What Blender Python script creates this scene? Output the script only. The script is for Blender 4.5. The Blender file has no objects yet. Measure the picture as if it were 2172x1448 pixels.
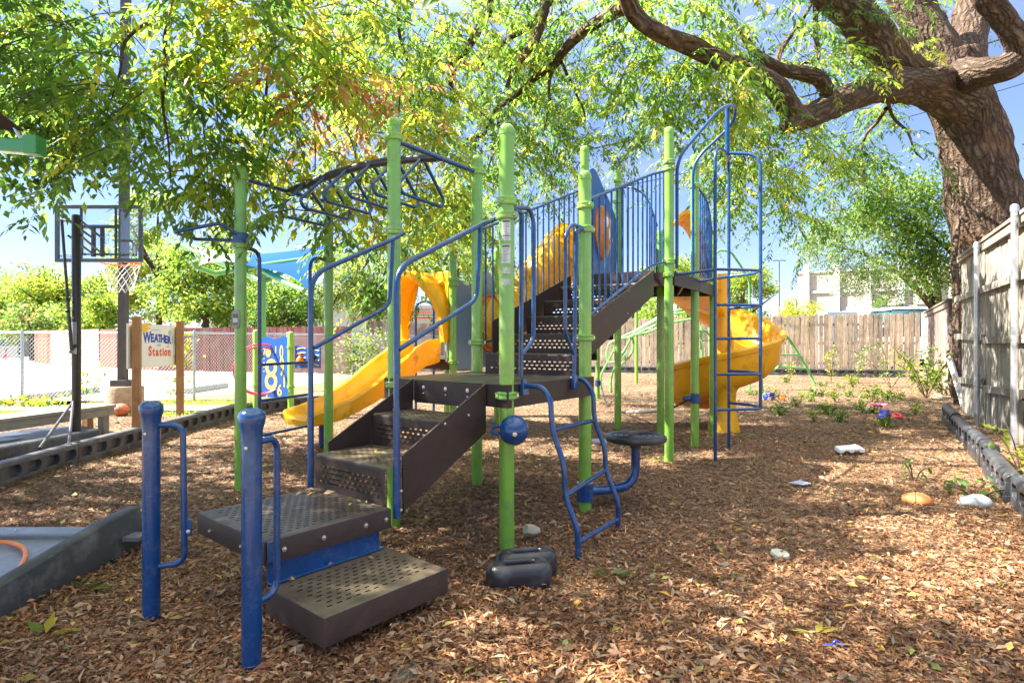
import bpy, bmesh, math, random
import numpy as np
from mathutils import Vector, Matrix
rnd = random.Random(7)
RNG = np.random.default_rng(11)
C = bpy.context.scene.collection
S = bpy.context.scene
# ---------------------------------------------------------------- camera
F, CX, CY, HC = 1245.0, 1086.0, 720.0, 1.17
cam = bpy.data.cameras.new('camera')
cam.sensor_width = 36; cam.lens = F * 36 / 2172; cam.shift_y = (CY - 724) / 2172
cam.clip_start = 0.05; cam.clip_end = 2000
co = bpy.data.objects.new('camera', cam); C.objects.link(co)
co.location = (0, 0, HC); co.rotation_euler = (math.radians(90), 0, 0)
S.camera = co
# ---------------------------------------------------------------- light
SUN = Vector((-0.998, 0.06, 0)).normalized(); EL = math.radians(47)
sv = Vector((SUN.x * math.cos(EL), SUN.y * math.cos(EL), math.sin(EL)))
W = bpy.data.worlds.new('World'); S.world = W; W.use_nodes = True
nt = W.node_tree; nt.nodes.clear()
wo = nt.nodes.new('ShaderNodeOutputWorld'); bg = nt.nodes.new('ShaderNodeBackground')
sky = nt.nodes.new('ShaderNodeTexSky'); sky.sky_type = 'NISHITA'; sky.sun_disc = False
sky.sun_elevation = EL; sky.sun_rotation = math.atan2(SUN.x, SUN.y); sky.air_density = 1.0; sky.dust_density = 0.0; sky.ozone_density = 2.0
tc = nt.nodes.new('ShaderNodeTexCoord'); mp = nt.nodes.new('ShaderNodeMapping'); mp.inputs['Scale'].default_value = (1.2, 1.2, 6)
no = nt.nodes.new('ShaderNodeTexNoise'); no.inputs['Scale'].default_value = 1.6; no.inputs['Detail'].default_value = 6
cr = nt.nodes.new('ShaderNodeValToRGB'); cr.color_ramp.elements[0].position = 0.50; cr.color_ramp.elements[1].position = 0.75
mx = nt.nodes.new('ShaderNodeMix'); mx.data_type = 'RGBA'
mm = nt.nodes.new('ShaderNodeMath'); mm.operation = 'MULTIPLY'; mm.inputs[1].default_value = 0.32
nt.links.new(tc.outputs['Generated'], mp.inputs[0]); nt.links.new(mp.outputs[0], no.inputs['Vector'])
nt.links.new(no.outputs['Fac'], cr.inputs[0]); nt.links.new(cr.outputs[0], mm.inputs[0]); nt.links.new(mm.outputs[0], mx.inputs['Factor'])
nt.links.new(sky.outputs[0], mx.inputs['A']); mx.inputs['B'].default_value = (5.2, 5.5, 6.0, 1)
# white zenith glow added out of view to lift the shade; dimmer, bluer horizon
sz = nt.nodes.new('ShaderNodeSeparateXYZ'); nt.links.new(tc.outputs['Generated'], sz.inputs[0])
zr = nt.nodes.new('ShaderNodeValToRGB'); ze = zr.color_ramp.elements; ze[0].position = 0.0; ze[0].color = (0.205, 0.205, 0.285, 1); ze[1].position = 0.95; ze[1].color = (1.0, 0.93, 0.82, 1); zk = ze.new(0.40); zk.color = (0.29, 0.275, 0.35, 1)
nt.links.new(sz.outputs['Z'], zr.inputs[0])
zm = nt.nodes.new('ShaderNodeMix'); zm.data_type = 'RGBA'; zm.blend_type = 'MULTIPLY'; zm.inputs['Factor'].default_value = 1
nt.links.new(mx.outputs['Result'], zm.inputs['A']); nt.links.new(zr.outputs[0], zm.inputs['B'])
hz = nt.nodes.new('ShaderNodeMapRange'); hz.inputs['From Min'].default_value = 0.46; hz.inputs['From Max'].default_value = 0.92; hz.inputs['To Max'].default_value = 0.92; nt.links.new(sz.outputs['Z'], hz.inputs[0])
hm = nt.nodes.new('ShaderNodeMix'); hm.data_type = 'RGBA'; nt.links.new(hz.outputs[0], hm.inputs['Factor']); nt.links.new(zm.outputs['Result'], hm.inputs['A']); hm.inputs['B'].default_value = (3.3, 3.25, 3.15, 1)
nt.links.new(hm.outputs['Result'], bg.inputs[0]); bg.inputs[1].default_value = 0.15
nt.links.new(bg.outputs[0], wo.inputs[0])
sl = bpy.data.lights.new('sun', 'SUN'); sl.energy = 5.0; sl.angle = math.radians(0.5); sl.color = (1, 0.945, 0.86)
so = bpy.data.objects.new('sun', sl); C.objects.link(so); so.rotation_euler = (-sv).to_track_quat('-Z', 'Y').to_euler()
S.view_settings.view_transform = 'Standard'; S.view_settings.look = 'None'; S.view_settings.exposure = 2.5; S.view_settings.gamma = 1
S.render.engine = 'CYCLES'
cy = S.cycles; cy.use_denoising = True; cy.max_bounces = 7; cy.diffuse_bounces = 4; cy.glossy_bounces = 3; cy.transmission_bounces = 6; cy.transparent_max_bounces = 8
cy.use_adaptive_sampling = True; cy.adaptive_threshold = 0.015; cy.sample_clamp_indirect = 6

# ---------------------------------------------------------------- helpers
V = Vector
def P(px, py, Y): return V(((px - CX) / F * Y, Y, HC - (py - CY) / F * Y))
def G(px, py, z=0.0):
    Y = (HC - z) * F / (py - CY); return V(((px - CX) / F * Y, Y, z))
def PP(px, py, O, d):
    """point of the vertical plane through O along horizontal direction d that stands on the line of sight px, py"""
    k = (px - CX) / F; t = (k * O[1] - O[0]) / (d[0] - k * d[1]); Y = O[1] + t * d[1]
    return V((O[0] + t * d[0], Y, HC - (py - CY) / F * Y))
def unit(a, b):
    v = V((b[0] - a[0], b[1] - a[1], 0)); return v.normalized()
def tag(o, label=None, cat=None, group=None, kind=None):
    if label: o['label'] = label
    if cat: o['category'] = cat
    if group: o['group'] = group
    if kind: o['kind'] = kind
    return o
def empty(name, loc, label, cat, group=None, rz=0):
    o = bpy.data.objects.new(name, None); C.objects.link(o); o.location = loc; o.rotation_euler = (0, 0, rz)
    o.empty_display_size = 0.1
    return tag(o, label, cat, group)
def copy_tree(o, parent=None):
    c = o.copy(); C.objects.link(c)
    if parent is not None: c.parent = parent
    for ch in list(o.children): copy_tree(ch, c)
    return c
def world_of(o):
    m = Matrix.LocRotScale(o.location, o.rotation_euler, o.scale)
    return (world_of(o.parent) @ m) if o.parent else m

def round_path(pts, r=0.06, n=5, closed=False):
    pts = [V(p) for p in pts]; out = []; N = len(pts)
    for i, p in enumerate(pts):
        if not closed and (i == 0 or i == N - 1): out.append(p); continue
        a, b = pts[i - 1], pts[(i + 1) % N]
        da, db = (a - p), (b - p); la, lb = da.length, db.length
        if la < 1e-6 or lb < 1e-6: continue
        k = min(r, la * 0.48, lb * 0.48)
        s, e = p + da / la * k, p + db / lb * k
        for j in range(n + 1):
            t = j / n; out.append(s * (1 - t) ** 2 + p * 2 * t * (1 - t) + e * t * t)
    return out
def smooth_path(pts, n=5):
    """Catmull-Rom"""
    pts = [V(p) for p in pts]; out = []
    for i in range(len(pts) - 1):
        p0 = pts[i - 1] if i else pts[i] * 2 - pts[i + 1]
        p1, p2 = pts[i], pts[i + 1]
        p3 = pts[i + 2] if i + 2 < len(pts) else pts[i + 1] * 2 - pts[i]
        for j in range(n):
            t = j / n
            out.append(0.5 * ((2 * p1) + (p2 - p0) * t + (2 * p0 - 5 * p1 + 4 * p2 - p3) * t * t + (3 * p1 - p0 - 3 * p2 + p3) * t ** 3))
    out.append(pts[-1]); return out

class MB:
    def __init__(s): s.v = []; s.f = []; s.c = []; s.cur = (1, 1, 1)
    def col(s, c): s.cur = c; return s
    def add(s, vs, fs):
        n = len(s.v); s.v += [tuple(v) for v in vs]; s.c += [s.cur] * len(vs); s.f += [tuple(i + n for i in f) for f in fs]; return s
    def tube(s, pts, r, seg=10, closed=False, cap=True):
        pts = [V(p) for p in pts]; n = len(pts); vs = []; fs = []
        rr = r if isinstance(r, (list, tuple)) else [r] * n
        T = []
        for i in range(n):
            if closed: d = pts[(i + 1) % n] - pts[i - 1]
            else: d = pts[min(i + 1, n - 1)] - pts[max(i - 1, 0)]
            T.append(d.normalized() if d.length > 1e-9 else V((0, 0, 1)))
        up = V((0, 0, 1)) if abs(T[0].z) < 0.9 else V((1, 0, 0))
        nr = (up - T[0] * up.dot(T[0])).normalized()
        for i in range(n):
            if i:
                q = T[i - 1].rotation_difference(T[i]); nr = (q @ nr); nr = (nr - T[i] * nr.dot(T[i])).normalized()
            b = T[i].cross(nr)
            for k in range(seg):
                a = 2 * math.pi * k / seg; vs.append(pts[i] + (nr * math.cos(a) + b * math.sin(a)) * rr[i])
        m = n if closed else n - 1
        for i in range(m):
            j = (i + 1) % n
            for k in range(seg):
                k2 = (k + 1) % seg; fs.append((i * seg + k, i * seg + k2, j * seg + k2, j * seg + k))
        if cap and not closed:
            fs.append(tuple(range(seg - 1, -1, -1))); fs.append(tuple((n - 1) * seg + k for k in range(seg)))
        return s.add(vs, fs)
    def lathe(s, prof, o=(0, 0, 0), ax=(0, 0, 1), seg=20):
        """prof: (radius, height along ax)"""
        ax = V(ax).normalized(); o = V(o); u = ax.orthogonal().normalized(); w = ax.cross(u); vs = []; fs = []
        for r, h in prof:
            for k in range(seg):
                a = 2 * math.pi * k / seg; vs.append(o + ax * h + (u * math.cos(a) + w * math.sin(a)) * r)
        for i in range(len(prof) - 1):
            for k in range(seg):
                k2 = (k + 1) % seg; fs.append((i * seg + k, i * seg + k2, (i + 1) * seg + k2, (i + 1) * seg + k))
        fs.append(tuple(range(seg - 1, -1, -1))); fs.append(tuple((len(prof) - 1) * seg + k for k in range(seg)))
        return s.add(vs, fs)
    def hexa(s, b, t):
        """bottom 4 (ccw from above) and top 4 corners"""
        return s.add(list(b) + list(t), [(3, 2, 1, 0), (4, 5, 6, 7), (0, 1, 5, 4), (1, 2, 6, 5), (2, 3, 7, 6), (3, 0, 4, 7)])
    def box(s, o, u, v, w):
        """corner o, edge vectors u v w"""
        o, u, v, w = V(o), V(u), V(v), V(w)
        if u.cross(v).dot(w) < 0: u, v = v, u
        b = [o, o + u, o + u + v, o + v]; return s.hexa(b, [p + w for p in b])
    def cbox(s, c, sx, sy, sz, rz=0):
        c = V(c); u = V((math.cos(rz), math.sin(rz), 0)); v = V((-u.y, u.x, 0)); w = V((0, 0, 1))
        return s.box(c - u * sx / 2 - v * sy / 2 - w * sz / 2, u * sx, v * sy, w * sz)
    def prism(s, poly, ext):
        """polygon (list of points) extruded by vector"""
        poly = [V(p) for p in poly]; ext = V(ext); n = len(poly)
        fs = [tuple(range(n - 1, -1, -1)), tuple(range(n, 2 * n))] + [(i, (i + 1) % n, (i + 1) % n + n, i + n) for i in range(n)]
        return s.add(poly + [p + ext for p in poly], fs)
    def ellip(s, c, rx, ry, rz, seg=16, rings=10, rot=None):
        c = V(c); vs = []; fs = []
        for i in range(rings + 1):
            th = math.pi * i / rings
            for k in range(seg):
                a = 2 * math.pi * k / seg; p = V((rx * math.sin(th) * math.cos(a), ry * math.sin(th) * math.sin(a), rz * math.cos(th)))
                vs.append(c + (rot @ p if rot else p))
        for i in range(rings):
            for k in range(seg):
                k2 = (k + 1) % seg; fs.append((i * seg + k, (i + 1) * seg + k, (i + 1) * seg + k2, i * seg + k2))
        return s.add(vs, fs)
    def build(s, name, mat, parent=None, smooth=0.7, bevel=0, label=None, fix=True):
        me = bpy.data.meshes.new(name); me.from_pydata(s.v, [], s.f)
        if fix:
            bm = bmesh.new(); bm.from_mesh(me); bmesh.ops.recalc_face_normals(bm, faces=bm.faces); bm.to_mesh(me); bm.free()
        if any(c != (1, 1, 1) for c in s.c):
            ca = me.color_attributes.new('col', 'FLOAT_COLOR', 'POINT')
            ca.data.foreach_set('color', np.array([(c[0], c[1], c[2], 1) for c in s.c], dtype=np.float32).ravel())
        if smooth: me.shade_smooth(); me.set_sharp_from_angle(angle=smooth)
        me.materials.append(mat)
        o = bpy.data.objects.new(name, me); C.objects.link(o)
        if parent is not None:
            o.parent = parent; o.matrix_parent_inverse = Matrix.Identity(4)
            me.transform(world_of(parent).inverted())
        if bevel:
            md = o.modifiers.new('bevel', 'BEVEL'); md.width = bevel; md.segments = 2; md.limit_method = 'ANGLE'; md.angle_limit = 0.6
        if label: o['label'] = label
        return o

def np_mesh(name, co, tris, col, mat, parent=None, smooth=True):
    me = bpy.data.meshes.new(name); n = len(co); m = len(tris)
    me.vertices.add(n); me.vertices.foreach_set('co', np.ascontiguousarray(co, dtype=np.float32).ravel())
    me.loops.add(m * 3); me.loops.foreach_set('vertex_index', np.ascontiguousarray(tris, dtype=np.int32).ravel())
    me.polygons.add(m); me.polygons.foreach_set('loop_start', np.arange(0, m * 3, 3, dtype=np.int32))
    if smooth: me.polygons.foreach_set('use_smooth', np.ones(m, dtype=bool))
    me.update(calc_edges=True)
    if col is not None:
        ca = me.color_attributes.new('col', 'FLOAT_COLOR', 'POINT')
        c4 = np.ones((n, 4), dtype=np.float32); c4[:, :3] = col; ca.data.foreach_set('color', c4.ravel())
    me.materials.append(mat)
    o = bpy.data.objects.new(name, me); C.objects.link(o)
    if parent is not None:
        o.parent = parent; me.transform(world_of(parent).inverted())
    return o

# ---------------------------------------------------------------- materials
def N(nt, t, **kw):
    n = nt.nodes.new(t)
    for k, v in kw.items(): setattr(n, k, v)
    return n
def pmat(name, col, rough=0.5, var=0.12, nscale=6, bump=0.0, bscale=80, coat=0, metal=0, attr=False, stretch=(1, 1, 1), rvar=0.12,
         dirt=None, dscale=3, dlo=0.5, dhi=0.7, transl=0, spec=0.5, dtop=False, chips=None):
    m = bpy.data.materials.new(name); m.use_nodes = True; t = m.node_tree; t.nodes.clear(); L = t.links.new
    out = N(t, 'ShaderNodeOutputMaterial'); b = N(t, 'ShaderNodeBsdfPrincipled')
    tc = N(t, 'ShaderNodeTexCoord'); mp = N(t, 'ShaderNodeMapping'); mp.inputs['Scale'].default_value = stretch; L(tc.outputs['Object'], mp.inputs[0])
    n1 = N(t, 'ShaderNodeTexNoise'); n1.inputs['Scale'].default_value = nscale; n1.inputs['Detail'].default_value = 5; n1.inputs['Roughness'].default_value = 0.6
    L(mp.outputs[0], n1.inputs['Vector'])
    mr = N(t, 'ShaderNodeMapRange'); mr.inputs['From Min'].default_value = 0.25; mr.inputs['From Max'].default_value = 0.75
    mr.inputs['To Min'].default_value = 1 - var; mr.inputs['To Max'].default_value = 1 + var; L(n1.outputs['Fac'], mr.inputs[0])
    if attr:
        a = N(t, 'ShaderNodeVertexColor', layer_name='col'); src = a.outputs['Color']
        if col != (1, 1, 1):
            q = N(t, 'ShaderNodeMix', data_type='RGBA', blend_type='MULTIPLY'); q.inputs['Factor'].default_value = 1; L(src, q.inputs['A']); q.inputs['B'].default_value = (*col, 1); src = q.outputs['Result']
    else:
        rg = N(t, 'ShaderNodeRGB'); rg.outputs[0].default_value = (*col, 1); src = rg.outputs[0]
    vm = N(t, 'ShaderNodeVectorMath', operation='SCALE'); L(src, vm.inputs[0]); L(mr.outputs[0], vm.inputs['Scale']); src = vm.outputs[0]
    if dirt:
        n2 = N(t, 'ShaderNodeTexNoise'); n2.inputs['Scale'].default_value = dscale; n2.inputs['Detail'].default_value = 7; n2.inputs['Roughness'].default_value = 0.68; L(tc.outputs['Object'], n2.inputs['Vector'])
        d = N(t, 'ShaderNodeMapRange'); d.inputs['From Min'].default_value = dlo; d.inputs['From Max'].default_value = dhi; L(n2.outputs['Fac'], d.inputs[0]); fac = d.outputs[0]
        if dtop:
            g = N(t, 'ShaderNodeNewGeometry'); sx = N(t, 'ShaderNodeSeparateXYZ'); L(g.outputs['Normal'], sx.inputs[0])
            r2 = N(t, 'ShaderNodeMapRange'); r2.inputs['From Min'].default_value = 0.5; r2.inputs['From Max'].default_value = 0.9; L(sx.outputs['Z'], r2.inputs[0])
            mu = N(t, 'ShaderNodeMath', operation='MULTIPLY'); L(fac, mu.inputs[0]); L(r2.outputs[0], mu.inputs[1]); fac = mu.outputs[0]
        dm = N(t, 'ShaderNodeMix', data_type='RGBA'); L(fac, dm.inputs['Factor']); L(src, dm.inputs['A']); dm.inputs['B'].default_value = (*dirt, 1); src = dm.outputs['Result']
    if chips:
        n5 = N(t, 'ShaderNodeTexNoise'); n5.inputs['Scale'].default_value = chips[1]; n5.inputs['Detail'].default_value = 3; n5.inputs['Roughness'].default_value = 0.75; L(tc.outputs['Object'], n5.inputs['Vector'])
        n6 = N(t, 'ShaderNodeTexNoise'); n6.inputs['Scale'].default_value = 2.6; n6.inputs['Detail'].default_value = 3; L(tc.outputs['Object'], n6.inputs['Vector'])
        ad = N(t, 'ShaderNodeMath', operation='MULTIPLY_ADD'); ad.inputs[1].default_value = 0.35; L(n6.outputs['Fac'], ad.inputs[0]); L(n5.outputs['Fac'], ad.inputs[2])
        cm = N(t, 'ShaderNodeMapRange'); cm.inputs['From Min'].default_value = chips[2]; cm.inputs['From Max'].default_value = chips[2] + 0.02; L(ad.outputs[0], cm.inputs[0])
        xm = N(t, 'ShaderNodeMix', data_type='RGBA'); L(cm.outputs[0], xm.inputs['Factor']); L(src, xm.inputs['A']); xm.inputs['B'].default_value = (*chips[0], 1); src = xm.outputs['Result']
    L(src, b.inputs['Base Color'])
    rr = N(t, 'ShaderNodeMapRange'); rr.inputs['To Min'].default_value = max(0.03, rough - rvar); rr.inputs['To Max'].default_value = min(1, rough + rvar); L(n1.outputs['Fac'], rr.inputs[0]); L(rr.outputs[0], b.inputs['Roughness'])
    b.inputs['Metallic'].default_value = metal; b.inputs['Coat Weight'].default_value = coat; b.inputs['Coat Roughness'].default_value = 0.12; b.inputs['Specular IOR Level'].default_value = spec
    if bump:
        nb = N(t, 'ShaderNodeTexNoise'); nb.inputs['Scale'].default_value = bscale; nb.inputs['Detail'].default_value = 4; L(mp.outputs[0], nb.inputs['Vector'])
        bp = N(t, 'ShaderNodeBump'); bp.inputs['Strength'].default_value = bump; bp.inputs['Distance'].default_value = 0.01; L(nb.outputs['Fac'], bp.inputs['Height']); L(bp.outputs[0], b.inputs['Normal'])
    sh = b.outputs[0]
    if transl:
        tr = N(t, 'ShaderNodeBsdfTranslucent')
        hs = N(t, 'ShaderNodeHueSaturation'); hs.inputs['Saturation'].default_value = 1.1; hs.inputs['Value'].default_value = 1.5; L(src, hs.inputs['Color']); L(hs.outputs[0], tr.inputs[0])
        ms = N(t, 'ShaderNodeMixShader'); ms.inputs[0].default_value = transl; L(sh, ms.inputs[1]); L(tr.outputs[0], ms.inputs[2]); sh = ms.outputs[0]
    L(sh, out.inputs[0]); return m
M = {}
M['green'] = pmat('green_paint', (0.185, 0.40, 0.05), 0.24, 0.10, 5, coat=0.55, dirt=(0.17, 0.22, 0.10), dscale=11, dlo=0.50, dhi=0.8, bump=0.02, bscale=300, chips=((0.10, 0.12, 0.08), 45, 0.88))
M['blue'] = pmat('blue_paint', (0.004, 0.050, 0.165), 0.25, 0.12, 6, coat=0.35, dirt=(0.06, 0.10, 0.20), dscale=16, dlo=0.50, dhi=0.78, bump=0.03, bscale=250, chips=((0.11, 0.13, 0.17), 55, 0.87))
M['navy'] = pmat('navy_paint', (0.03, 0.035, 0.055), 0.4, 0.25, 6, coat=0.2, dirt=(0.10, 0.09, 0.09), dscale=20, dlo=0.55, dhi=0.75)
M['pvc'] = pmat('brown_vinyl', (0.040, 0.025, 0.020), 0.36, 0.25, 12, bump=0.25, bscale=220, dirt=(0.125, 0.105, 0.085), dscale=4, dlo=0.40, dhi=0.75, dtop=True, spec=0.35)
M['pvc2'] = pmat('dirty_brown_vinyl', (0.048, 0.031, 0.022), 0.5, 0.3, 12, bump=0.3, bscale=220, dirt=(0.15, 0.118, 0.072), dscale=5, dlo=0.3, dhi=0.65, dtop=True, spec=0.3)
M['yellow'] = pmat('yellow_plastic', (0.87, 0.49, 0.014), 0.32, 0.08, 4, coat=0.15, dirt=(0.26, 0.14, 0.03), dscale=4.5, dlo=0.55, dhi=0.78, transl=0.18, chips=((0.16, 0.09, 0.03), 24, 0.90))
M['orange'] = pmat('orange_plastic', (0.75, 0.22, 0.01), 0.32, 0.1, 4, coat=0.2, dirt=(0.2, 0.07, 0.02), dscale=6, dlo=0.6, dhi=0.78, transl=0.25)
M['panel'] = pmat('blue_plastic_sheet', (0.015, 0.10, 0.36), 0.38, 0.08, 3, bump=0.05, bscale=400)
M['grey_panel'] = pmat('blue_grey_plastic_sheet', (0.10, 0.20, 0.30), 0.4, 0.08, 3)
M['cream'] = pmat('cream_plastic', (0.70, 0.48, 0.16), 0.45, 0.05)
M['white'] = pmat('white_paint', (0.84, 0.84, 0.81), 0.5, 0.05, 4, dirt=(0.45, 0.45, 0.42), dscale=6, dlo=0.6, dhi=0.8)
M['red'] = pmat('red_plastic', (0.6, 0.03, 0.06), 0.35, 0.06)
M['pink'] = pmat('pink_plastic', (0.75, 0.05, 0.22), 0.35, 0.06)
M['steel'] = pmat('galvanised_steel', (0.55, 0.57, 0.60), 0.38, 0.15, 14, metal=0.85, bump=0.03, bscale=60)
M['wire'] = pmat('galvanised_wire', (0.62, 0.63, 0.64), 0.5, 0.1, 14, metal=0.3)
M['bolt'] = pmat('bolt_metal', (0.6, 0.58, 0.54), 0.3, 0.1, 20, metal=0.9)
M['black'] = pmat('black_plastic', (0.022, 0.021, 0.023), 0.33, 0.25, 8, bump=0.1, bscale=200, dirt=(0.09, 0.085, 0.08), dscale=6, dlo=0.5, dhi=0.75)
M['timber'] = pmat('grey_black_plastic', (0.032, 0.034, 0.039), 0.42, 0.2, 8, bump=0.1, bscale=150, dirt=(0.13, 0.125, 0.12), dscale=5, dlo=0.5, dhi=0.75)
M['timber_dusty'] = pmat('dusty_grey_plastic', (0.082, 0.078, 0.078), 0.5, 0.2, 8, bump=0.1, bscale=150, dirt=(0.17, 0.15, 0.13), dscale=5, dlo=0.45, dhi=0.72)
M['darkmetal'] = pmat('dark_bronze_metal', (0.045, 0.038, 0.036), 0.4, 0.15, 8, coat=0.1)
M['blackmetal'] = pmat('black_metal', (0.016, 0.015, 0.016), 0.35, 0.2, 8, coat=0.2)
M['glass'] = None
M['fence'] = pmat('weathered_cedar', (1, 1, 1), 0.85, 0.42, 5, bump=0.5, bscale=9, attr=True, stretch=(9, 9, 0.9), dirt=(0.13, 0.11, 0.09), dscale=2.6, dlo=0.46, dhi=0.74, spec=0.2)
M['lumber'] = pmat('treated_lumber', (0.34, 0.18, 0.075), 0.7, 0.3, 6, bump=0.25, bscale=10, stretch=(8, 8, 0.8), dirt=(0.16, 0.09, 0.05), dscale=4, dlo=0.55, dhi=0.75)
M['bench'] = pmat('weathered_lumber', (0.30, 0.28, 0.23), 0.75, 0.28, 6, bump=0.3, bscale=10, stretch=(10, 1.2, 10), dirt=(0.14, 0.12, 0.09), dscale=4, dlo=0.52, dhi=0.75)
M['concrete'] = pmat('pale_concrete', (0.31, 0.30, 0.285), 0.85, 0.14, 3, bump=0.3, bscale=60, dirt=(0.26, 0.24, 0.21), dscale=0.35, dlo=0.5, dhi=0.75)
M['footing'] = pmat('stained_concrete', (0.33, 0.24, 0.15), 0.9, 0.3, 7, bump=0.6, bscale=30, dirt=(0.14, 0.10, 0.07), dscale=3, dlo=0.45, dhi=0.7)
M['rock'] = pmat('limestone', (0.42, 0.37, 0.24), 0.9, 0.25, 9, bump=0.7, bscale=18, dirt=(0.14, 0.12, 0.08), dscale=6)
M['darkrock'] = pmat('mossy_stone', (0.10, 0.09, 0.07), 0.9, 0.4, 12, bump=0.8, bscale=25, dirt=(0.30, 0.26, 0.19), dscale=14, dlo=0.5, dhi=0.65)
M['rubber'] = pmat('rubber', (0.02, 0.02, 0.02), 0.6, 0.2, 20)
M['ball'] = pmat('basketball_rubber', (0.50, 0.13, 0.05), 0.6, 0.12, 40, bump=0.3, bscale=300)
M['fabric_blue'] = pmat('blue_shade_cloth', (0.02, 0.10, 0.42), 0.8, 0.06, 3, transl=0.35, spec=0.1)
M['fabric_white'] = pmat('pale_shade_cloth', (0.55, 0.58, 0.66), 0.8, 0.05, 3, transl=0.3, spec=0.1)
M['fabric_dark'] = pmat('dark_shade_cloth', (0.035, 0.025, 0.022), 0.8, 0.15, 6, spec=0.1)
M['stucco'] = pmat('pale_stucco', (0.36, 0.315, 0.28), 0.85, 0.06, 1.5)
M['whitewall'] = pmat('white_wall', (0.50, 0.49, 0.47), 0.8, 0.05, 1.5)
M['car'] = pmat('white_car_paint', (0.72, 0.74, 0.73), 0.25, 0.02, coat=0.6)
M['carglass'] = pmat('tinted_glass', (0.02, 0.09, 0.11), 0.08, 0.1, coat=0.6)
M['skin'] = pmat('skin', (0.40, 0.22, 0.15), 0.6, 0.05)
M['hair'] = pmat('dark_hair', (0.02, 0.015, 0.012), 0.5, 0.2)
M['bark'] = None
def leafmat(name, tl, sheen=0.35):
    m = bpy.data.materials.new(name); m.use_nodes = True; t = m.node_tree; t.nodes.clear(); L = t.links.new
    out = N(t, 'ShaderNodeOutputMaterial'); b = N(t, 'ShaderNodeBsdfPrincipled'); a = N(t, 'ShaderNodeVertexColor', layer_name='col')
    b.inputs['Roughness'].default_value = 0.5; b.inputs['Specular IOR Level'].default_value = sheen; L(a.outputs[0], b.inputs['Base Color'])
    tr = N(t, 'ShaderNodeBsdfTranslucent'); hs = N(t, 'ShaderNodeHueSaturation'); hs.inputs['Saturation'].default_value = 1.02; hs.inputs['Value'].default_value = 2.3; hs.inputs['Hue'].default_value = 0.491
    L(a.outputs[0], hs.inputs['Color']); L(hs.outputs[0], tr.inputs[0]); ms = N(t, 'ShaderNodeMixShader'); ms.inputs[0].default_value = tl
    L(b.outputs[0], ms.inputs[1]); L(tr.outputs[0], ms.inputs[2]); L(ms.outputs[0], out.inputs[0]); return m
M['leaf'] = leafmat('leaf', 0.58)
M['litter'] = leafmat('dry_leaf', 0.12, 0.25)
def barkmat(name, c1, c2, c3, sc=1.0):
    m = bpy.data.materials.new(name); m.use_nodes = True; t = m.node_tree; t.nodes.clear(); L = t.links.new
    out = N(t, 'ShaderNodeOutputMaterial'); b = N(t, 'ShaderNodeBsdfPrincipled'); b.inputs['Roughness'].default_value = 0.9; b.inputs['Specular IOR Level'].default_value = 0.2
    tc = N(t, 'ShaderNodeTexCoord'); at = N(t, 'ShaderNodeAttribute', attribute_name='bk'); 
    nz = N(t, 'ShaderNodeTexNoise'); nz.inputs['Scale'].default_value = 3 * sc; nz.inputs['Detail'].default_value = 5; L(tc.outputs['Object'], nz.inputs['Vector'])
    va = N(t, 'ShaderNodeVectorMath', operation='MULTIPLY_ADD'); va.inputs[1].default_value = (0.20, 0.20, 0.20); L(nz.outputs['Color'], va.inputs[0]); L(at.outputs['Vector'], va.inputs[2])
    vo = N(t, 'ShaderNodeTexVoronoi', feature='DISTANCE_TO_EDGE'); vo.inputs['Scale'].default_value = 11 * sc; L(va.outputs[0], vo.inputs['Vector'])
    mr = N(t, 'ShaderNodeMapRange'); mr.inputs['From Max'].default_value = 0.42; L(vo.outputs['Distance'], mr.inputs[0])
    n2 = N(t, 'ShaderNodeTexNoise'); n2.inputs['Scale'].default_value = 26 * sc; n2.inputs['Detail'].default_value = 6; L(tc.outputs['Object'], n2.inputs['Vector'])
    hh = N(t, 'ShaderNodeMath', operation='MULTIPLY_ADD'); hh.inputs[1].default_value = 0.9; L(n2.outputs['Fac'], hh.inputs[0]); L(mr.outputs[0], hh.inputs[2])
    cr = N(t, 'ShaderNodeValToRGB'); e = cr.color_ramp.elements; e[0].position = 0.15; e[0].color = (*c1, 1); e[1].position = 1.25; e[1].color = (*c3, 1); k = e.new(0.6); k.color = (*c2, 1)
    sc1 = N(t, 'ShaderNodeMath', operation='MULTIPLY'); sc1.inputs[1].default_value = 0.62; L(hh.outputs[0], sc1.inputs[0]); L(sc1.outputs[0], cr.inputs[0])
    n3 = N(t, 'ShaderNodeTexNoise'); n3.inputs['Scale'].default_value = 2.0; n3.inputs['Detail'].default_value = 5; L(tc.outputs['Object'], n3.inputs['Vector'])
    m3 = N(t, 'ShaderNodeMapRange'); m3.inputs['From Min'].default_value = 0.55; m3.inputs['From Max'].default_value = 0.75; m3.inputs['To Max'].default_value = 0.6; L(n3.outputs['Fac'], m3.inputs[0])
    mx = N(t, 'ShaderNodeMix', data_type='RGBA'); L(m3.outputs[0], mx.inputs['Factor']); L(cr.outputs[0], mx.inputs['A']); mx.inputs['B'].default_value = (0.21, 0.11, 0.055, 1)
    L(mx.outputs['Result'], b.inputs['Base Color'])
    bp = N(t, 'ShaderNodeBump'); bp.inputs['Strength'].default_value = 1.0; bp.inputs['Distance'].default_value = 0.05; L(hh.outputs[0], bp.inputs['Height']); L(bp.outputs[0], b.inputs['Normal'])
    L(b.outputs[0], out.inputs[0]); return m
M['bark'] = barkmat('pecan_bark', (0.032, 0.021, 0.015), (0.12, 0.080, 0.055), (0.235, 0.18, 0.135))
M['twig'] = pmat('twig_bark', (0.075, 0.05, 0.036), 0.85, 0.35, 15, spec=0.2, bump=0.4, bscale=40)
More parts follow.
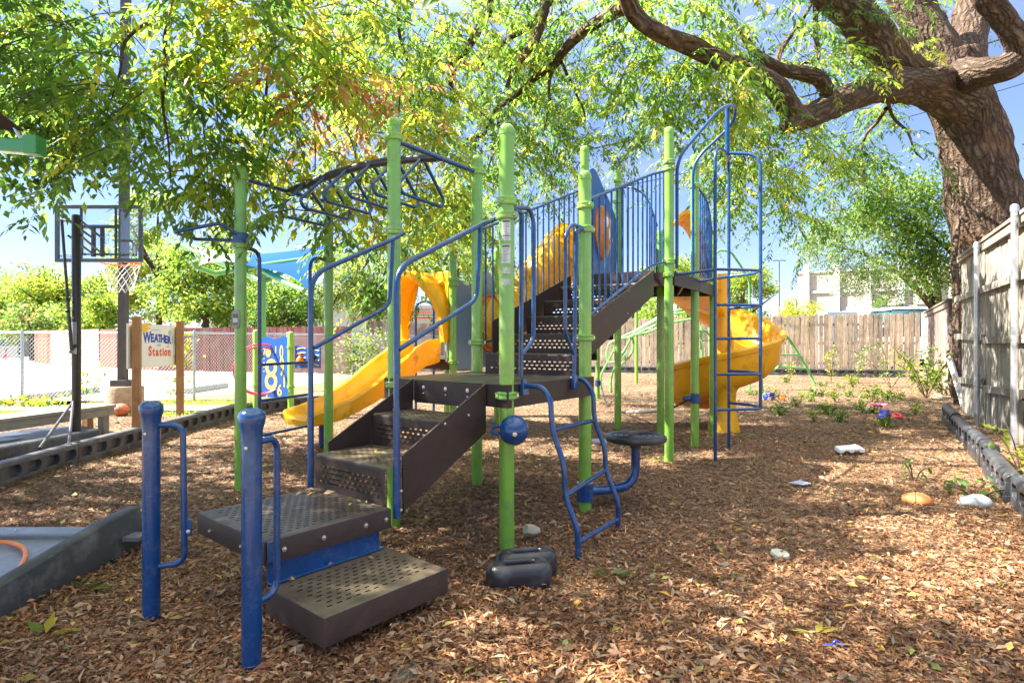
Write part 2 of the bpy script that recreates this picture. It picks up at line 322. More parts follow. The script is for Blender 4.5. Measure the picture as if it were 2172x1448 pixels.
def glassmat():
    m = bpy.data.materials.new('clear_acrylic'); m.use_nodes = True; t = m.node_tree; t.nodes.clear(); L = t.links.new
    out = N(t, 'ShaderNodeOutputMaterial'); tr = N(t, 'ShaderNodeBsdfTransparent'); tr.inputs[0].default_value = (0.92, 0.96, 0.97, 1)
    gl = N(t, 'ShaderNodeBsdfGlossy'); gl.inputs['Roughness'].default_value = 0.05; ms = N(t, 'ShaderNodeMixShader'); ms.inputs[0].default_value = 0.10
    L(tr.outputs[0], ms.inputs[1]); L(gl.outputs[0], ms.inputs[2]); L(ms.outputs[0], out.inputs[0]); return m
M['glass'] = glassmat()
# ================================================================ ground
def gz(x, y):
    x = np.asarray(x, float); y = np.asarray(y, float)
    z = 0.012 * np.sin(1.7 * x + 0.6 * y) + 0.010 * np.sin(2.9 * y - 1.1 * x + 1) + 0.006 * np.sin(6.1 * x + 2) * np.sin(5.3 * y)
    z = z - 0.10 * np.exp(-(((x + 0.72) / 0.6) ** 2 + ((y - 3.75) / 0.55) ** 2)) - 0.03 * np.exp(-(((x - 0.4) / 0.5) ** 2 + ((y - 3.1) / 0.5) ** 2))
    return z
def groundmat(name, cols, sc, bump, bs):
    m = bpy.data.materials.new(name); m.use_nodes = True; t = m.node_tree; t.nodes.clear(); L = t.links.new
    out = N(t, 'ShaderNodeOutputMaterial'); b = N(t, 'ShaderNodeBsdfPrincipled'); b.inputs['Roughness'].default_value = 0.95; b.inputs['Specular IOR Level'].default_value = 0.15
    tc = N(t, 'ShaderNodeTexCoord')
    vo = N(t, 'ShaderNodeTexVoronoi'); vo.inputs['Scale'].default_value = sc; vo.inputs['Randomness'].default_value = 1
    nz = N(t, 'ShaderNodeTexNoise'); nz.inputs['Scale'].default_value = sc * 0.35; nz.inputs['Detail'].default_value = 8; nz.inputs['Roughness'].default_value = 0.7
    va = N(t, 'ShaderNodeVectorMath', operation='MULTIPLY_ADD'); va.inputs[1].default_value = (0.06, 0.06, 0.06); L(nz.outputs['Color'], va.inputs[0]); L(tc.outputs['Object'], va.inputs[2])
    L(tc.outputs['Object'], nz.inputs['Vector']); L(va.outputs[0], vo.inputs['Vector'])
    sx = N(t, 'ShaderNodeSeparateColor'); L(vo.outputs['Color'], sx.inputs[0])
    cr = N(t, 'ShaderNodeValToRGB'); e = cr.color_ramp.elements; e[0].color = (*cols[0], 1); e[1].color = (*cols[-1], 1)
    for i, c in enumerate(cols[1:-1]):
        k = e.new((i + 1) / (len(cols) - 1)); k.color = (*c, 1)
    L(sx.outputs[0], cr.inputs[0])
    n2 = N(t, 'ShaderNodeTexNoise'); n2.inputs['Scale'].default_value = 0.9; n2.inputs['Detail'].default_value = 6; L(tc.outputs['Object'], n2.inputs['Vector'])
    mr = N(t, 'ShaderNodeMapRange'); mr.inputs['From Min'].default_value = 0.3; mr.inputs['From Max'].default_value = 0.7; mr.inputs['To Min'].default_value = 0.72; mr.inputs['To Max'].default_value = 1.25; L(n2.outputs['Fac'], mr.inputs[0])
    vm = N(t, 'ShaderNodeVectorMath', operation='SCALE'); L(cr.outputs[0], vm.inputs[0]); L(mr.outputs[0], vm.inputs['Scale']); L(vm.outputs[0], b.inputs['Base Color'])
    bp = N(t, 'ShaderNodeBump'); bp.inputs['Strength'].default_value = bump; bp.inputs['Distance'].default_value = bs
    ad = N(t, 'ShaderNodeMath', operation='ADD'); L(sx.outputs[1], ad.inputs[0]); L(nz.outputs['Fac'], ad.inputs[1]); L(ad.outputs[0], bp.inputs['Height']); L(bp.outputs[0], b.inputs['Normal'])
    L(b.outputs[0], out.inputs[0]); return m
M['mulch'] = groundmat('mulch', [(0.07, 0.042, 0.026), (0.12, 0.075, 0.043), (0.17, 0.11, 0.065), (0.24, 0.165, 0.10), (0.28, 0.21, 0.14)], 38, 1.0, 0.02)
M['dirt'] = groundmat('dry_grass_and_dirt', [(0.16, 0.14, 0.05), (0.22, 0.17, 0.09), (0.20, 0.21, 0.07), (0.32, 0.26, 0.17)], 30, 0.8, 0.015)
m = MB(); m.add([(-400, -30, -0.16), (400, -30, -0.16), (400, 700, -0.16), (-400, 700, -0.16)], [(0, 1, 2, 3)]); tag(m.build('ground', M['dirt'], smooth=0), kind='structure')
# mulch bed: one uneven sheet
xs = np.arange(-7.6, 13.3, 0.075); ys = np.concatenate([np.arange(-1.0, 9, 0.07), np.arange(9, 23.2, 0.14)])
X, Y = np.meshgrid(xs, ys); Z = gz(X, Y)
keep = ~((X < -4.0) & (Y > 8.9))
idx = np.arange(X.size).reshape(X.shape)
a_, b_, c_, d_ = idx[:-1, :-1], idx[:-1, 1:], idx[1:, 1:], idx[1:, :-1]; kk = keep[:-1, :-1] & keep[1:, 1:]
tr = np.concatenate([np.stack([a_[kk], b_[kk], c_[kk]], 1), np.stack([a_[kk], c_[kk], d_[kk]], 1)])
tag(np_mesh('mulch_bed', np.stack([X, Y, Z], -1).reshape(-1, 3), tr, None, M['mulch']), kind='structure')
def sheet(name, pts, z, mat, kind='structure'):
    m = MB(); m.add([(p[0], p[1], z) for p in pts], [tuple(range(len(pts)))]); return tag(m.build(name, mat, smooth=0), kind=kind)
sheet('grass_strip', [(-16, 8.85), (-3.9, 8.85), (-3.9, 22), (-8, 22), (-8, 9.8), (-16, 9.8)], -0.004, M['dirt'])
m = MB(); m.hexa([(-16, 9.5, -0.05), (-4.7, 9.5, -0.05), (-4.7, 10.25, -0.05), (-16, 10.25, -0.05)],
              [(-16, 9.5, 0.03), (-4.7, 9.5, 0.03), (-4.7, 10.25, 0.03), (-16, 10.25, 0.03)])
tag(m.build('footpath', M['concrete'], smooth=0), kind='structure')
sheet('parking_lot', [(-70, 11.2), (-6.9, 11.2), (-5.6, 14), (-4.6, 18.6), (-7.0, 21), (-14, 24), (-20, 33), (-24, 60), (-70, 60)], 0.004, M['concrete'])
# ================================================================ fences
WOODC = [(0.331, 0.253, 0.184), (0.375, 0.296, 0.220), (0.287, 0.220, 0.158), (0.409, 0.323, 0.246), (0.309, 0.247, 0.190), (0.354, 0.269, 0.190)]
GREYC = [(0.271, 0.243, 0.203), (0.311, 0.282, 0.235), (0.241, 0.213, 0.174), (0.341, 0.306, 0.264), (0.280, 0.248, 0.198)]
def jig(c, k=0.12):
    f = 1 + rnd.uniform(-k, k); return tuple(x * f for x in c)
def board_panel(mb, A, B, h0, h1, w, th, cols, off=0.0, gap=0.004, dog=True, lean=0.012, hj=0.02):
    """vertical pickets along A-B; off moves them to the side"""
    A, B = V((A[0], A[1], 0)), V((B[0], B[1], 0)); d = (B - A); L = d.length; d.normalize(); n = V((-d.y, d.x, 0)); k = int(L / w)
    for i in range(k):
        s = i * L / k; ww = L / k - gap - rnd.uniform(0, 0.006); t = s / L; h = h0 + (h1 - h0) * t + rnd.uniform(-hj, hj); ln = rnd.gauss(0, lean); oo = off + rnd.uniform(-0.006, 0.006)
        o = A + d * s + n * oo; z0 = rnd.uniform(-0.02, 0.04); mb.col(jig(rnd.choice(cols)))
        c = 0.03 if dog else 0.0
        prof = [(0, z0), (ww, z0), (ww + ln, h - c), (ww - c + ln, h), (c + ln, h), (ln, h - c)] if dog else [(0, z0), (ww, z0), (ww + ln, h), (ln, h)]
        tw = rnd.uniform(-0.008, 0.008)
        mb.prism([o + d * x + V((0, 0, z)) + n * (tw * x / ww if z < 0.5 else -tw * x / ww) for x, z in prof], n * th)
def rail(mb, A, B, z0, z1, hh, th, off, n, jt=0.0):
    A = V((A[0], A[1], z0)) + n * off; B = V((B[0], B[1], z1)) + n * off; d = B - A
    mb.col(jig(rnd.choice(GREYC))); mb.box(A - V((0, 0, hh / 2)), d, n * th, V((0, 0, hh)))
# ---- back fence
A, B = (-2.2, 22.9), (12.75, 18.35)
f = empty('wooden_fence', ((A[0] + B[0]) / 2, (A[1] + B[1]) / 2, 0), 'long weathered picket fence along the back of the play area, boards dog-eared', 'fence')
m = MB(); board_panel(m, A, B, 1.86, 2.0, 0.142, 0.018, WOODC, gap=0.008, lean=0.018, hj=0.03); m.build('picket_panel', M['fence'], f, smooth=0)
n = V((-(B[1] - A[1]), B[0] - A[0], 0)).normalized()
for z in (0.35, 1.0, 1.6):
    m = MB(); rail(m, A, B, z, z + 0.06, 0.09, 0.04, 0.03, n); m.build('rail', M['fence'], f, smooth=0)
# ---- short lower section towards the tree
A2, B2 = (12.8, 18.2), (9.62, 12.9)
f = empty('wooden_fence', (11.2, 15.5, 0), 'shorter reddish grey plank fence with a cap board, beside the big trunk', 'fence')
m = MB(); board_panel(m, A2, B2, 1.95, 2.0, 0.14, 0.02, [(0.27, 0.20, 0.17), (0.31, 0.24, 0.21), (0.23, 0.17, 0.14), (0.35, 0.28, 0.25)], dog=False, gap=0.005); m.build('picket_panel', M['fence'], f, smooth=0)
d = unit(A2, B2); nn = V((-d.y, d.x, 0))
m = MB(); m.col((0.20, 0.165, 0.14)).box(V((*A2, 1.98)) - nn * 0.05, V((*B2, 2.03)) - V((*A2, 1.98)), nn * 0.12, (0, 0, 0.045)); m.box(V((*A2, 1.86)) - nn * 0.028, V((*B2, 1.90)) - V((*A2, 1.86)), nn * 0.025, (0, 0, 0.10)); m.build('cap_board', M['fence'], f, smooth=0)
m = MB(); m.col((0.10, 0.07, 0.055)).cbox((9.6, 12.75, 1.02), 0.13, 0.13, 2.05, 0.5); m.build('post', M['fence'], f, smooth=0)
# ---- tall right fence with steel posts on our side
d = V((0.485, 0.874, 0)).normalized(); O = V((5.42, 6.33, 0)); nn = V((-d.y, d.x, 0)); A3 = O - d * 3.2; B3 = O + d * 3.75
f = empty('wooden_fence', tuple(O), 'tall grey board fence with three rails and galvanised steel posts', 'fence')
m = MB(); board_panel(m, A3 - nn * 0.10, B3 - nn * 0.10, 2.52, 2.46, 0.142, 0.018, GREYC, off=-0.02, dog=False, gap=0.006, lean=0.01); m.build('picket_panel', M['fence'], f, smooth=0)
m = MB(); m.col((0.27, 0.22, 0.18)).box(A3 - nn * 0.135 + V((0, 0, 2.53)), B3 - A3 - V((0, 0, 0.05)), nn * 0.10, (0, 0, 0.04)); m.build('cap_board', M['fence'], f, smooth=0)
segs = [-3.2, 0.0, 1.97, 3.75]
for zi, (za, zb) in enumerate([(2.46, 2.47), (1.84, 1.83), (1.19, 1.20), (0.575, 0.50)]):
    for i in range(3):
        a, b = O + d * (segs[i] + 0.02), O + d * (segs[i + 1] + (0.12 if i == 2 else -0.02)); jz = rnd.uniform(-0.025, 0.025)
        if i == 2 and zi: b = b + d * rnd.uniform(-0.1, 0.25)
        m = MB(); rail(m, a, b, za + jz, zb + jz + rnd.uniform(-0.02, 0.02), 0.092, 0.04, -0.09, nn); m.build('rail', M['fence'], f, smooth=0, bevel=0.004)
for s, h in ((-2.0, 2.6), (0.0, 2.62), (1.97, 2.5)):
    p = O + d * s; m = MB(); m.lathe([(0.034, -0.1), (0.034, h - 0.03)], p, seg=16); po = m.build('steel_post', M['steel'], f)
    m = MB(); m.lathe([(0.040, h - 0.07), (0.040, h - 0.02), (0.033, h), (0.012, h + 0.012)], p, seg=16); m.build('cap', M['steel'], po)
    for z in (2.46, 1.84, 1.19, 0.55):
        m = MB(); m.lathe([(0.0375, z - 0.022), (0.0375, z + 0.022)], p, seg=16); m.box(p + V((0, 0, z - 0.02)) - nn * 0.06, d * 0.09, nn * 0.006, (0, 0, 0.04)); m.build('bracket', M['steel'], po)
m = MB(); m.col((0.45, 0.41, 0.36)).tube([(7.55, 9.8, 0.05), (7.75, 10.4, 0.85)], 0.05, 4); m.build('brace', M['fence'], f, smooth=0)
# white board at the fence corner
m = MB(); a = P(1957.5, 690, 18.05); m.box(a + V((-0.02, 0, -0.35)), (0.19, -0.03, 0), (0, 0.02, 0), (0, 0, 0.74)); tag(m.build('notice_board', M['white'], smooth=0), 'narrow blank white board hung where the two wooden fences meet', 'board')
# ---- chain link fence
def chain_link(mb, A, B, h, pitch=0.068, r=0.0017):
    A, B = V((*A, 0.04)), V((*B, 0.04)); d = B - A; L = d.length; d.normalize(); n = V((-d.y, d.x, 0)); t = 0.9
    s = -h * t
    while s < L:
        for sg in (1, -1):
            a0, a1 = s, s + h * t
            z0, z1 = 0.0, h
            if a0 < 0: z0 = -a0 / t; a0 = 0
            if a1 > L: z1 = (L - s) / t; a1 = L
            if sg < 0: za, zb = h - z0, h - z1
            else: za, zb = z0, z1
            if a1 - a0 > 0.01: mb.tube([A + d * a0 + n * 0.003 * sg + V((0, 0, za)), A + d * a1 + n * 0.003 * sg + V((0, 0, zb))], r, 3, cap=False)
        s += pitch
CL = [(-12.2, 10.6), (-6.2, 11.45), (-4.45, 16.4), (-2.6, 22.6)]
f = empty('chain_link_fence', (-6.2, 11.45, 0), 'low galvanised chain link fence between the play area and the parking lot', 'fence')
for i in range(3):
    m = MB(); chain_link(m, CL[i], CL[i + 1], 1.22, r=0.0028 if i == 0 else 0.0030); m.build('wire_mesh', M['wire'], f, smooth=0, fix=False)
    m = MB(); m.tube([(*CL[i], 1.30), (*CL[i + 1], 1.30)], 0.02, 10); m.build('top_rail', M['steel'], f)
pp = []
for i in range(3):
    a, b = V(CL[i]), V(CL[i + 1]); k = max(1, round((b - a).length / 3.1))
    pp += [a + (b - a) * j / k for j in range(k)]
for p in pp + [V(CL[3])]:
    m = MB(); m.lathe([(0.027, -0.1), (0.027, 1.31), (0.02, 1.345), (0.006, 1.352)], (p[0], p[1], 0), seg=12); m.build('steel_post', M['steel'], f)
# ---- brown fences beyond the lot
def simple_fence(A, B, h0, h1, cols, label, name='wooden_fence', w=0.15, cat='fence'):
    f = empty(name, ((A[0] + B[0]) / 2, (A[1] + B[1]) / 2, 0), label, cat)
    m = MB(); board_panel(m, A, B, h0, h1, w, 0.02, cols, dog=False, gap=0.003, lean=0.004, hj=0.006); m.build('picket_panel', M['fence'], f, smooth=0)
    d = unit(A, B); nn = V((-d.y, d.x, 0)); L = (V(B) - V(A)).length
    for z in (0.35, h0 - 0.3):
        m = MB(); m.col(cols[0]).box(V((*A, z)) + nn * 0.03, d * L, nn * 0.04, (0, 0, 0.09)); m.build('rail', M['fence'], f, smooth=0)
    return f
simple_fence((-23.6, 29.0), (-21.9, 27.9), 1.62, 1.62, [(0.29, 0.115, 0.06), (0.33, 0.14, 0.07), (0.21, 0.08, 0.055)], 'red brown plank fence panel at the far side of the lot, behind the hoop pole')
simple_fence((-21.85, 27.8), (-17.6, 25.0), 1.60, 1.62, [(0.42, 0.30, 0.27), (0.46, 0.34, 0.30), (0.38, 0.27, 0.24)], 'faded pinkish plywood fence panel streaked with rust, across the lot', w=0.6)
simple_fence((-17.55, 25.0), (-13.4, 22.1), 1.60, 1.62, [(0.25, 0.095, 0.06), (0.29, 0.115, 0.07), (0.20, 0.075, 0.05)], 'rust red plank fence with slanting tree shadows, behind the light pole')
simple_fence((-13.35, 22.1), (-5.4, 19.8), 1.60, 1.62, [(0.13, 0.035, 0.03), (0.16, 0.045, 0.04), (0.11, 0.03, 0.028)], 'dark maroon plank fence behind the weather sign and the number panel')
simple_fence((-5.3, 21.3), (-0.6, 23.8), 1.85, 1.7, [(0.30, 0.22, 0.20), (0.36, 0.28, 0.25), (0.25, 0.18, 0.16)], 'grey vine-covered plank fence behind the yellow slide')
f = simple_fence((-38.5, 41), (-31.0, 39.6), 1.75, 1.75, [(0.16, 0.17, 0.20), (0.19, 0.20, 0.23)], 'slate grey panel fence far across the lot behind the two children', w=1.2)
m = MB(); m.hexa([(-37.0, 38.0, 0), (-31.5, 37.4, 0), (-31.5, 37.7, 0), (-37.0, 38.3, 0)], [(-37.0, 38.0, 0.75), (-31.5, 37.4, 0.75), (-31.5, 37.7, 0.75), (-37.0, 38.3, 0.75)]); tag(m.build('low_wall', M['concrete'], smooth=0), 'low pale concrete wall behind the two running children', 'wall')
m = MB(); m.cbox((-34.1, 38.5, 0.75), 0.55, 0.4, 1.5); m.cbox((-34.1, 38.5, 1.53), 0.7, 0.5, 0.08); tag(m.build('gate_pillar', M['stucco'], smooth=0), 'beige square pillar beside the grey panel fence', 'pillar')
# wheel stops
for a, b, lab in (((58, 850), (205, 832), 'grey concrete wheel stop on the lot behind the hoop pole'), ((388, 836), (478, 822), 'darker concrete wheel stop on the lot behind the weather sign')):
    A, B = G(*a), G(*b); d = (B - A); L = d.length; d.normalize(); n = V((-d.y, d.x, 0)); m = MB()
    prof = [(-0.09, 0), (0.09, 0), (0.085, 0.07), (0.05, 0.125), (-0.05, 0.125), (-0.085, 0.07)]
    m.prism([A + n * x + V((0, 0, z + 0.006)) for x, z in prof], d * L); tag(m.build('wheel_stop', M['concrete'], bevel=0.012), lab, 'wheel stop', 'wheel stops on the lot')
# ================================================================ plastic border timbers
def make_timber(length, tm='timber'):
    root = bpy.data.objects.new('border_timber', None); C.objects.link(root)
    w, h = 0.11, 0.20; m = MB(); k = 5; cell = length / k; e = 0.035; z0, z1 = 0.055, 0.145
    # top cap with rounded edges
    prof = [(-w / 2, 0.15), (-w / 2, h - 0.03), (-w / 2 + 0.012, h - 0.008), (-w / 2 + 0.03, h), (w / 2 - 0.03, h), (w / 2 - 0.012, h - 0.008), (w / 2, h - 0.03), (w / 2, 0.15)]
    m.prism([(0.004, y, z) for y, z in prof], (length - 0.008, 0, 0))
    m.prism([(0.004, y, z) for y, z in [(-w / 2, -0.05), (w / 2, -0.05), (w / 2, z0), (-w / 2, z0)]], (length - 0.008, 0, 0))
    m.box((0.004, -0.012, z0), (length - 0.008, 0, 0), (0, 0.024, 0), (0, 0, 0.15 - z0))
    for sgn in (-1, 1):
        for i in range(k + 1):
            x = i * cell; xa, xb = max(0.004, x - e), min(length - 0.004, x + e)
            y0, y1 = sgn * 0.012, sgn * w / 2
            # pocket ribs flare so that each pocket reads as a rounded recess
            b = [(xa, y0, z0), (xb, y0, z0), (xb, y1, z0), (xa, y1, z0)]; t = [(xa, y0, 0.15), (xb, y0, 0.15), (xb, y1, 0.15), (xa, y1, 0.15)]
            m.hexa(b, t)
            for xx, dx in ((xa, -0.03), (xb, 0.03)):
                if 0.01 < xx < length - 0.01:
                    for zz, dz in ((z0, 0.03), (0.15, -0.03)):
                        m.add([(xx, y0, zz), (xx + dx, y0, zz), (xx, y0, zz + dz), (xx, y1, zz), (xx + dx, y1, zz), (xx, y1, zz + dz)], [(0, 1, 2), (3, 5, 4), (0, 3, 4, 1), (1, 4, 5, 2), (2, 5, 3, 0)])
    m.build('body', M[tm], root, smooth=0.5, bevel=0.004)
    for x in (0.06, length - 0.06):
        q = MB(); q.lathe([(0.028, h), (0.026, h + 0.006), (0.01, h + 0.008)], (x, 0, 0), seg=14); q.build('stake_cap', M[tm], root)
    return root
protos = {}
def place_timber(A, B, z, label, group, tm='timber'):
    if tm in protos: o = copy_tree(protos[tm])
    else: o = protos[tm] = make_timber(1.2, tm)
    A, B = V((A[0], A[1])), V((B[0], B[1])); d = B - A; o.location = (A.x, A.y, z); o.rotation_euler = (0, 0, math.atan2(d.y, d.x)); o.scale = (d.length / 1.2, 1, 1)
    tag(o, label, 'border timber', group); return o
lx = [(-4.02, 4.0), (-4.06, 4.42), (-4.13, 5.52), (-4.17, 6.62), (-4.18, 7.75), (-4.20, 8.85), (-3.75, 9.85), (-3.0, 10.6)]
ll = ['dark plastic border timber cut off by the edge of the picture, near the ramp', 'dark plastic border timber in front of the flat hoop base, near end dusty', 'dark plastic border timber beside the foot of the hoop pole', 'dark plastic border timber in front of the right end of the wooden bench', 'dark plastic border timber in front of the weather sign', 'dark plastic border timber between the weather sign and the number panel', 'dark plastic border timber below the blue number panel']
for i in range(7): place_timber(lx[i], lx[i + 1], 0.0 if i else -0.01, ll[i], 'plastic timbers edging the mulch near the lot', 'timber_dusty')
d = V((0.53, 0.848)).normalized(); O2 = V((3.54, 4.1))
rl = ['grey black plastic border timber beyond the pale clog, cut by the picture edge', 'striped sun-dappled plastic border timber before the nearer steel post', 'grey plastic border timber pulled slightly out of line before the steel posts', 'grey plastic border timber below the farther steel post, slightly sunk', 'farthest plastic border timber below the tall grey board fence']
for i in range(-1, 4):
    j = (rnd.uniform(-0.03, 0.03), rnd.uniform(-0.03, 0.03)); a = O2 + d * (1.32 * i) + V(j); b = O2 + d * (1.32 * (i + 1) - 0.06); place_timber(a, b, 0.02 + 0.02 * (i % 2), rl[i + 1], 'plastic timbers along the tall board fence')
A, B = V((2.0, 21.35)), V((12.2, 18.25)); 
for i in range(8):
    a, b = A + (B - A) * i / 8, A + (B - A) * (i + 1) / 8; place_timber(a, a + (b - a) * 0.985, 0.03, 'dark plastic border timber lying along the foot of the weathered picket fence', 'plastic timbers along the foot of the back fence')
# ================================================================ the play structure (one bolted thing)
PS = empty('play_structure', (0.25, 4.0, 0), 'large playground structure of green posts, blue rails, brown vinyl steps and yellow slides', 'playground')
R_POST = 0.0445
def post(x, y, h, clamps=(), r=R_POST, z0=-0.25, mat='green', name='green_post', capm=None):
    m = MB(); m.lathe([(r, z0), (r, h - 0.055)], (x, y, 0), seg=20); p = m.build(name, M[mat], PS)
    m = MB(); m.lathe([(r + 0.0025, h - 0.062), (r + 0.0025, h - 0.035), (r * 0.93, h - 0.016), (r * 0.7, h - 0.004), (r * 0.3, h), (0.002, h + 0.001)], (x, y, 0), seg=20); m.build('post_cap', M[mat], p)
    for c in clamps:
        z, ang = (c, 0.6) if not isinstance(c, tuple) else c
        m = MB(); q = r + 0.002
        m.lathe([(q, z - 0.024), (q + 0.010, z - 0.022), (q + 0.013, z - 0.012), (q + 0.009, z), (q + 0.013, z + 0.012), (q + 0.010, z + 0.022), (q, z + 0.024)], (x, y, 0), seg=20)
        u = V((math.cos(ang), math.sin(ang), 0)); v = V((-u.y, u.x, 0))
        for s in (1, -1):
            m.box(V((x, y, z - 0.017)) + u * s * (q + 0.004) - v * 0.016, u * s * 0.018, v * 0.032, (0, 0, 0.034))
        cl = m.build('clamp', M[mat], p, bevel=0.002)
        for s in (1, -1): m = MB(); m.lathe([(0.007, -0.02), (0.007, 0.019), (0.004, 0.022)], V((x, y, z)) + u * s * (q + 0.014), v, seg=8); m.build('clamp_bolt', M['bolt'], p)
    return p
A = V((-0.03, 3.35, 0)); D = V((0.505, 4.06, 0)); E = V((-0.79, 3.93, 0)); Fp = V((-0.28, 4.70, 0)); B_ = V((-2.15, 4.65, 0)); Gp = V((-1.775, 5.68, 0))
H_ = V((1.515, 5.66, 0)); I_ = V((2.0, 6.42, 0)); J = V((1.37, 7.6, 0)); K = V((0.775, 6.26, 0)); Mq = V((1.80, 7.12, 0)); Lq = V((2.42, 7.06, 0))
def z_at(py, Y): return HC - (py - CY) / F * Y
pa = post(A.x, A.y, 2.395, [(z_at(428, A.y), 0.9), (z_at(458, A.y), 2.6), (z_at(838, A.y), 0.2)])
pd = post(D.x, D.y, 2.335, [(z_at(437, D.y), 2.2), (z_at(487, D.y), 0.3), (z_at(716, D.y), 0.2)])
pe = post(E.x, E.y, z_at(250, E.y), [(z_at(292, E.y), 0.9), (z_at(491, E.y), 0.3), (z_at(815, E.y), 1.5)])
pf = post(Fp.x, Fp.y, z_at(330, Fp.y), [(z_at(365, Fp.y), 0.3), (z_at(478, Fp.y), 0.4), (z_at(726, Fp.y), 0.3)])
pb = post(B_.x, B_.y, z_at(352, B_.y), [(z_at(377, B_.y), 1.2), (z_at(521, B_.y), 1.0)])
pg = post(Gp.x, Gp.y, z_at(402, Gp.y), [(z_at(428, Gp.y), 1.2), (z_at(551, Gp.y), 2.8)])
ph = post(H_.x, H_.y, z_at(270, H_.y), [(z_at(345, H_.y), 0.7), (z_at(358, H_.y), 2.2), (z_at(555, H_.y), 0.4), (z_at(583, H_.y), 1.4)])
pi = post(I_.x, I_.y, z_at(328, I_.y), [(z_at(353, I_.y), 0.3), (z_at(395, I_.y), 1.3), (z_at(601, I_.y), 0.3)])
pj = post(J.x, J.y, z_at(362, J.y), [(z_at(384, J.y), 0.7), (z_at(428, J.y), 0.2)])
pk = post(K.x, K.y, z_at(310, K.y), [(z_at(404, K.y), 0.5)])
post(Mq.x, Mq.y, 2.5); post(Lq.x, Lq.y, 2.5)
# low tower
Q1, Q2, Q3, Q4 = [V((q.x, q.y, 0)) for q in (P(855, 700, 7.75), P(961, 700, 7.1), P(1054, 700, 8.3), P(948, 700, 8.95))]
for q, h, cl in ((Q1, 2.45, (z_at(600, 7.75),)), (Q2, z_at(527, 7.1), (z_at(592, 7.1), z_at(603, 7.1), z_at(768, 7.1))), (Q3, 2.45, ()), (Q4, 2.3, ())):
    post(q.x, q.y, h, cl)
# ---- decks
def deck(pts, z, mat='pvc', th=0.13, name='deck'):
    o = MB(); pts = [V((p[0], p[1], z)) for p in pts]; cx = sum((p for p in pts), V()) / len(pts)
    o.add(pts, [tuple(range(len(pts)))])
    k = len(pts)
    for i in range(k):
        a, b = pts[i], pts[(i + 1) % k]; n_ = V(((b - a).y, -(b - a).x, 0)).normalized()
        if n_.dot(a - cx) < 0: n_ = -n_
        o.box(a - V((0, 0, th)) - n_ * 0.006, b - a, n_ * 0.0055, (0, 0, th - 0.001))
    o.add([p - V((0, 0, 0.02)) for p in pts], [tuple(reversed(range(k)))])
    d = o.build(name, M[mat], PS, smooth=0, bevel=0, fix=False)
    for t in (0.33, 0.67):
        q = MB(); a = pts[0].lerp(pts[1], t); b = pts[3].lerp(pts[2], t); w_ = (pts[1] - pts[0]).normalized() * 0.02
        q.box(a - w_ - V((0, 0, th * 0.9)), b - a, w_ * 2, (0, 0, th * 0.7)); q.build('deck_beam', M[mat], d, smooth=0)
    return d
def perf(mb, O, U, Vv, lu, lv, cu=0.040, cv=0.028, su=0.022, sv=0.008, mg=0.03, th=0.006):
    """perforated plate with real slots in staggered rows; U, Vv unit vectors"""
    O, U, Vv = V(O), V(U), V(Vv); n_ = U.cross(Vv).normalized(); nu = max(1, int((lu - 2 * mg) / cu)); nv = max(1, int((lv - 2 * mg) / cv)); mu = (lu - nu * cu) / 2; mv = (lv - nv * cv) / 2
    q = lambda u, v: O + U * u + Vv * v
    def quad(u0, v0, u1, v1): mb.add([q(u0, v0), q(u1, v0), q(u1, v1), q(u0, v1)], [(0, 1, 2, 3)])
    quad(0, 0, lu, mv); quad(0, lv - mv, lu, lv)
    for j in range(nv):
        v0, v1 = mv + j * cv, mv + (j + 1) * cv; off = cu / 2 if j % 2 else 0; cnt = nu - 1 if j % 2 else nu
        quad(0, v0, mu + off, v1); quad(mu + off + cnt * cu, v0, lu, v1)
        for i in range(cnt):
            u0 = mu + off + i * cu; u1 = u0 + cu; uc, vc = (u0 + u1) / 2, (v0 + v1) / 2; a, b = su / 2, sv / 2; c = min(a, b) * 0.7
            o8 = [(uc - a, vc - b + c), (uc - a + c, vc - b), (uc + a - c, vc - b), (uc + a, vc - b + c), (uc + a, vc + b - c), (uc + a - c, vc + b), (uc - a + c, vc + b), (uc - a, vc + b - c)]
            vs = [q(u0, v0), q(u1, v0), q(u1, v1), q(u0, v1)] + [q(*p) for p in o8] + [q(*p) - n_ * th for p in o8]
            fs = [(0, 1, 6, 5), (1, 2, 8, 7), (2, 3, 10, 9), (3, 0, 4, 11), (0, 5, 4), (1, 7, 6), (2, 9, 8), (3, 11, 10)]
            fs += [(4 + k, 4 + (k + 1) % 8, 12 + (k + 1) % 8, 12 + k) for k in range(8)]
            mb.add(vs, fs)
def lip(mb, O, U, Vv, lu, lv, h, r=0.012):
    """folded skirt under the four edges"""
    O, U, Vv = V(O), V(U), V(Vv); n_ = U.cross(Vv).normalized()
    for o, d, nn_, L in ((O, U, -Vv, lu), (O + U * lu, Vv, U, lv), (O + U * lu + Vv * lv, -U, Vv, lu), (O + Vv * lv, -Vv, -U, lv)):
        e = o + d * L
        prof = [(0, 0), (r * 0.7, -r * 0.3), (r, -r), (r, -h)]
        rows = [[p + nn_ * x + n_ * z for x, z in prof] for p in (o, e)]
        k = len(prof)
        # open the corner: extend ends by x
        for row, s in ((rows[0], -1), (rows[1], 1)):
            for i, (x, z) in enumerate(prof): row[i] = row[i] + d * s * x
        mb.add(rows[0] + rows[1], [(i, k + i, k + i + 1, i + 1) for i in range(k - 1)])
        # the turned under edge
        a0, a1 = rows[0][-1], rows[1][-1]; mb.add([a0, a1, a1 - nn_ * 0.03, a0 - nn_ * 0.03], [(0, 1, 2, 3)])
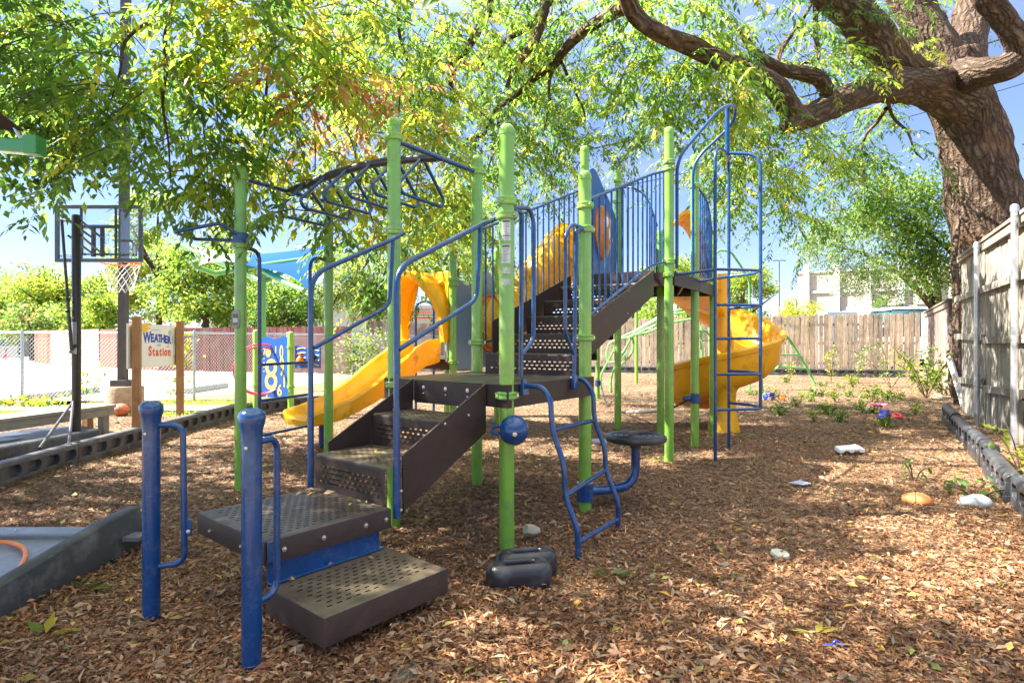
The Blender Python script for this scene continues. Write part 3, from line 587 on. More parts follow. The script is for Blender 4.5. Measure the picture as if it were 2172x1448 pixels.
def step(O, U, Vv, lu, lv, h, name, mat, **kw):
    mb = MB(); perf(mb, O, U, Vv, lu, lv, **kw); lip(mb, O, U, Vv, lu, lv, h); return mb.build(name, M[mat], PS, smooth=0.6, fix=False)
def bolt(p, n_, parent, r=0.011):
    b = MB(); b.lathe([(r, -0.002), (r, 0.003), (r * 0.55, 0.0035), (r * 0.5, 0.007), (0.001, 0.008)], p, n_, seg=12); return b.build('bolt', M['bolt'], parent)
u = V((0.62, 0.785, 0)).normalized(); w = V((-u.y, u.x, 0))
# transfer platform, top z .375
zt = 0.375
def on(px, py, z): return G(px, py, z)
Lc, Nc, Rc, Fc = on(400, 1096, zt), on(563, 1146, zt), on(822, 1076, zt), on(655, 1032, zt)
U1 = (Rc - Nc); lu1 = U1.length; U1.normalize(); V1 = V((-U1.y, U1.x, 0)); lv1 = ((Lc - Nc).dot(V1) + (Fc - Rc).dot(V1)) / 2
tp = step(Nc, U1, V1, lu1, lv1, 0.095, 'transfer_platform', 'pvc', cu=0.038, cv=0.030, su=0.024, sv=0.0085)
for t in (0.12, 0.42, 0.78, 0.97): bolt(Nc + U1 * lu1 * t - V1 * 0.0125 - V((0, 0, 0.05)), -V1, tp)
for t in (0.3, 0.8): bolt(Nc + V1 * lv1 * t - U1 * 0.0125 - V((0, 0, 0.06)), -U1, tp, 0.008)
# blue riser board and first step
zs = 0.19
Sn, Sr, Sb, Sq = on(689, 1306, zs), on(941, 1204, zs), on(568, 1244, zs), on(825, 1159, zs)
lvs = ((Sb - Sn).dot(V1) + (Sq - Sr).dot(V1)) / 2; lus = (Sr - Sn).dot(U1)
fs = step(Sn, U1, V1, lus, lvs, 0.105, 'entry_step', 'pvc2', cu=0.042, cv=0.034, su=0.024, sv=0.0095, mg=0.035)
bb = MB(); o0 = Sn + V1 * (lvs + 0.018); bb.box(V((o0.x, o0.y, 0.16)) + U1 * 0.0, U1 * (lus - 0.03), V1 * 0.012, (0, 0, zt - 0.16 - 0.02)); bb.box(V((o0.x, o0.y, zs + 0.004)), U1 * (lus - 0.02), -V1 * 0.03, (0, 0, 0.006)); bb.build('riser_board', M['blue'], PS, smooth=0, bevel=0.002)
for t, k in ((0.45, 0.6),):
    c = Sn + U1 * lus * t + V1 * lvs * k; b2 = MB(); b2.lathe([(0.037, -0.2), (0.037, zs - 0.02)], (c.x, c.y, 0), seg=16); b2.build('support_leg', M['blue'], PS)
c = Nc + U1 * lu1 * 0.7 + V1 * lv1 * 0.6; b2 = MB(); b2.lathe([(0.037, -0.2), (0.037, zt - 0.02)], (c.x, c.y, 0), seg=16); b2.build('support_leg', M['blue'], PS)
# two mushroom posts with grab loops
def blue_post(base, top_z, r=0.0345):
    x, y = base.x, base.y; m = MB(); m.lathe([(r, -0.2), (r, top_z - 0.10), (r + 0.0015, top_z - 0.099)], (x, y, 0), seg=24); p = m.build('transfer_post', M['blue'], PS)
    m = MB(); h = top_z; m.lathe([(r + 0.002, h - 0.115), (r + 0.003, h - 0.075), (r + 0.010, h - 0.052), (r + 0.0125, h - 0.034), (r + 0.011, h - 0.018), (r * 0.95, h - 0.005), (r * 0.5, h), (0.001, h + 0.001)], (x, y, 0), seg=24); m.build('mushroom_cap', M['blue'], p)
    m = MB(); m.lathe([(0.006, 0), (0.006, 0.004), (0.001, 0.005)], (x - 0.004, y - r, h - 0.135), (0, -1, 0), seg=10); m.build('cap_screw', M['bolt'], p)
    return p
b1 = G(321, 1303); b2_ = G(534, 1416)
p1 = blue_post(b1, z_at(850, b1.y)); p2 = blue_post(b2_, z_at(866, b2_.y))
def plane_tube(name, pix, O, d, r, parent=PS, mat='blue', rad=0.05, seg=12, closed=False):
    pts = [PP(x, y, O, d) for x, y in pix]; m = MB(); m.tube(round_path(pts, rad, closed=closed), r, seg, closed=closed); return m.build(name, M[mat], parent)
e1 = unit(b1, Lc)
d1 = V((1, 0.12, 0)).normalized()
lp = plane_tube('grab_loop', [(338, 901), (388, 901), (392, 1194), (336, 1200)], b1, d1, 0.0125, p1, rad=0.055)
q = PP(392, 1115, b1, d1); m = MB(); m.box(q + V((0.0, -0.004, -0.045)), V((0.028, 0.003, 0)), V((0, 0.008, 0)), (0, 0, 0.075)); tb = m.build('mounting_tab', M['blue'], p1, bevel=0.003); bolt(q + V((0.018, -0.005, -0.022)), (0, -1, 0), p1, 0.009)
d2 = unit(b2_, Nc + U1 * 0.06)
d2 = V((0.28, 0.96, 0)).normalized()
lz = b2_ + d2 * 0.135
m = MB(); m.tube(round_path([b2_ + V((0, 0, 0.80)) + d2 * 0.03, lz + V((0, 0, 0.80)), lz + V((0, 0, 0.22)), b2_ + V((0, 0, 0.22)) + d2 * 0.03], 0.06), 0.0125, 12); m.build('grab_loop', M['blue'], p2)
q = PP(583, 1165, Nc - V1 * 0.014, U1); m = MB(); m.box(q - U1 * 0.035 - V((0, 0, 0.045)) - V1 * 0.002, U1 * 0.05, -V1 * 0.006, (0, 0, 0.085)); m.build('mounting_tab', M['blue'], p2, bevel=0.012); bolt(q - V1 * 0.009 - V((0, 0, 0.005)), -V1, p2, 0.011)
# ---- lower stairs
T1 = [on(822, 994, 0.55), on(653, 962, 0.55)]
Rp = V((-0.590, 2.805, 0)); wid = 0.60
Lp = Rp + w * wid
def tread(s, z, depth, nm='stair_tread', mat='pvc2', O=Rp, wd=wid, rz=0.18, uu=u, ww=w):
    o = O + uu * s + V((0, 0, z)) + ww * 0.012; mb = MB(); wd -= 0.024
    perf(mb, o, uu, ww, depth, wd, cu=0.040, cv=0.030, su=0.024, sv=0.009, mg=0.02)
    # rounded nosing then perforated riser below
    prof = [(0, 0), (-0.008, -0.003), (-0.012, -0.012)]
    rows = [[o + uu * x + V((0, 0, zz)) + ww * k for x, zz in prof] for k in (0, wd)]
    mb.add(rows[0] + rows[1], [(i, 3 + i, 4 + i, i + 1) for i in range(2)])
    perf(mb, o - uu * 0.012 + V((0, 0, -rz)), ww, V((0, 0, 1)), wd, rz - 0.012, cu=0.042, cv=0.026, su=0.026, sv=0.010, mg=0.022)
    mb.add([o + uu * depth, o + uu * depth + ww * wd, o + uu * depth + ww * wd - V((0, 0, 0.05)), o + uu * depth - V((0, 0, 0.05))], [(0, 1, 2, 3)])
    return mb.build(nm, M[mat], PS, smooth=0.5, fix=False)
tread(0.0, 0.555, 0.37); tread(0.385, 0.735, 0.30)
# deck face above the second tread
zd = 0.915
deck([A - u * 0.045 - w * 0.045, D + u * 0.045 - w * 0.045, Fp + u * 0.045 + w * 0.045, E - u * 0.045 + w * 0.045], zd)
m = MB(); o = Rp + u * 0.70 + w * 0.012; m.box(V((o.x, o.y, 0.775)), w * (wid - 0.024), u * 0.006, (0, 0, zd - 0.775 - 0.004)); fb = m.build('riser_board', M['pvc'], PS, smooth=0)
for t in (0.2, 0.5, 0.82): bolt(V((o.x, o.y, 0.872)) + w * wid * t - u * 0.001, -u, fb, 0.012); bolt(V((o.x, o.y, 0.835)) + w * wid * t - u * 0.001, -u, fb, 0.006)
def stringer(O, pix=None, pts=None, th=0.012, side=1, name='stringer'):
    m = MB(); poly = [PP(x, y, O, u) for x, y in pix] if pix else pts; m.prism(poly, w * th * side); return m.build(name, M['pvc'], PS, smooth=0, bevel=0.003)
sp = [(851, 965), (1028, 812), (1028, 916), (853, 1085)]
st1 = stringer(Rp, sp, side=-1)
sh = wid * w
pts = [PP(x, y, Rp, u) + sh for x, y in sp]; st2 = stringer(Lp, pts=pts, side=1)
for x, y in ((940, 898), (990, 880)): bolt(PP(x, y, Rp, u) - w * 0.012, -w, st1, 0.008)
# handrails of the lower stairs
Oh = Rp - w * 0.024; rh = 0.0145
hr = plane_tube('handrail', [(842, 1098), (840, 568), (1028, 473), (1058, 461)], Oh, u, rh, rad=0.11)
plane_tube('handrail_loop', [(846, 741), (1012, 634), (1019, 478)], Oh, u, 0.012, hr, rad=0.06)
m = MB(); q = PP(842, 1098, Oh, u); m.tube([q, PP(841, 866, Oh, u)], 0.0175, 12); m.build('rail_sleeve', M['blue'], hr)
for y in (1040, 1080): bolt(PP(846, y, Oh, u) - w * 0.016, -w, hr, 0.008)
Ol = Lp + w * 0.024
hl = plane_tube('handrail', [(659, 1010), (659, 583), (834, 507), (856, 494)], Ol, u, rh, rad=0.11)
plane_tube('handrail_loop', [(665, 738), (826, 648), (834, 506)], Ol, u, 0.012, hl, rad=0.06)
m = MB(); m.tube([PP(659, 1040, Ol, u), PP(659, 842, Ol, u)], 0.0175, 12); m.build('rail_sleeve', M['blue'], hl)
# ---- deck entry hand holds on the A-D side and the bent ladder
ad = unit(A, D); no_ = V((ad.y, -ad.x, 0))
OA = V((A.x, A.y, 0)) + no_ * 0.02
hh = plane_tube('hand_loop', [(1088, 441), (1123, 441), (1132, 470), (1132, 722), (1106, 752)], OA, ad, 0.0135, rad=0.07)
plane_tube('hand_bar', [(1088, 447), (1107, 450), (1105, 800)], OA, ad, 0.0135, hh, rad=0.03)
hh2 = plane_tube('hand_loop', [(1236, 484), (1212, 474), (1199, 500), (1199, 705), (1216, 750)], OA, ad, 0.0125, rad=0.05)
plane_tube('hand_bar', [(1236, 486), (1222, 486), (1218, 798)], OA, ad, 0.0135, hh2, rad=0.03)
for px in (1108, 1215):
    q = PP(px, 812, OA + no_ * 0.03, ad); q.z = 0; m = MB(); m.hexa([q + ad * x + no_ * y + V((0, 0, 0.85)) for x, y in ((-.03, 0), (.03, 0), (.03, .03), (-.03, .03))], [q + ad * x + no_ * y + V((0, 0, 0.945)) for x, y in ((-.018, 0), (.018, 0), (.018, .02), (-.018, .02))]); m.build('foot_bracket', M['blue'], PS, bevel=0.004)
def vpl(px, py, O): return PP(px, py, O, no_)
OL = V((A.x, A.y, 0)) + ad * 0.10; OR = V((A.x, A.y, 0)) + ad * 0.72
def bent(pix, O, base):
    pts = [vpl(x, y, O) for x, y in pix]; pts.append(V((pts[-1].x, pts[-1].y, -0.1))); return pts
left = bent([(1112, 818), (1150, 819), (1168, 846), (1171, 912), (1197, 985), (1198, 1052), (1224, 1118), (1226, 1150)], OL, 0)
right = bent([(1212, 802), (1238, 803), (1259, 832), (1260, 891), (1284, 950), (1284, 996), (1312, 1066), (1311, 1100)], OR, 0)
lad = empty('bent_ladder', (0.3, 3.6, 0), None, None); lad.parent = PS; lad.location = V((0.3, 3.6, 0)) - PS.location
for pts in (left, right):
    m = MB(); m.tube(round_path(pts, 0.07), 0.0155, 12); m.build('side_rail', M['blue'], lad)
for i, j in ((3, 3), (5, 5), (7, 7)):
    m = MB(); m.tube([left[i], right[j]], 0.0135, 10); m.build('rung', M['blue'], lad)
# ball on post A
bc = V((A.x + 0.04, A.y - 0.098, z_at(912, 3.25))); m = MB(); m.ellip(bc, 0.083, 0.083, 0.083, 24, 16); bl = m.build('sound_ball', M['blue'], PS)
m = MB(); m.tube([bc + V((-0.098 + 0.024 * math.cos(a), 0.01, 0.024 * math.sin(a))) for a in np.linspace(0, 2 * math.pi, 13)[:-1]], 0.009, 8, closed=True); m.build('lug', M['blue'], bl)
bolt(bc + V((0.005, -0.083, -0.01)), (0.05, -1, 0), bl, 0.012); m = MB(); m.box(bc + V((-0.03, 0.05, -0.03)), (0.06, 0, 0), (0, 0.03, 0), (0, 0, 0.06)); m.build('bracket', M['blue'], bl)
# warning stickers on post A
def sticker(p, r, z0, z1, a0, a1, mat, name='sticker', ex=0.0012):
    m = MB(); k = 10; vs = []
    for z in (z0, z1):
        for i in range(k + 1):
            a = a0 + (a1 - a0) * i / k; vs.append((p.x + math.cos(a) * (r + ex), p.y + math.sin(a) * (r + ex), z))
    m.add(vs, [(i, i + 1, k + 2 + i, k + 1 + i) for i in range(k)]); return m.build(name, M[mat], pa)
M['label'] = pmat('printed_label', (0.55, 0.57, 0.54), 0.4, 0.05); M['ink'] = pmat('label_ink', (0.12, 0.13, 0.12), 0.5, 0.1); M['worn'] = pmat('worn_label', (0.30, 0.36, 0.26), 0.5, 0.35, 60, dirt=(0.55, 0.55, 0.52), dscale=40, dlo=0.45, dhi=0.6)
a0, a1 = math.radians(-128), math.radians(-62)
for y0, y1 in ((468, 513), (520, 560)):
    sticker(A, R_POST, z_at(y1, A.y), z_at(y0, A.y), a0, a1, 'label')
    sticker(A, R_POST, z_at(y0 + 7, A.y), z_at(y0 + 2, A.y), a0 + 0.1, a1 - 0.1, 'ink', ex=0.0016)
    yy = y0 + 10
    while yy < y1 - 3: sticker(A, R_POST, z_at(yy + 1, A.y), z_at(yy, A.y), a0 + 0.15, a1 - 0.15 - rnd.uniform(0, 0.4), 'ink', ex=0.0016); yy += 3.2
sticker(A, R_POST, z_at(504, A.y), z_at(502, A.y), a0, a1, 'ink', ex=0.0016)
for y0, y1 in ((568, 582), (592, 606)): sticker(A, R_POST, z_at(y1, A.y), z_at(y0, A.y), a0, a1, 'worn')
# ---- round seat on a bent arm
m = MB(); sc = V((P(1348, 930, 4.25).x, 4.25, z_at(925, 4.25))); 
arm = [V((D.x, D.y, z_at(1042, D.y))), V((D.x + 0.13, D.y + 0.04, z_at(1042, D.y))), V((sc.x, sc.y, z_at(1042, D.y))), V((sc.x, sc.y, sc.z - 0.035))]
m.tube(round_path(arm, 0.26, 8), 0.032, 16); ar = m.build('seat_arm', M['blue'], PS)
m = MB(); m.lathe([(0.047, -0.062), (0.058, -0.06), (0.060, -0.045), (0.056, -0.025), (0.06, 0), (0.056, 0.025), (0.060, 0.045), (0.058, 0.06), (0.047, 0.062)], (D.x, D.y, z_at(1042, D.y)), seg=20); m.build('seat_clamp', M['blue'], ar)
m = MB(); m.lathe([(0.02, -0.04), (0.20, -0.035), (0.216, -0.028), (0.222, -0.012), (0.218, 0.004), (0.205, 0.010), (0.19, 0.008), (0.02, 0.006)], sc, seg=40)
st = m.build('round_seat', M['black'], ar)
for r in (0.05, 0.09, 0.13, 0.17):
    m = MB(); m.tube([sc + V((r * math.cos(a), r * math.sin(a), 0.009)) for a in np.linspace(0, 2 * math.pi, 40)[:-1]], 0.004, 5, closed=True); m.build('tread_ring', M['timber'], st)
m = MB(); m.lathe([(0.04, -0.085), (0.04, -0.03)], sc, seg=16); m.build('seat_socket', M['black'], ar); bolt(sc + V((0.02, -0.042, -0.055)), (0.1, -1, 0), ar, 0.009)
# ---- upper stairs
dh = unit(D, H_); wh = V((-dh.y, dh.x, 0)); OD = V((D.x, D.y, 0)) + dh * 0.02 + wh * 0.05; wu = 0.82
for i in range(5): tread(0.02 + 0.31 * i, 1.065 + 0.152 * i, 0.30, O=OD, wd=wu, rz=0.152, uu=dh, ww=wh, mat='pvc')
def PD(x, y): return PP(x, y, V((D.x, D.y, 0)) + wh * 0.035, dh)
poly = [PD(1251, 757), PD(1251, 676), PD(1386, 573), PD(1387, 626)]
ss = MB(); ss.prism(poly, wh * 0.012); st3 = ss.build('stringer', M['pvc'], PS, smooth=0, bevel=0.003); bolt(PD(1331, 665) - wh * 0.001, -wh, st3, 0.007); bolt(PD(1333, 617) - wh * 0.001, -wh, st3, 0.006)
sl_ = V((0, 0, 0.16)); poly2 = [p + wh * (wu + 0.02) for p in poly]; 
ss = MB(); ss.prism(poly2, wh * 0.012); ss.build('stringer', M['pvc'], PS, smooth=0, bevel=0.003)
m = MB(); o = OD + dh * 1.56; m.box(V((o.x, o.y, 1.66)), wh * wu, dh * 0.006, (0, 0, 0.15)); m.build('riser_board', M['pvc'], PS, smooth=0)
zu = 1.822
deck([H_ - dh * 0.02 - wh * 0.06, I_ + V((0.06, -0.02, 0)), Lq + V((0.03, 0.03, 0)), Mq + V((0, 0.05, 0)), J + V((-0.02, 0.05, 0)), K - dh * 0.04 + wh * 0.05], zu, name='upper_deck')
# guard rails with balusters
def guard(name, top, bot, n_, r=0.0125, rb=0.008, ends=True):
    """top, bot: polylines (Vectors) sampled evenly for the bars"""
    m = MB(); m.tube(top, r, 10); g = m.build(name, M['blue'], PS)
    m = MB(); m.tube(bot, r, 10); m.build('bottom_rail', M['blue'], g)
    def at(pl, t):
        Ls = [(pl[i + 1] - pl[i]).length for i in range(len(pl) - 1)]; T = sum(Ls) * t
        for i, l in enumerate(Ls):
            if T <= l or i == len(Ls) - 1: return pl[i].lerp(pl[i + 1], min(1, T / l))
            T -= l
    for i in range(n_):
        t = (i + 0.5) / n_; a = at(top, t); 
        # the bar is vertical: find the bottom point with the same plan position
        best = min((at(bot, k / 80) for k in range(81)), key=lambda p: (p.xy - a.xy).length)
        b = V((a.x, a.y, best.z)); m = MB(); m.tube([a, b], rb, 8); m.build('baluster', M['blue'], g)
    return g
OG = V((D.x, D.y, 0)) - wh * 0.0
def PG(x, y): return PP(x, y, OG, dh)
g1 = guard('guard_rail', round_path([PG(1250, 423), PG(1384, 369), PG(1412, 363)], 0.1), round_path([PG(1250, 669), PG(1381, 563), PG(1410, 557)], 0.08), 15)
fk = unit(Fp, K); OF = V((Fp.x, Fp.y, 0))
def PFK(x, y): return PP(x, y, OF, fk)
g2 = guard('guard_rail', round_path([PFK(1022, 486), PFK(1060, 471), PFK(1125, 446), PFK(1227, 405), PFK(1250, 396)], 0.1), round_path([PFK(1020, 728), PFK(1058, 718), PFK(1095, 692), PFK(1238, 590)], 0.1), 19)
# arched barriers either side of the slide entrance, solid wave panel with a bubble on the K-J side
def arch_guard(a, b, zt0, zt1, n_):
    a, b = V((a.x, a.y, 0)), V((b.x, b.y, 0)); pts = [a.lerp(b, t) + V((0, 0, z)) for t, z in ((0.03, zt0), (0.35, zt0 - 0.03), (0.7, (zt0 + zt1) / 2 + 0.08), (0.93, zt1), (0.97, zt1 - 0.35), (0.97, 2.0))]
    return guard('barrier', smooth_path(pts[:4], 5), [a.lerp(b, 0.03) + V((0, 0, 1.88)), a.lerp(b, 0.97) + V((0, 0, 1.88))], n_, rb=0.009)
arch_guard(I_, Lq, 2.86, 2.45, 11); arch_guard(J, Mq, 3.12, 2.55, 10)
kj = unit(K, J); nk = V((-kj.y, kj.x, 0)); k0 = V((K.x, K.y, 0)) + kj * 0.07; Lk = (J - K).length - 0.14
m = MB(); prof = [(0, 1.84)] + [(Lk, 1.84), (Lk, 2.70)] + [(Lk * (1 - t), 2.72 + 0.36 * math.sin(t * math.pi * 0.75) ** 2 + 0.05 * math.sin(t * 9)) for t in np.linspace(0.05, 0.95, 14)] + [(0, 2.95)]
m.prism([k0 + kj * x + V((0, 0, z)) for x, z in prof], nk * 0.018); pn = m.build('wave_panel', M['panel'], PS, smooth=0.3)
cc = k0 + kj * (Lk * 0.46) + V((0, 0, 2.42)); m = MB(); m.lathe([(0.31, -0.01), (0.315, 0.02), (0.29, 0.035), (0.2, 0.075), (0.1, 0.095), (0.002, 0.1)], cc, -nk, seg=32); bd = m.build('bubble_window', M['orange'], pn)
for du, dz, hh_ in ((-0.10, 0.10, 0.11), (0.08, 0.12, 0.09), (-0.02, -0.02, 0.14), (0.1, -0.08, 0.08)):
    m = MB(); m.ellip(cc - nk * 0.088 + kj * du + V((0, 0, dz)), 0.02, 0.02, hh_ * 0.6, 10, 8); m.build('white_inlay', M['white'], bd)
# ---- cage climber with ladder rungs
V1b, V2b, V3b = G(1517, 978).xy, G(1546, 952).xy, V((2.452, 5.79))
cl = MB(); top = V((2.19, 5.96, 3.52)); hub = V((2.185, 5.96, 3.06))
cl.tube([hub + V((0, 0, -0.02)), hub + V((0, 0, 0.45))], 0.024, 14); cg = cl.build('cage_climber', M['blue'], PS)
for q, zb in ((V1b, -0.1), (V2b, -0.1), (V3b, 0.49)):
    d_ = V((q.x - hub.x, q.y - hub.y, 0)); m = MB(); m.tube(round_path([hub, V((q.x, q.y, 3.04 if q is not V3b else 3.0)), V((q.x, q.y, zb))], 0.16, 7), 0.0165, 12); m.build('upright', M['blue'], cg)
m = MB(); H3, I3 = V((H_.x + 0.07, H_.y - 0.02, 0)), V((I_.x - 0.045, I_.y - 0.08, 0))
pth = [H3 + V((0, 0, 1.85)), V((H3.x, H3.y, z_at(336, H3.y))), P(1531, 226, 5.75), P(1562, 222, 5.95), P(1556, 262, 6.2), V((I3.x, I3.y, z_at(343, I3.y))), I3 + V((0, 0, 1.85))]
m.tube(round_path(pth, 0.16, 7), 0.0165, 12); m.build('overhead_loop', M['blue'], cg)
for z in (1.845, 1.505, 1.18, 0.835, 0.495):
    a, b, c3 = V((V1b.x, V1b.y, z)), V((V2b.x, V2b.y, z)), V((V3b.x, V3b.y, z))
    ma = (a + c3) / 2 + V((0.05, -0.03, 0)); mb_ = (b + c3) / 2 + V((0.07, 0.02, 0))
    pth = smooth_path([a, ma, c3, mb_, b], 5)
    if z > 1.8: pth = [V((H_.x, H_.y + 0.03, 1.80)), V((H_.x + 0.12, H_.y - 0.03, 1.80))] + pth + [V((I_.x + 0.05, I_.y - 0.1, 1.80)), V((I_.x - 0.3, I_.y - 0.15, 1.80))]
    m = MB(); m.tube(pth, 0.0145, 10); m.build('rung', M['blue'], cg)
# ---- spiral slide
SC = V((2.83, 7.92, 0))
def slide_section(c, ang, zb, k=1.0, e=0.0):
    """one cross section of the chute; ang is the direction from the axis"""
    d_ = V((math.cos(ang), math.sin(ang), 0)); prof = [(0.15, 0.30), (0.13, 0.33), (0.11, 0.30), (0.115, 0.02), (0.14, -0.05), (0.38, -0.08), (0.60, -0.06), (0.71, 0.06), (0.745, 0.34), (0.785, 0.355), (0.80, 0.41), (0.775, 0.435), (0.73, 0.42), (0.705, 0.36), (0.665, 0.10), (0.57, -0.005), (0.38, -0.03), (0.18, 0.0), (0.155, 0.05)]
    return [c + d_ * r + V((0, 0, zb + z * k)) for r, z in prof]
def sweep(rows, name, mat, parent, cap=True):
    m = MB(); n_ = len(rows[0]); vs = [p for r in rows for p in r]; fs = []
    for i in range(len(rows) - 1):
        for k in range(n_): k2 = (k + 1) % n_; fs.append((i * n_ + k, i * n_ + k2, (i + 1) * n_ + k2, (i + 1) * n_ + k))
    fs.append(tuple(range(n_))); fs.append(tuple((len(rows) - 1) * n_ + k for k in range(n_ - 1, -1, -1)))
    m.add(vs, fs); return m.build(name, mat, parent, smooth=0.9)
kn = [(165, 1.80), (120, 1.60), (75, 1.33), (40, 1.13), (0, 0.90), (-45, 0.76), (-90, 0.63), (-135, 0.49), (-180, 0.36), (-225, 0.29), (-262, 0.27)]
rows = []
for i in range(64):
    a = 165 + (-262 - 165) * i / 63; z = np.interp(-a, [-k[0] for k in kn], [k[1] for k in kn]); rows.append(slide_section(SC, math.radians(a), z))
sp_ = sweep(rows, 'spiral_slide', M['yellow'], PS)
m = MB(); m.lathe([(0.085, -0.1), (0.085, 2.05)], SC, seg=18); m.build('center_column', M['yellow'], sp_)
lg = V((2.72, 7.78, 0)) + V((-0.02, -0.30, 0)); m = MB(); m.lathe([(0.20, -0.03), (0.19, 0.06), (0.14, 0.30), (0.15, 0.50), (0.26, 0.70)], lg, seg=18); m.build('slide_foot', M['yellow'], sp_)
# entry chute and hood between the two arched barriers
mid = (Mq + Lq) / 2; m = MB()
e0, e1 = V((Mq.x + 0.06, Mq.y + 0.05, 0)), V((Lq.x - 0.02, Lq.y + 0.05, 0))
m.add([e0 + V((0, 0, 1.80)), e1 + V((0, 0, 1.80)), V((2.95, 8.0, 1.45)), V((2.25, 8.2, 1.70))], [(0, 1, 2, 3)]); m.add([e0 + V((0, 0, 1.77)), e1 + V((0, 0, 1.77)), V((2.95, 8.0, 1.42)), V((2.25, 8.2, 1.67))], [(0, 1, 2, 3)]); m.build('entry_bed', M['yellow'], sp_, fix=False)
hd = []
for i in range(17):
    t = i / 16; x = e0.lerp(e1, t); z = 1.85 + 0.85 * (math.sin(math.pi * t) ** 0.45 if 0 < t < 1 else 0); nn2 = V((0, 0.45, -0.05)); hd.append([x + V((0, 0, z)), x + V((0, 0, z)) + nn2, x + V((0, 0, z + 0.05)) + nn2, x + V((0, 0, z + 0.05))])
sweep(hd, 'slide_hood', M['yellow'], sp_)
# ---- monkey bars
def cross(a, b, z1, z2, nm='crossbar'):
    m = MB(); m.tube([V((a.x, a.y, z1)), V((b.x, b.y, z2))], 0.0185, 12); return m.build(nm, M['blue'], PS)
cross(E, Fp, z_at(297, E.y), z_at(366, Fp.y)); cross(B_, Gp, z_at(379, B_.y), z_at(430, Gp.y))
ma, mb2 = PP(612, 408, V((B_.x, B_.y, 0)), unit(B_, Gp)), PP(930, 334, V((E.x, E.y, 0)), unit(E, Fp)); md = mb2 - ma
beam = [ma.lerp(mb2, t) + V((0, 0, 0.075 * math.sin(math.pi * t))) for t in np.linspace(0, 1, 13)]
m = MB(); m.tube(beam, 0.033, 16); bm_ = m.build('overhead_beam', M['navy'], PS)
cdir = (unit(E, Fp) + unit(B_, Gp)).normalized()
for i in range(6):
    t = 0.135 + 0.155 * i; c = ma.lerp(mb2, t) + V((0, 0, 0.075 * math.sin(math.pi * t) - 0.02)); dr = 0.235
    pts = [c - cdir * 0.03, c - cdir * 0.29 - V((0, 0, dr)), c - cdir * 0.25 - V((0, 0, dr + 0.06)), c + cdir * 0.25 - V((0, 0, dr + 0.06)), c + cdir * 0.29 - V((0, 0, dr)), c + cdir * 0.03]
    m = MB(); m.tube(round_path(pts, 0.07, 6), 0.0135, 10); m.build('triangle_rung', M['blue'], bm_)
# end ladder between the two outer posts
bg = unit(B_, Gp); bl0 = V((B_.x, B_.y, 0)); gl0 = V((Gp.x, Gp.y, 0)); zB = z_at(524, B_.y); zG = z_at(552, Gp.y)
ua = bl0 + bg * 0.20; ub = gl0 - bg * 0.27
m = MB(); m.tube(round_path([bl0 + V((0, 0, zB)), ua + V((0, 0, zB)), ua + V((0, 0, -0.1))], 0.18, 8), 0.0165, 12); l1 = m.build('end_ladder', M['blue'], PS)
m = MB(); m.tube(round_path([gl0 + V((0, 0, zG)), ub + V((0, 0, zG)), ub + V((0, 0, -0.1))], 0.18, 8), 0.0165, 12); m.build('upright', M['blue'], l1)
for py in (768, 840, 910):
    z = (z_at(py, ua.y) + z_at(py, ub.y)) / 2 - 0.01; m = MB(); m.tube([ua + V((0, 0, z)), ub + V((0, 0, z))], 0.0125, 10); m.build('rung', M['blue'], l1)
# chinning bar and its clamp on post B
m = MB(); zc = z_at(506, B_.y); bx = V((B_.x, B_.y, zc)); tip = V((B_.x - 0.47, B_.y + 0.05, zc + 0.03))
m.tube(round_path([bx + V((0.0, -0.05, 0.02)), bx + V((-0.10, -0.12, 0.10)), tip + V((0, -0.16, 0.0)), tip + V((0, 0.16, 0.0)), bx + V((-0.04, 0.1, 0.0)), bx + V((0, 0.04, 0))], 0.05), 0.0145, 12); cb_ = m.build('chinning_bar', M['blue'], PS)
m = MB(); m.lathe([(0.046, -0.042), (0.062, -0.04), (0.064, -0.02), (0.058, 0), (0.064, 0.02), (0.062, 0.04), (0.046, 0.042)], (B_.x, B_.y, zc), seg=18); m.build('bar_clamp', M['blue'], cb_, bevel=0.002)
# oval tag on post B
q = V((B_.x - 0.012, B_.y - 0.047, z_at(677, B_.y))); M['tagshell'] = pmat('grey_beige_plastic', (0.34, 0.31, 0.27), 0.5, 0.05)
m = MB(); m.prism([q + V((0.031 * math.cos(a), 0, 0.042 * (1 if math.sin(a) > 0 else -1) + 0.031 * math.sin(a))) for a in np.linspace(0.01, 2 * math.pi + 0.01, 25)[:-1]], (0, -0.014, 0)); tg = m.build('id_tag', M['tagshell'], pb, bevel=0.003)
m = MB(); m.box(q + V((-0.021, -0.0145, -0.045)), (0.042, 0, 0), (0, -0.002, 0), (0, 0, 0.085)); m.build('tag_window', M['ink'], pb, smooth=0)
m = MB(); m.box(q + V((-0.018, -0.017, -0.028)), (0.036, 0, 0), (0, -0.001, 0), (0, 0, 0.036)); m.build('tag_plate', M['label'], pb, smooth=0)
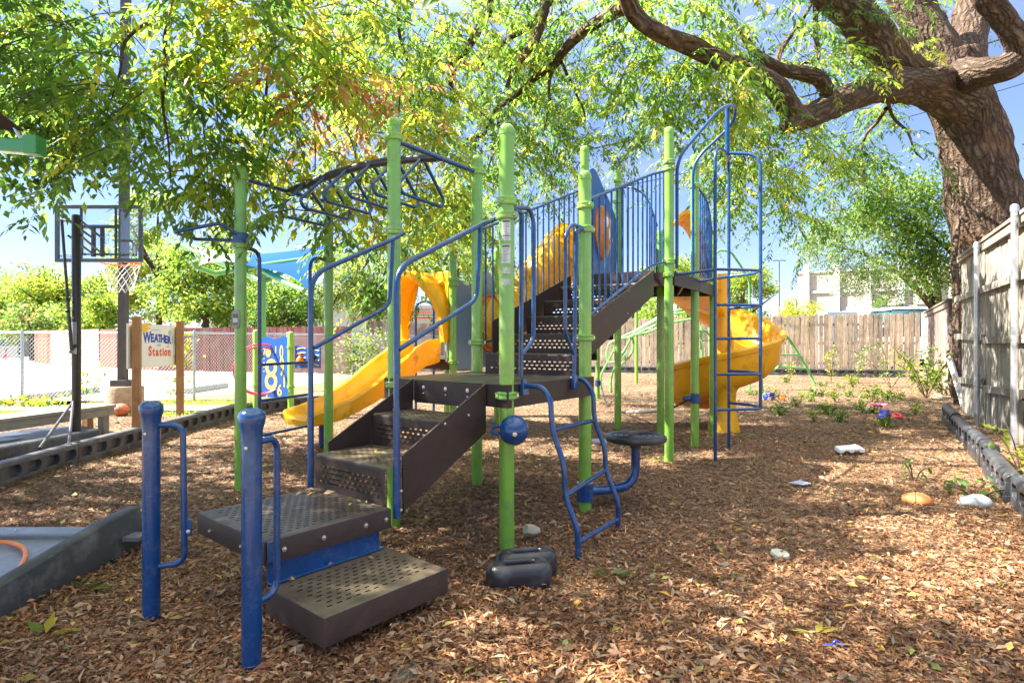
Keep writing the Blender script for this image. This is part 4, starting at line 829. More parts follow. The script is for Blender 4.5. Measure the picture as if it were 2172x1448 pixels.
# ---- low tower: deck, slide, hood, panels
zl = 0.93
deck([Q1, Q2, Q3, Q4], zl, name='low_deck')
s0 = (V((Q1.x, Q1.y, 0)) + V((Q2.x, Q2.y, 0))) / 2; qd = unit(Q1, Q2); nd = V((qd.y, -qd.x, 0))
if nd.y > 0: nd = -nd
qd = -qd
rows = []
kn = [(0.0, 0.93), (0.18, 0.90), (0.5, 0.74), (0.95, 0.50), (1.3, 0.37), (1.5, 0.335), (1.72, 0.33)]
for i in range(34):
    s = 1.72 * i / 33; z = np.interp(s, [k[0] for k in kn], [k[1] for k in kn]); wv = 0.19 + 0.05 * math.sin(s * 3.2 + 0.3) + (0.03 if s < 0.4 else 0)
    wv *= (1 - 0.55 * max(0, (s - 1.4) / 0.32)); hw = 0.25
    prof = [(-hw, wv), (-hw - 0.03, wv + 0.012), (-hw - 0.055, wv - 0.015), (-hw - 0.035, -0.03), (-hw + 0.05, -0.06), (hw - 0.05, -0.06), (hw + 0.035, -0.03), (hw + 0.055, wv - 0.015), (hw + 0.03, wv + 0.012), (hw, wv), (hw - 0.025, 0.06), (hw - 0.08, 0), (-hw + 0.08, 0), (-hw + 0.025, 0.06)]
    rows.append([s0 + nd * (s + 0.03) + qd * x + V((0, 0, z + zz)) for x, zz in prof])
ws = sweep(rows, 'wave_slide', M['yellow'], PS)
c = s0 + nd * 1.45; m = MB(); m.lathe([(0.045, -0.2), (0.045, 0.3)], c, seg=14); m.build('slide_leg', M['blue'], ws)
hd = []
hw_ = (Q1 - Q2).length / 2 - 0.05
for i in range(25):
    t = i / 24; a = math.pi * t; x = hw_ * 0.84 * math.cos(a); z = 1.14 + 0.80 * (max(0.0, math.sin(a)) ** 0.6); r_ = V((math.cos(a), 0, math.sin(a)))
    nrm = qd * math.cos(a) + V((0, 0, math.sin(a))); base = s0 + qd * x + V((0, 0, z)); dep = nd * (0.10 + 0.34 * math.sin(a) ** 1.2)
    hd.append([base + nd * 0.0, base + dep, base + dep + nrm * 0.07, base + nd * 0.0 + nrm * 0.07])
ho = sweep(hd, 'slide_hood', M['yellow'], ws)
for sgn in (1, -1):
    m = MB(); o = s0 + qd * sgn * hw_; poly = [(0, 1.14), (0, 2.0), (-0.30, 2.0), (-0.26, 1.78), (-0.13, 1.45), (-0.07, 1.14)]
    m.prism([o + qd * sgn * x + V((0, 0, z)) for x, z in poly], nd * 0.035); m.build('hood_cheek', M['yellow'], ho, smooth=0.3, bevel=0.006)
    m = MB(); m.ellip(o - qd * sgn * 0.12 + nd * 0.04 + V((0, 0, 1.86)), 0.04, 0.04, 0.04, 12, 8); m.build('boss', M['yellow'], ho)
    m = MB(); m.lathe([(0.02, 0.9), (0.02, 1.2)], o - qd * sgn * 0.04 + nd * 0.02, seg=10); m.build('hood_pin', M['steel'], ho)
q23 = unit(Q2, Q3); L23 = (Q3 - Q2).length; n23 = V((q23.y, -q23.x, 0)); o23 = V((Q2.x, Q2.y, 0)) + q23 * 0.06
rc = PP(1036, 684, o23 + V((0, 0, 0)), q23); cx_ = (rc - o23).dot(q23)
prof = [(0, 0.80), (L23 - 0.12, 0.80), (L23 - 0.12, 1.98)] + [((L23 - 0.12) * (1 - t), 1.98 + 0.12 * math.sin(t * 2 * math.pi)) for t in np.linspace(0.1, 0.9, 9)] + [(0, 1.98)]
m = MB(); m.prism([o23 + q23 * x + V((0, 0, z)) for x, z in prof], -n23 * 0.016); pl = m.build('tube_panel', M['grey_panel'], PS, smooth=0.3)
rt = 0.345
m = MB(); m.lathe([(rt - 0.03, 0.0), (rt + 0.05, 0.0), (rt + 0.05, 0.03), (rt, 0.04), (rt - 0.03, 0.03)], rc + n23 * 0.002, n23, seg=36); rg_ = m.build('tube_flange', M['orange'], pl)
tb = smooth_path([rc + n23 * 0.03, rc + n23 * 0.16 + V((0.05, 0, 0.01)), rc + V((0.36, -0.05, 0.10)), rc + V((0.62, -0.02, 0.42)), rc + V((0.92, -0.1, 0.80)), rc + V((1.16, -0.35, 1.02))], 7)
rr_ = [rt * (1.0 + (0.07 if i % 7 == 3 else 0)) for i in range(len(tb))]
m = MB(); m.tube(tb, rr_, 28, cap=False); tu = m.build('crawl_tube', M['yellow'], pl, smooth=1.0)
for i in (10, 24):
    m = MB(); d_ = (tb[i + 1] - tb[i]).normalized(); m.lathe([(rt + 0.005, -0.03), (rt + 0.045, -0.028), (rt + 0.045, 0.028), (rt + 0.005, 0.03)], tb[i], d_, seg=28); m.build('tube_collar', M['yellow'], tu)
m = MB(); o = V((Q3.x + 0.05, Q3.y, 0)); m.box(o + V((0, -0.03, 0.8)), (0.3, 0.05, 0), (0, 0.02, 0), (0, 0, 1.05)); m.build('side_panel', M['panel'], PS, smooth=0, bevel=0.004)
for q, qq in ((Q3, 0.35), (Q4, 0.2)):
    m = MB(); o = V((q.x, q.y, 0)); m.tube(round_path([o + V((-qq, -0.02, 0.0)), o + V((-qq, -0.02, 1.75)), o + V((-qq - 0.28, 0.03, 1.75)), o + V((-qq - 0.28, 0.03, 0.0))], 0.14), 0.02, 10); m.build('arch_bar', M['blue'], PS)
# low tower rear steps seen as dark boards
m = MB(); o = V((Q2.x + 0.28, Q2.y + 0.1, 0)); 
# ---- slack strap from post I to a far post
FPs = P(1268, 700, 11.6); post(FPs.x, FPs.y, 1.35 + 0.2, r=0.042); 
def strap_clamp(p, z, par):
    m = MB(); m.lathe([(0.046, -0.055), (0.058, -0.052), (0.058, 0.052), (0.046, 0.055)], (p[0], p[1], z), seg=16); return m.build('strap_clamp', M['blue'], par, bevel=0.003)
zi = z_at(844, I_.y); zf = z_at(812, 11.6)
c1 = strap_clamp(I_, zi, PS); strap_clamp(FPs, zf, PS)
pth = [V((I_.x - 0.05, I_.y + 0.01, zi)), P(1452, 852, 6.55), P(1425, 864, 7.0), P(1380, 872, 7.8), P(1330, 874, 8.9), P(1290, 862, 10.2), V((FPs.x + 0.05, FPs.y - 0.03, zf))]
m = MB(); m.tube(smooth_path(pth, 6), 0.012, 8); sb = m.build('balance_strap', M['rubber'], PS)
m = MB(); m.tube(smooth_path(pth[2:5], 6), 0.022, 10); m.build('strap_sleeve', M['steel'], sb)
m = MB(); m.lathe([(0.035, 0), (0.03, 0.05), (0.014, 0.09)], V((I_.x - 0.05, I_.y, zi)), (-1, 0.1, -0.15), seg=12); m.build('strap_end', M['blue'], sb)
# far post near the back fence
FB = P(1350, 700, 15.5); post(FB.x, FB.y, 2.6)
FC = P(1272, 700, 13.2)
# ================================================================ smaller things by the lot
# basketball hoop
bp_ = G(162, 940); Yb = bp_.y
HP = empty('basketball_hoop', tuple(bp_), 'black portable basketball hoop with clear backboard and white net, seen from behind', 'basketball hoop')
m = MB(); m.lathe([(0.046, 0.1), (0.046, 2.56)], bp_, seg=18); hp = m.build('pole', M['blackmetal'], HP)
m = MB(); m.lathe([(0.048, 2.545), (0.04, 2.575), (0.001, 2.58)], bp_, seg=18); m.build('cap', M['black'], hp)
M['stk'] = pmat('pale_sticker', (0.33, 0.36, 0.38), 0.5, 0.3, 60)
def wrap(z0, z1, mat, a0=-140, a1=-50, ex=0.001):
    m = MB(); k = 8; m.add([(bp_.x + math.cos(math.radians(a0 + (a1 - a0) * i / k)) * (0.046 + ex), bp_.y + math.sin(math.radians(a0 + (a1 - a0) * i / k)) * (0.046 + ex), z) for z in (z0, z1) for i in range(k + 1)], [(i, i + 1, k + 2 + i, k + 1 + i) for i in range(k)]); return m.build('sticker', mat, hp)
wrap(z_at(730, Yb), z_at(683, Yb), M['stk']); wrap(z_at(676, Yb), z_at(672, Yb), M['stk'], -120, -80)
for k in range(9): wrap(z_at(668 - 5 * k, Yb), z_at(666 - 5 * k, Yb), M['stk'], -135, -135 + rnd.uniform(15, 45))
# filled base
m = MB(); prof = [(-1.05, -0.55), (0.55, -0.42), (0.72, 0.0), (0.55, 0.42), (-1.05, 0.55), (-1.25, 0.0)]
fw = V((-0.55, -0.83, 0)).normalized(); sd = V((-fw.y, fw.x, 0)); bc = bp_ + V((0, 0, 0))
fw = V((0.18, 0.98, 0)).normalized(); sd = V((fw.y, -fw.x, 0)); bc = bp_ + V((-0.35, -0.25, 0))
b = [bc + fw * x + sd * y + V((0, 0, 0.0)) for x, y in prof]; t = [bc + fw * x * 0.96 + sd * y * 0.94 + V((0, 0, 0.14)) for x, y in prof]
m.add(b + t, [tuple(range(5, -1, -1)), tuple(range(6, 12))] + [(i, (i + 1) % 6, 6 + (i + 1) % 6, 6 + i) for i in range(6)]); hb = m.build('water_base', M['timber'], HP, smooth=0.3, bevel=0.03)
for x, y, r in ((-0.35, 0.02, 0.2), (0.25, -0.22, 0.1)):
    m = MB(); c = bc + fw * x + sd * y; m.lathe([(r, 0.141), (r + 0.012, 0.147), (r + 0.03, 0.142)], c, seg=24); m.build('base_ring', M['black'], hb)
for pa_, pb__ in (((84, 950), (158, 851)), ((145, 950), (166, 851))):
    a = G(pa_[0], pa_[1], 0.14); m = MB(); m.tube([a, V((bp_.x, bp_.y - 0.05, z_at(851, Yb)))], 0.014, 8); m.build('strut', M['darkmetal'], HP)
# backboard
Yk = 7.32; x0, x1 = P(117, 0, Yk).x, P(302, 0, Yk).x; z1_, z0_ = z_at(435, Yk), z_at(556, Yk)
m = MB(); m.box((x0 + 0.03, Yk, z0_ + 0.03), (x1 - x0 - 0.06, 0, 0), (0, 0.012, 0), (0, 0, z1_ - z0_ - 0.06)); bk = m.build('backboard', M['glass'], HP, smooth=0)
m = MB(); tk = 0.045; M['navyframe'] = pmat('navy_frame_paint', (0.085, 0.105, 0.15), 0.4, 0.1)
for o, a, h in (((x0, z0_), x1 - x0, tk), ((x0, z1_ - tk), x1 - x0, tk)): m.box((o[0], Yk - 0.012, o[1]), (a, 0, 0), (0, 0.035, 0), (0, 0, h))
for x in (x0, x1 - tk): m.box((x, Yk - 0.012, z0_ + tk), (tk, 0, 0), (0, 0.035, 0), (0, 0, z1_ - z0_ - 2 * tk))
m.build('board_frame', M['navyframe'], bk, smooth=0, bevel=0.003)
cxb = (x0 + x1) / 2 + 0.02
for x in (cxb - 0.22, cxb + 0.21):
    m = MB(); m.box((x - 0.011, Yk - 0.035, z0_ + tk), (0.022, 0, 0), (0, 0.022, 0), (0, 0, z1_ - z0_ - 2 * tk)); m.build('support_bar', M['darkmetal'], bk, smooth=0)
m = MB(); m.box((cxb - 0.22, Yk - 0.036, z0_ + 0.42), (0.43, 0, 0), (0, 0.02, 0), (0, 0, 0.03)); m.build('support_bar', M['darkmetal'], bk, smooth=0)
m = MB()
for o, a, h in (((cxb - 0.22, z0_ + 0.085), 0.44, 0.03), ((cxb - 0.22, z0_ + 0.42), 0.44, 0.05)): m.box((o[0], Yk + 0.013, o[1]), (a, 0, 0), (0, 0.002, 0), (0, 0, h))
for x in (cxb - 0.25, cxb + 0.22): m.box((x, Yk + 0.013, z0_ + 0.085), (0.03, 0, 0), (0, 0.002, 0), (0, 0, 0.385))
M['marking'] = pmat('board_marking', (0.16, 0.30, 0.36), 0.5, 0.05); m.build('target_square', M['marking'], bk, smooth=0)
# logo badge and the maker's word, both on the far face and so mirrored from here
lx_ = P(284, 0, Yk).x; lz_ = z_at(531, Yk); m = MB(); m.box((lx_ - 0.032, Yk + 0.013, lz_ - 0.075), (0.064, 0, 0), (0, 0.002, 0), (0, 0, 0.15)); lgo = m.build('badge', M['navyframe'], bk, smooth=0, bevel=0.001)
m = MB(); m.prism([(lx_ + x, Yk + 0.0125, lz_ + z) for x, z in ((-0.006, 0.055), (0.008, 0.058), (0.012, 0.035), (0.022, 0.012), (0.010, 0.004), (0.016, -0.03), (0.008, -0.065), (-0.002, -0.065), (-0.004, -0.02), (-0.018, -0.045), (-0.024, -0.035), (-0.012, 0.0), (-0.014, 0.03))], (0, -0.002, 0)); m.build('badge_figure', M['white'], lgo, smooth=0)
def text_obj(body, size, mat, loc, rot, parent, name='lettering', ext=0.001, offset=0.0, sx=1.0, space=1.0, shear=0):
    cu = bpy.data.curves.new(name, 'FONT'); cu.body = body; cu.size = size; cu.extrude = ext; cu.offset = offset; cu.align_x = 'CENTER'; cu.align_y = 'CENTER'; cu.space_character = space; cu.shear = shear; cu.resolution_u = 3
    to = bpy.data.objects.new(name, cu); C.objects.link(to); bpy.context.view_layer.update()
    me = bpy.data.meshes.new_from_object(to.evaluated_get(bpy.context.evaluated_depsgraph_get())); bpy.data.objects.remove(to)
    me.transform(Matrix.Translation(V(loc)) @ rot.to_4x4() @ Matrix.Diagonal((sx, 1, 1, 1)))
    me.materials.clear(); me.materials.append(mat); o = bpy.data.objects.new(name, me); C.objects.link(o)
    if parent is not None: o.parent = parent; me.transform(world_of(parent).inverted())
    return o
RY = Matrix.Rotation(math.radians(90), 3, 'X')
text_obj('SPALDING', 0.055, M['navyframe'], (P(142, 0, Yk).x, Yk + 0.014, z_at(543, Yk)), RY, bk, sx=-1.0, offset=0.001)
# arms
top = V((bp_.x, bp_.y, z_at(470, Yb)))
for dx in (-0.07, 0.07):
    for zb, ze, xo in ((z_at(468, Yb), z_at(508, Yk), 0), (z_at(500, Yb), z_at(541, Yk), 0)):
        m = MB(); a = V((bp_.x + dx - 0.02, bp_.y - 0.0, zb)); e = V((cxb + dx * 0.8, Yk - 0.03, ze)); m.tube([a, e], 0.013, 8); m.build('lift_arm', M['darkmetal'], HP)
m = MB(); m.tube([P(120, 467, Yb), P(162, 470, Yb)], 0.012, 8); m.build('pivot_rod', M['darkmetal'], HP)
for x in (cxb - 0.06, cxb + 0.05):
    m = MB(); m.box((x - 0.02, Yk - 0.05, z0_ + 0.06), (0.04, 0, 0), (0, 0.03, 0), (0, 0, 0.36)); m.build('arm_bracket', M['blackmetal'], HP, smooth=0)
m = MB(); m.tube([P(131, 466, Yb - 0.1), P(144, 640, Yb - 0.1)], 0.015, 8); m.tube([P(143, 630, Yb - 0.1), P(152, 744, Yb - 0.08)], 0.018, 8); m.build('height_rod', M['darkmetal'], HP)
for y in (635, 660): m = MB(); m.ellip(P(143.5, y, Yb - 0.1), 0.028, 0.028, 0.022, 10, 8); m.build('knob', M['blackmetal'], HP)
a, b, c = P(160, 738, Yb - 0.06), P(160, 751, Yb - 0.06), P(149, 745, Yb - 0.06); m = MB(); m.prism([a, b, c], (0, 0.02, 0)); m.build('height_pointer', M['fabric_white'], HP, smooth=0)
m = MB(); m.tube([P(147, 746, Yb - 0.06), P(162, 750, Yb - 0.04)], 0.012, 6); m.build('lever', M['blackmetal'], HP)
# rim and net
rcn = V((cxb + 0.02, Yk + 0.36, z0_ + 0.03)); R0 = 0.225
m = MB(); m.tube([rcn + V((R0 * math.cos(a), R0 * math.sin(a), 0)) for a in np.linspace(0, 2 * math.pi, 33)[:-1]], 0.009, 8, closed=True); m.box(rcn + V((-0.07, -0.36, -0.015)), (0.14, 0, 0), (0, 0.15, 0), (0, 0, 0.02)); rm = m.build('rim', M['orange'], HP)
m = MB(); nn_ = 12
for k in range(nn_):
    for s in (0.5, -0.5):
        pts = []
        for j in range(6):
            a = 2 * math.pi * (k + s * j) / nn_; r = R0 * (1 - 0.12 * j + 0.008 * j * j); pts.append(rcn + V((r * math.cos(a), r * math.sin(a), -0.075 * j)))
        m.tube(pts, 0.0042, 4, cap=False)
m.build('net', M['white'], rm)
# light pole on a concrete footing
fc = V((P(265, 0, 9.35).x, 9.35, 0)); LPo = empty('light_pole', tuple(fc), 'tall dark bronze square pole rising into the leaves from a stained concrete footing', 'light pole')
m = MB(); m.lathe([(0.27, -0.1), (0.265, 0.40), (0.25, 0.43), (0.0, 0.432)], fc, seg=26); m.build('footing', M['footing'], LPo, smooth=0.6)
a, b = V((P(260.5, 0, 9.35).x, 9.35, 0.47)), V((P(268, 0, 9.35).x, 9.35, 7.6)); hw = 0.056; hv = 0.056
m = MB(); m.hexa([a + V((x, y, 0)) for x, y in ((-hw, -hv), (hw, -hv), (hw, hv), (-hw, hv))], [b + V((x, y, 0)) for x, y in ((-hw, -hv), (hw, -hv), (hw, hv), (-hw, hv))]); m.build('pole', M['darkmetal'], LPo, smooth=0, bevel=0.004)
m = MB(); m.cbox(a + V((0, 0, 0.01)), 0.25, 0.25, 0.10); m.build('base_cover', M['darkmetal'], LPo, smooth=0, bevel=0.006)
for sx_ in (-1, 1): m = MB(); m.cbox(a + V((0.09 * sx_, -0.08, -0.05)), 0.02, 0.02, 0.04); m.build('anchor_bolt', M['blackmetal'], LPo)
m = MB(); q = b; m.box(q + V((-0.06, -0.9, -0.05)), (0.12, 0, 0), (0, 0.9, 0), (0, 0, 0.1)); m.cbox(q + V((0, -1.1, -0.02)), 0.3, 0.55, 0.12); m.build('lamp_head', M['darkmetal'], LPo)
# basketball
bq = G(257, 884); m = MB(); c = bq + V((0, 0, 0.105)); m.ellip(c, 0.115, 0.112, 0.104, 28, 18); bb_ = m.build('basketball', M['ball'], None); tag(bb_, 'faded orange basketball resting against the concrete footing of the light pole', 'basketball')
for nrm_ in ((1, 0.3, 0), (0.2, 0.2, 1), (-0.5, 1, 0.2)):
    ax = V(nrm_).normalized(); u_ = ax.orthogonal().normalized(); v_ = ax.cross(u_); m = MB(); m.tube([c + V(((u_ * math.cos(t) + v_ * math.sin(t)).x * 0.1155, (u_ * math.cos(t) + v_ * math.sin(t)).y * 0.1125, (u_ * math.cos(t) + v_ * math.sin(t)).z * 0.1045)) for t in np.linspace(0, 2 * math.pi, 37)[:-1]], 0.0022, 5, closed=True); m.build('seam', M['rubber'], bb_)
# bench
BN = empty('bench', (-5.1, 6.5, 0), 'low weathered timber bench behind the hoop base, sunlit on top', 'bench')
p0, p1_ = V((-5.26, 5.55, 0)), V((-4.93, 7.32, 0)); d = (p1_ - p0).normalized(); n_ = V((-d.y, d.x, 0)); L = (p1_ - p0).length; zb = 0.325
for i in range(3):
    m = MB(); m.box(p0 + n_ * (0.002 + 0.137 * i) + V((0, 0, zb)) - d * 0.6, d * (L + 0.6), n_ * 0.132, (0, 0, 0.04)); m.build('seat_plank', M['bench'], BN, smooth=0, bevel=0.006)
m = MB(); m.box(p0 - d * 0.6 + n_ * 0.012 + V((0, 0, zb - 0.092)), d * (L + 0.6 - 0.02), n_ * 0.035, (0, 0, 0.09)); m.build('apron', M['bench'], BN, smooth=0, bevel=0.004)
for s in (0.28, L - 0.14):
    for y in (0.05, 0.28): m = MB(); m.box(p0 + d * s + n_ * y + V((0, 0, -0.08)), d * 0.085, n_ * 0.085, (0, 0, zb + 0.075)); m.build('leg', M['lumber'] if y > 0.1 else M['bench'], BN, smooth=0, bevel=0.004)
# weather sign
SP1, SP2 = V((P(290, 0, 7.87).x, 7.87, 0)), V((P(382, 0, 9.0).x, 9.0, 0)); SG = empty('weather_sign', tuple((SP1 + SP2) / 2), 'hand painted white sign board reading WEATHER Station on two lumber posts', 'sign')
for p, h in ((SP1, z_at(671, 7.87)), (SP2, z_at(681, 9.0))): m = MB(); m.cbox((p.x, p.y, h / 2 - 0.1), 0.098, 0.098, h + 0.2, 0.35); m.build('post', M['lumber'], SG, smooth=0, bevel=0.005)
d = unit(SP1, SP2); n_ = V((d.y, -d.x, 0)); zt_, zb_ = 1.385, 0.78
m = MB(); o = SP1 - d * 0.10 - n_ * 0.075; m.box(V((o.x, o.y, zb_)), d * ((SP2 - SP1).length + 0.12), n_ * 0.014, (0, 0, zt_ - zb_)); bd = m.build('board', M['white'], SG, smooth=0)
Rt = Matrix((d, V((0, 0, 1)), n_)).transposed()
M['pblue'] = pmat('blue_sign_paint', (0.02, 0.06, 0.42), 0.5, 0.15, 30); M['pred'] = pmat('orange_red_sign_paint', (0.72, 0.10, 0.03), 0.5, 0.12, 30); M['pyel'] = pmat('yellow_sign_paint', (0.85, 0.55, 0.03), 0.5, 0.1, 20); M['pgrey'] = pmat('grey_sign_paint', (0.46, 0.55, 0.62), 0.6, 0.1, 20)
def on_board(px, py): return PP(px, py, SP1 - n_ * 0.060, d)
ltr = 'WEATHER'; xs_ = [312, 323, 331.5, 339, 345.5, 352, 358.8]; sz = [0.215, 0.155, 0.155, 0.155, 0.15, 0.15, 0.15]; ys_ = [716, 717.5, 718, 718.5, 719, 720.5, 722]
for k, ch in enumerate(ltr): text_obj(ch, sz[k] * 1.02, M['pblue'], on_board(xs_[k], ys_[k]), Rt, bd, sx=1.0 if k else 0.82, offset=0.008, shear=0.0)
xs_ = [318.5, 326, 333.5, 340.5, 346, 351.5, 359]
for k, ch in enumerate('Station'): text_obj(ch, 0.185 if k == 0 else 0.165, M['pred'], on_board(xs_[k], 746.5 if k else 745.5), Rt, bd, sx=0.95, offset=0.008)
for poly in ([(300, 686), (318, 684), (324, 688), (312, 693), (322, 696), (310, 700), (316, 704), (304, 706), (300, 700)],):
    m = MB(); m.prism([on_board(x, y) for x, y in poly], n_ * 0.0012); m.build('painted_sun', M['pyel'], bd, smooth=0)
for (x, y, rx_, rz_) in ((361, 706, 0.05, 0.05), (366, 720, 0.03, 0.07), (337, 732, 0.06, 0.02), (356, 735, 0.05, 0.012), (330, 700, 0.12, 0.008)):
    c = on_board(x, y); m = MB(); m.prism([c + d * rx_ * math.cos(a) + V((0, 0, rz_ * math.sin(a))) for a in np.linspace(0, 2 * math.pi, 17)[:-1]], n_ * 0.0010); m.build('painted_cloud', M['pgrey'], bd, smooth=0)
for p, dz in ((SP1 + d * 0.07, 0.02), (SP2 - d * 0.07, 0.02)): m = MB(); m.box(V((p.x, p.y, 0.93)) - n_ * 0.06, d * 0.03, n_ * 0.02, (0, 0, 0.17)); m.build('mounting_strip', M['steel'], SG, smooth=0)
# number panel with hoops, and the small music panel
NP = empty('number_panel', tuple(P(580, 0, 9.0)) [:2] + (0,), 'blue plastic play panel with yellow numbers between two lime green posts', 'play panel')
pa1, pa2 = P(543, 0, 9.1), P(617, 0, 8.8); pa1.z = pa2.z = 0
M['lime'] = pmat('lime_paint', (0.26, 0.55, 0.06), 0.32, 0.06, 5, coat=0.3)
for p, h in ((pa1, z_at(699, 9.1)), (pa2, z_at(703, 8.8))):
    m = MB(); m.lathe([(0.044, -0.2), (0.044, h - 0.04), (0.038, h - 0.015), (0.02, h), (0.001, h + 0.001)], p, seg=16); po = m.build('post', M['lime'], NP)
    for z in (z_at(735, 9), z_at(818, 9)): m = MB(); m.lathe([(0.046, z - 0.02), (0.056, z - 0.018), (0.056, z + 0.018), (0.046, z + 0.02)], p, seg=16); m.build('clamp', M['lime'], po)
d = unit(pa1, pa2); n_ = V((d.y, -d.x, 0)); Lp_ = (pa2 - pa1).length
zt_, zb_ = z_at(716, 9), z_at(842, 9); prof = [(0.06, zb_), (Lp_ - 0.06, zb_)] + [(Lp_ - 0.06 - (Lp_ - 0.12) * t, zt_ + 0.018 * math.sin(t * 11)) for t in np.linspace(0, 1, 16)]
m = MB(); m.prism([pa1 + d * x + V((0, 0, z)) for x, z in prof], -n_ * 0.018); nb_ = m.build('panel', M['panel'], NP, smooth=0.3)
Rn = Matrix((d, V((0, 0, 1)), n_)).transposed()
def on_np(px, py, e=0.002): return PP(px, py, pa1 + n_ * e, d)
for ch, px, py, s, sx_ in (('1', 585, 742, 0.13, 0.8), ('0', 597, 748, 0.26, 0.55), ('9', 598, 780, 0.36, 0.5), ('8', 575, 798, 0.62, 0.85), ('6', 593, 829, 0.22, 0.8), ('1', 603, 809, 0.24, 0.8), ('7', 561, 745, 0.12, 0.8), ('2', 566, 838, 0.1, 0.8)):
    text_obj(ch, s * 1.1, M['cream'], on_np(px, py), Rn, nb_, name='numeral', sx=sx_, offset=0.004)
for i in range(5):
    c = on_np(558.5, 752 + i * 9); m = MB(); m.box(c, d * 0.035, n_ * 0.002, (0, 0, 0.012)); m.build('tick', M['cream'], nb_, smooth=0)
c = on_np(569, 748); m = MB(); m.prism([c + d * 0.055 * math.cos(a) + V((0, 0, 0.07 * math.sin(a))) for a in np.linspace(0, 2 * math.pi, 17)[:-1]], n_ * 0.002); m.build('yellow_disc', M['cream'], nb_, smooth=0)
m = MB(); pc = [(0, z_at(783, 9)), (0.5, z_at(781, 9)), (0.5, z_at(733, 9))]; p0 = pa2 + d * 0.06
prof = [(0.02, z_at(781, 8.75)), (0.50, z_at(779, 8.75))] + [(0.51 - 0.49 * t, z_at(735, 8.75) + 0.02 * math.sin(t * 9)) for t in np.linspace(0, 1, 12)]
m.prism([p0 + d * x + V((0, 0, z)) for x, z in prof], -n_ * 0.018); mp_ = m.build('music_panel', M['panel'], NP, smooth=0.3)
for k in range(4):
    for s in (0, 1):
        c = p0 + n_ * 0.002 + d * (0.06 + 0.26 * s) + V((0, 0, z_at(741 + 10 * k, 8.75))); m = MB(); m.tube([c + d * x + V((0, 0, 0.02 * math.sin(x * 14 + s * 2))) for x in np.linspace(0, 0.17, 7)], 0.008, 5); m.build('yellow_wave', M['cream'], mp_)
for dx, col, dz in ((0.145, 'orange', 0.0), (0.36, 'blue', 0.06)):
    c = p0 + d * dx + n_ * 0.02 + V((0, 0, z_at(764, 8.75) + dz)); m = MB(); m.lathe([(0.065, -0.05), (0.068, -0.02), (0.045, 0.04), (0.018, 0.065), (0.018, 0.09), (0.001, 0.095)], c, seg=16); m.build('bell', M[col], mp_)
# hoops hung on the near post of the panel
hc = PP(553, 782, pa1 + n_ * 0.11, d)
def hoop(r, tilt, off, mat, label):
    m = MB(); q = Matrix.Rotation(tilt, 3, 'Z'); m.tube([hc + off + q @ V((r * math.cos(a), 0.03 * math.sin(2 * a), r * math.sin(a))) for a in np.linspace(0, 2 * math.pi, 41)[:-1]], 0.012, 8, closed=True); return tag(m.build('hula_hoop', M[mat], None), label, 'hula hoop', 'hula hoops hung on the number panel post')
hoop(0.375, 0.35, V((0, 0, 0)), 'pink', 'pink red hula hoop hanging in front of the blue number panel'); hoop(0.36, 0.42, V((0.0, -0.03, -0.03)), 'red', 'darker red hula hoop just behind the pink one on the panel post')
# blue shade sail
SS = empty('shade_sail', tuple(V((P(556, 0, 12.2).x, 12.2, 0))), 'green steel shade structure with blue and pale fabric sails, beyond the number panel', 'shade structure')
sp0 = V((P(556, 0, 12.2).x, 12.2, 0)); m = MB(); m.lathe([(0.075, -0.1), (0.075, z_at(560, 12.2))], sp0, seg=16); M['sailgreen'] = pmat('mint_green_paint', (0.16, 0.46, 0.12), 0.35, 0.06, 4, coat=0.2); m.build('post', M['sailgreen'], SS)
def sarm(pix, r=0.05):
    pts = [P(x, y, Y_) for x, y, Y_ in pix]; m = MB(); m.tube(pts, r, 10); return m.build('frame_arm', M['sailgreen'], SS)
sarm([(376, 515, 13.6), (432, 544, 13.4), (495, 571, 12.8), (553, 596, 12.3)]); sarm([(414, 565, 10.9), (455, 580, 11.2), (553, 563, 12.1), (637, 551, 12.9), (692, 532, 13.8), (747, 505, 14.6)])
sarm([(556, 575, 12.2), (600, 598, 11.8), (645, 616, 11.4)]); sarm([(560, 597, 12.2), (636, 559, 12.9), (665, 548, 13.2)]); sarm([(500, 555, 12.9), (560, 569, 12.2), (617, 604, 12.3)], 0.035)
def sail(cs, mat, name='sail', sag=0.12):
    m = MB(); k = 10; vs = []
    a, b, c, d_ = [P(*q) for q in cs]
    for i in range(k + 1):
        for j in range(k + 1):
            s, t = i / k, j / k; s2 = 0.5 + (s - 0.5) * (1 - 0.30 * math.sin(math.pi * t)); t2 = 0.5 + (t - 0.5) * (1 - 0.30 * math.sin(math.pi * s))
            p = (a * (1 - s2) + b * s2) * (1 - t2) + (d_ * (1 - s2) + c * s2) * t2; vs.append(p)
    m.add(vs, [(i * (k + 1) + j, (i + 1) * (k + 1) + j, (i + 1) * (k + 1) + j + 1, i * (k + 1) + j + 1) for i in range(k) for j in range(k)]); return m.build(name, M[mat], SS, smooth=3, fix=False)
sail([(398, 514, 13.5), (520, 545, 13.6), (512, 556, 11.6), (424, 563, 10.9)], 'fabric_white'); sail([(500, 545, 13.4), (735, 506, 14.6), (652, 614, 11.4), (500, 556, 11.4)], 'fabric_blue')
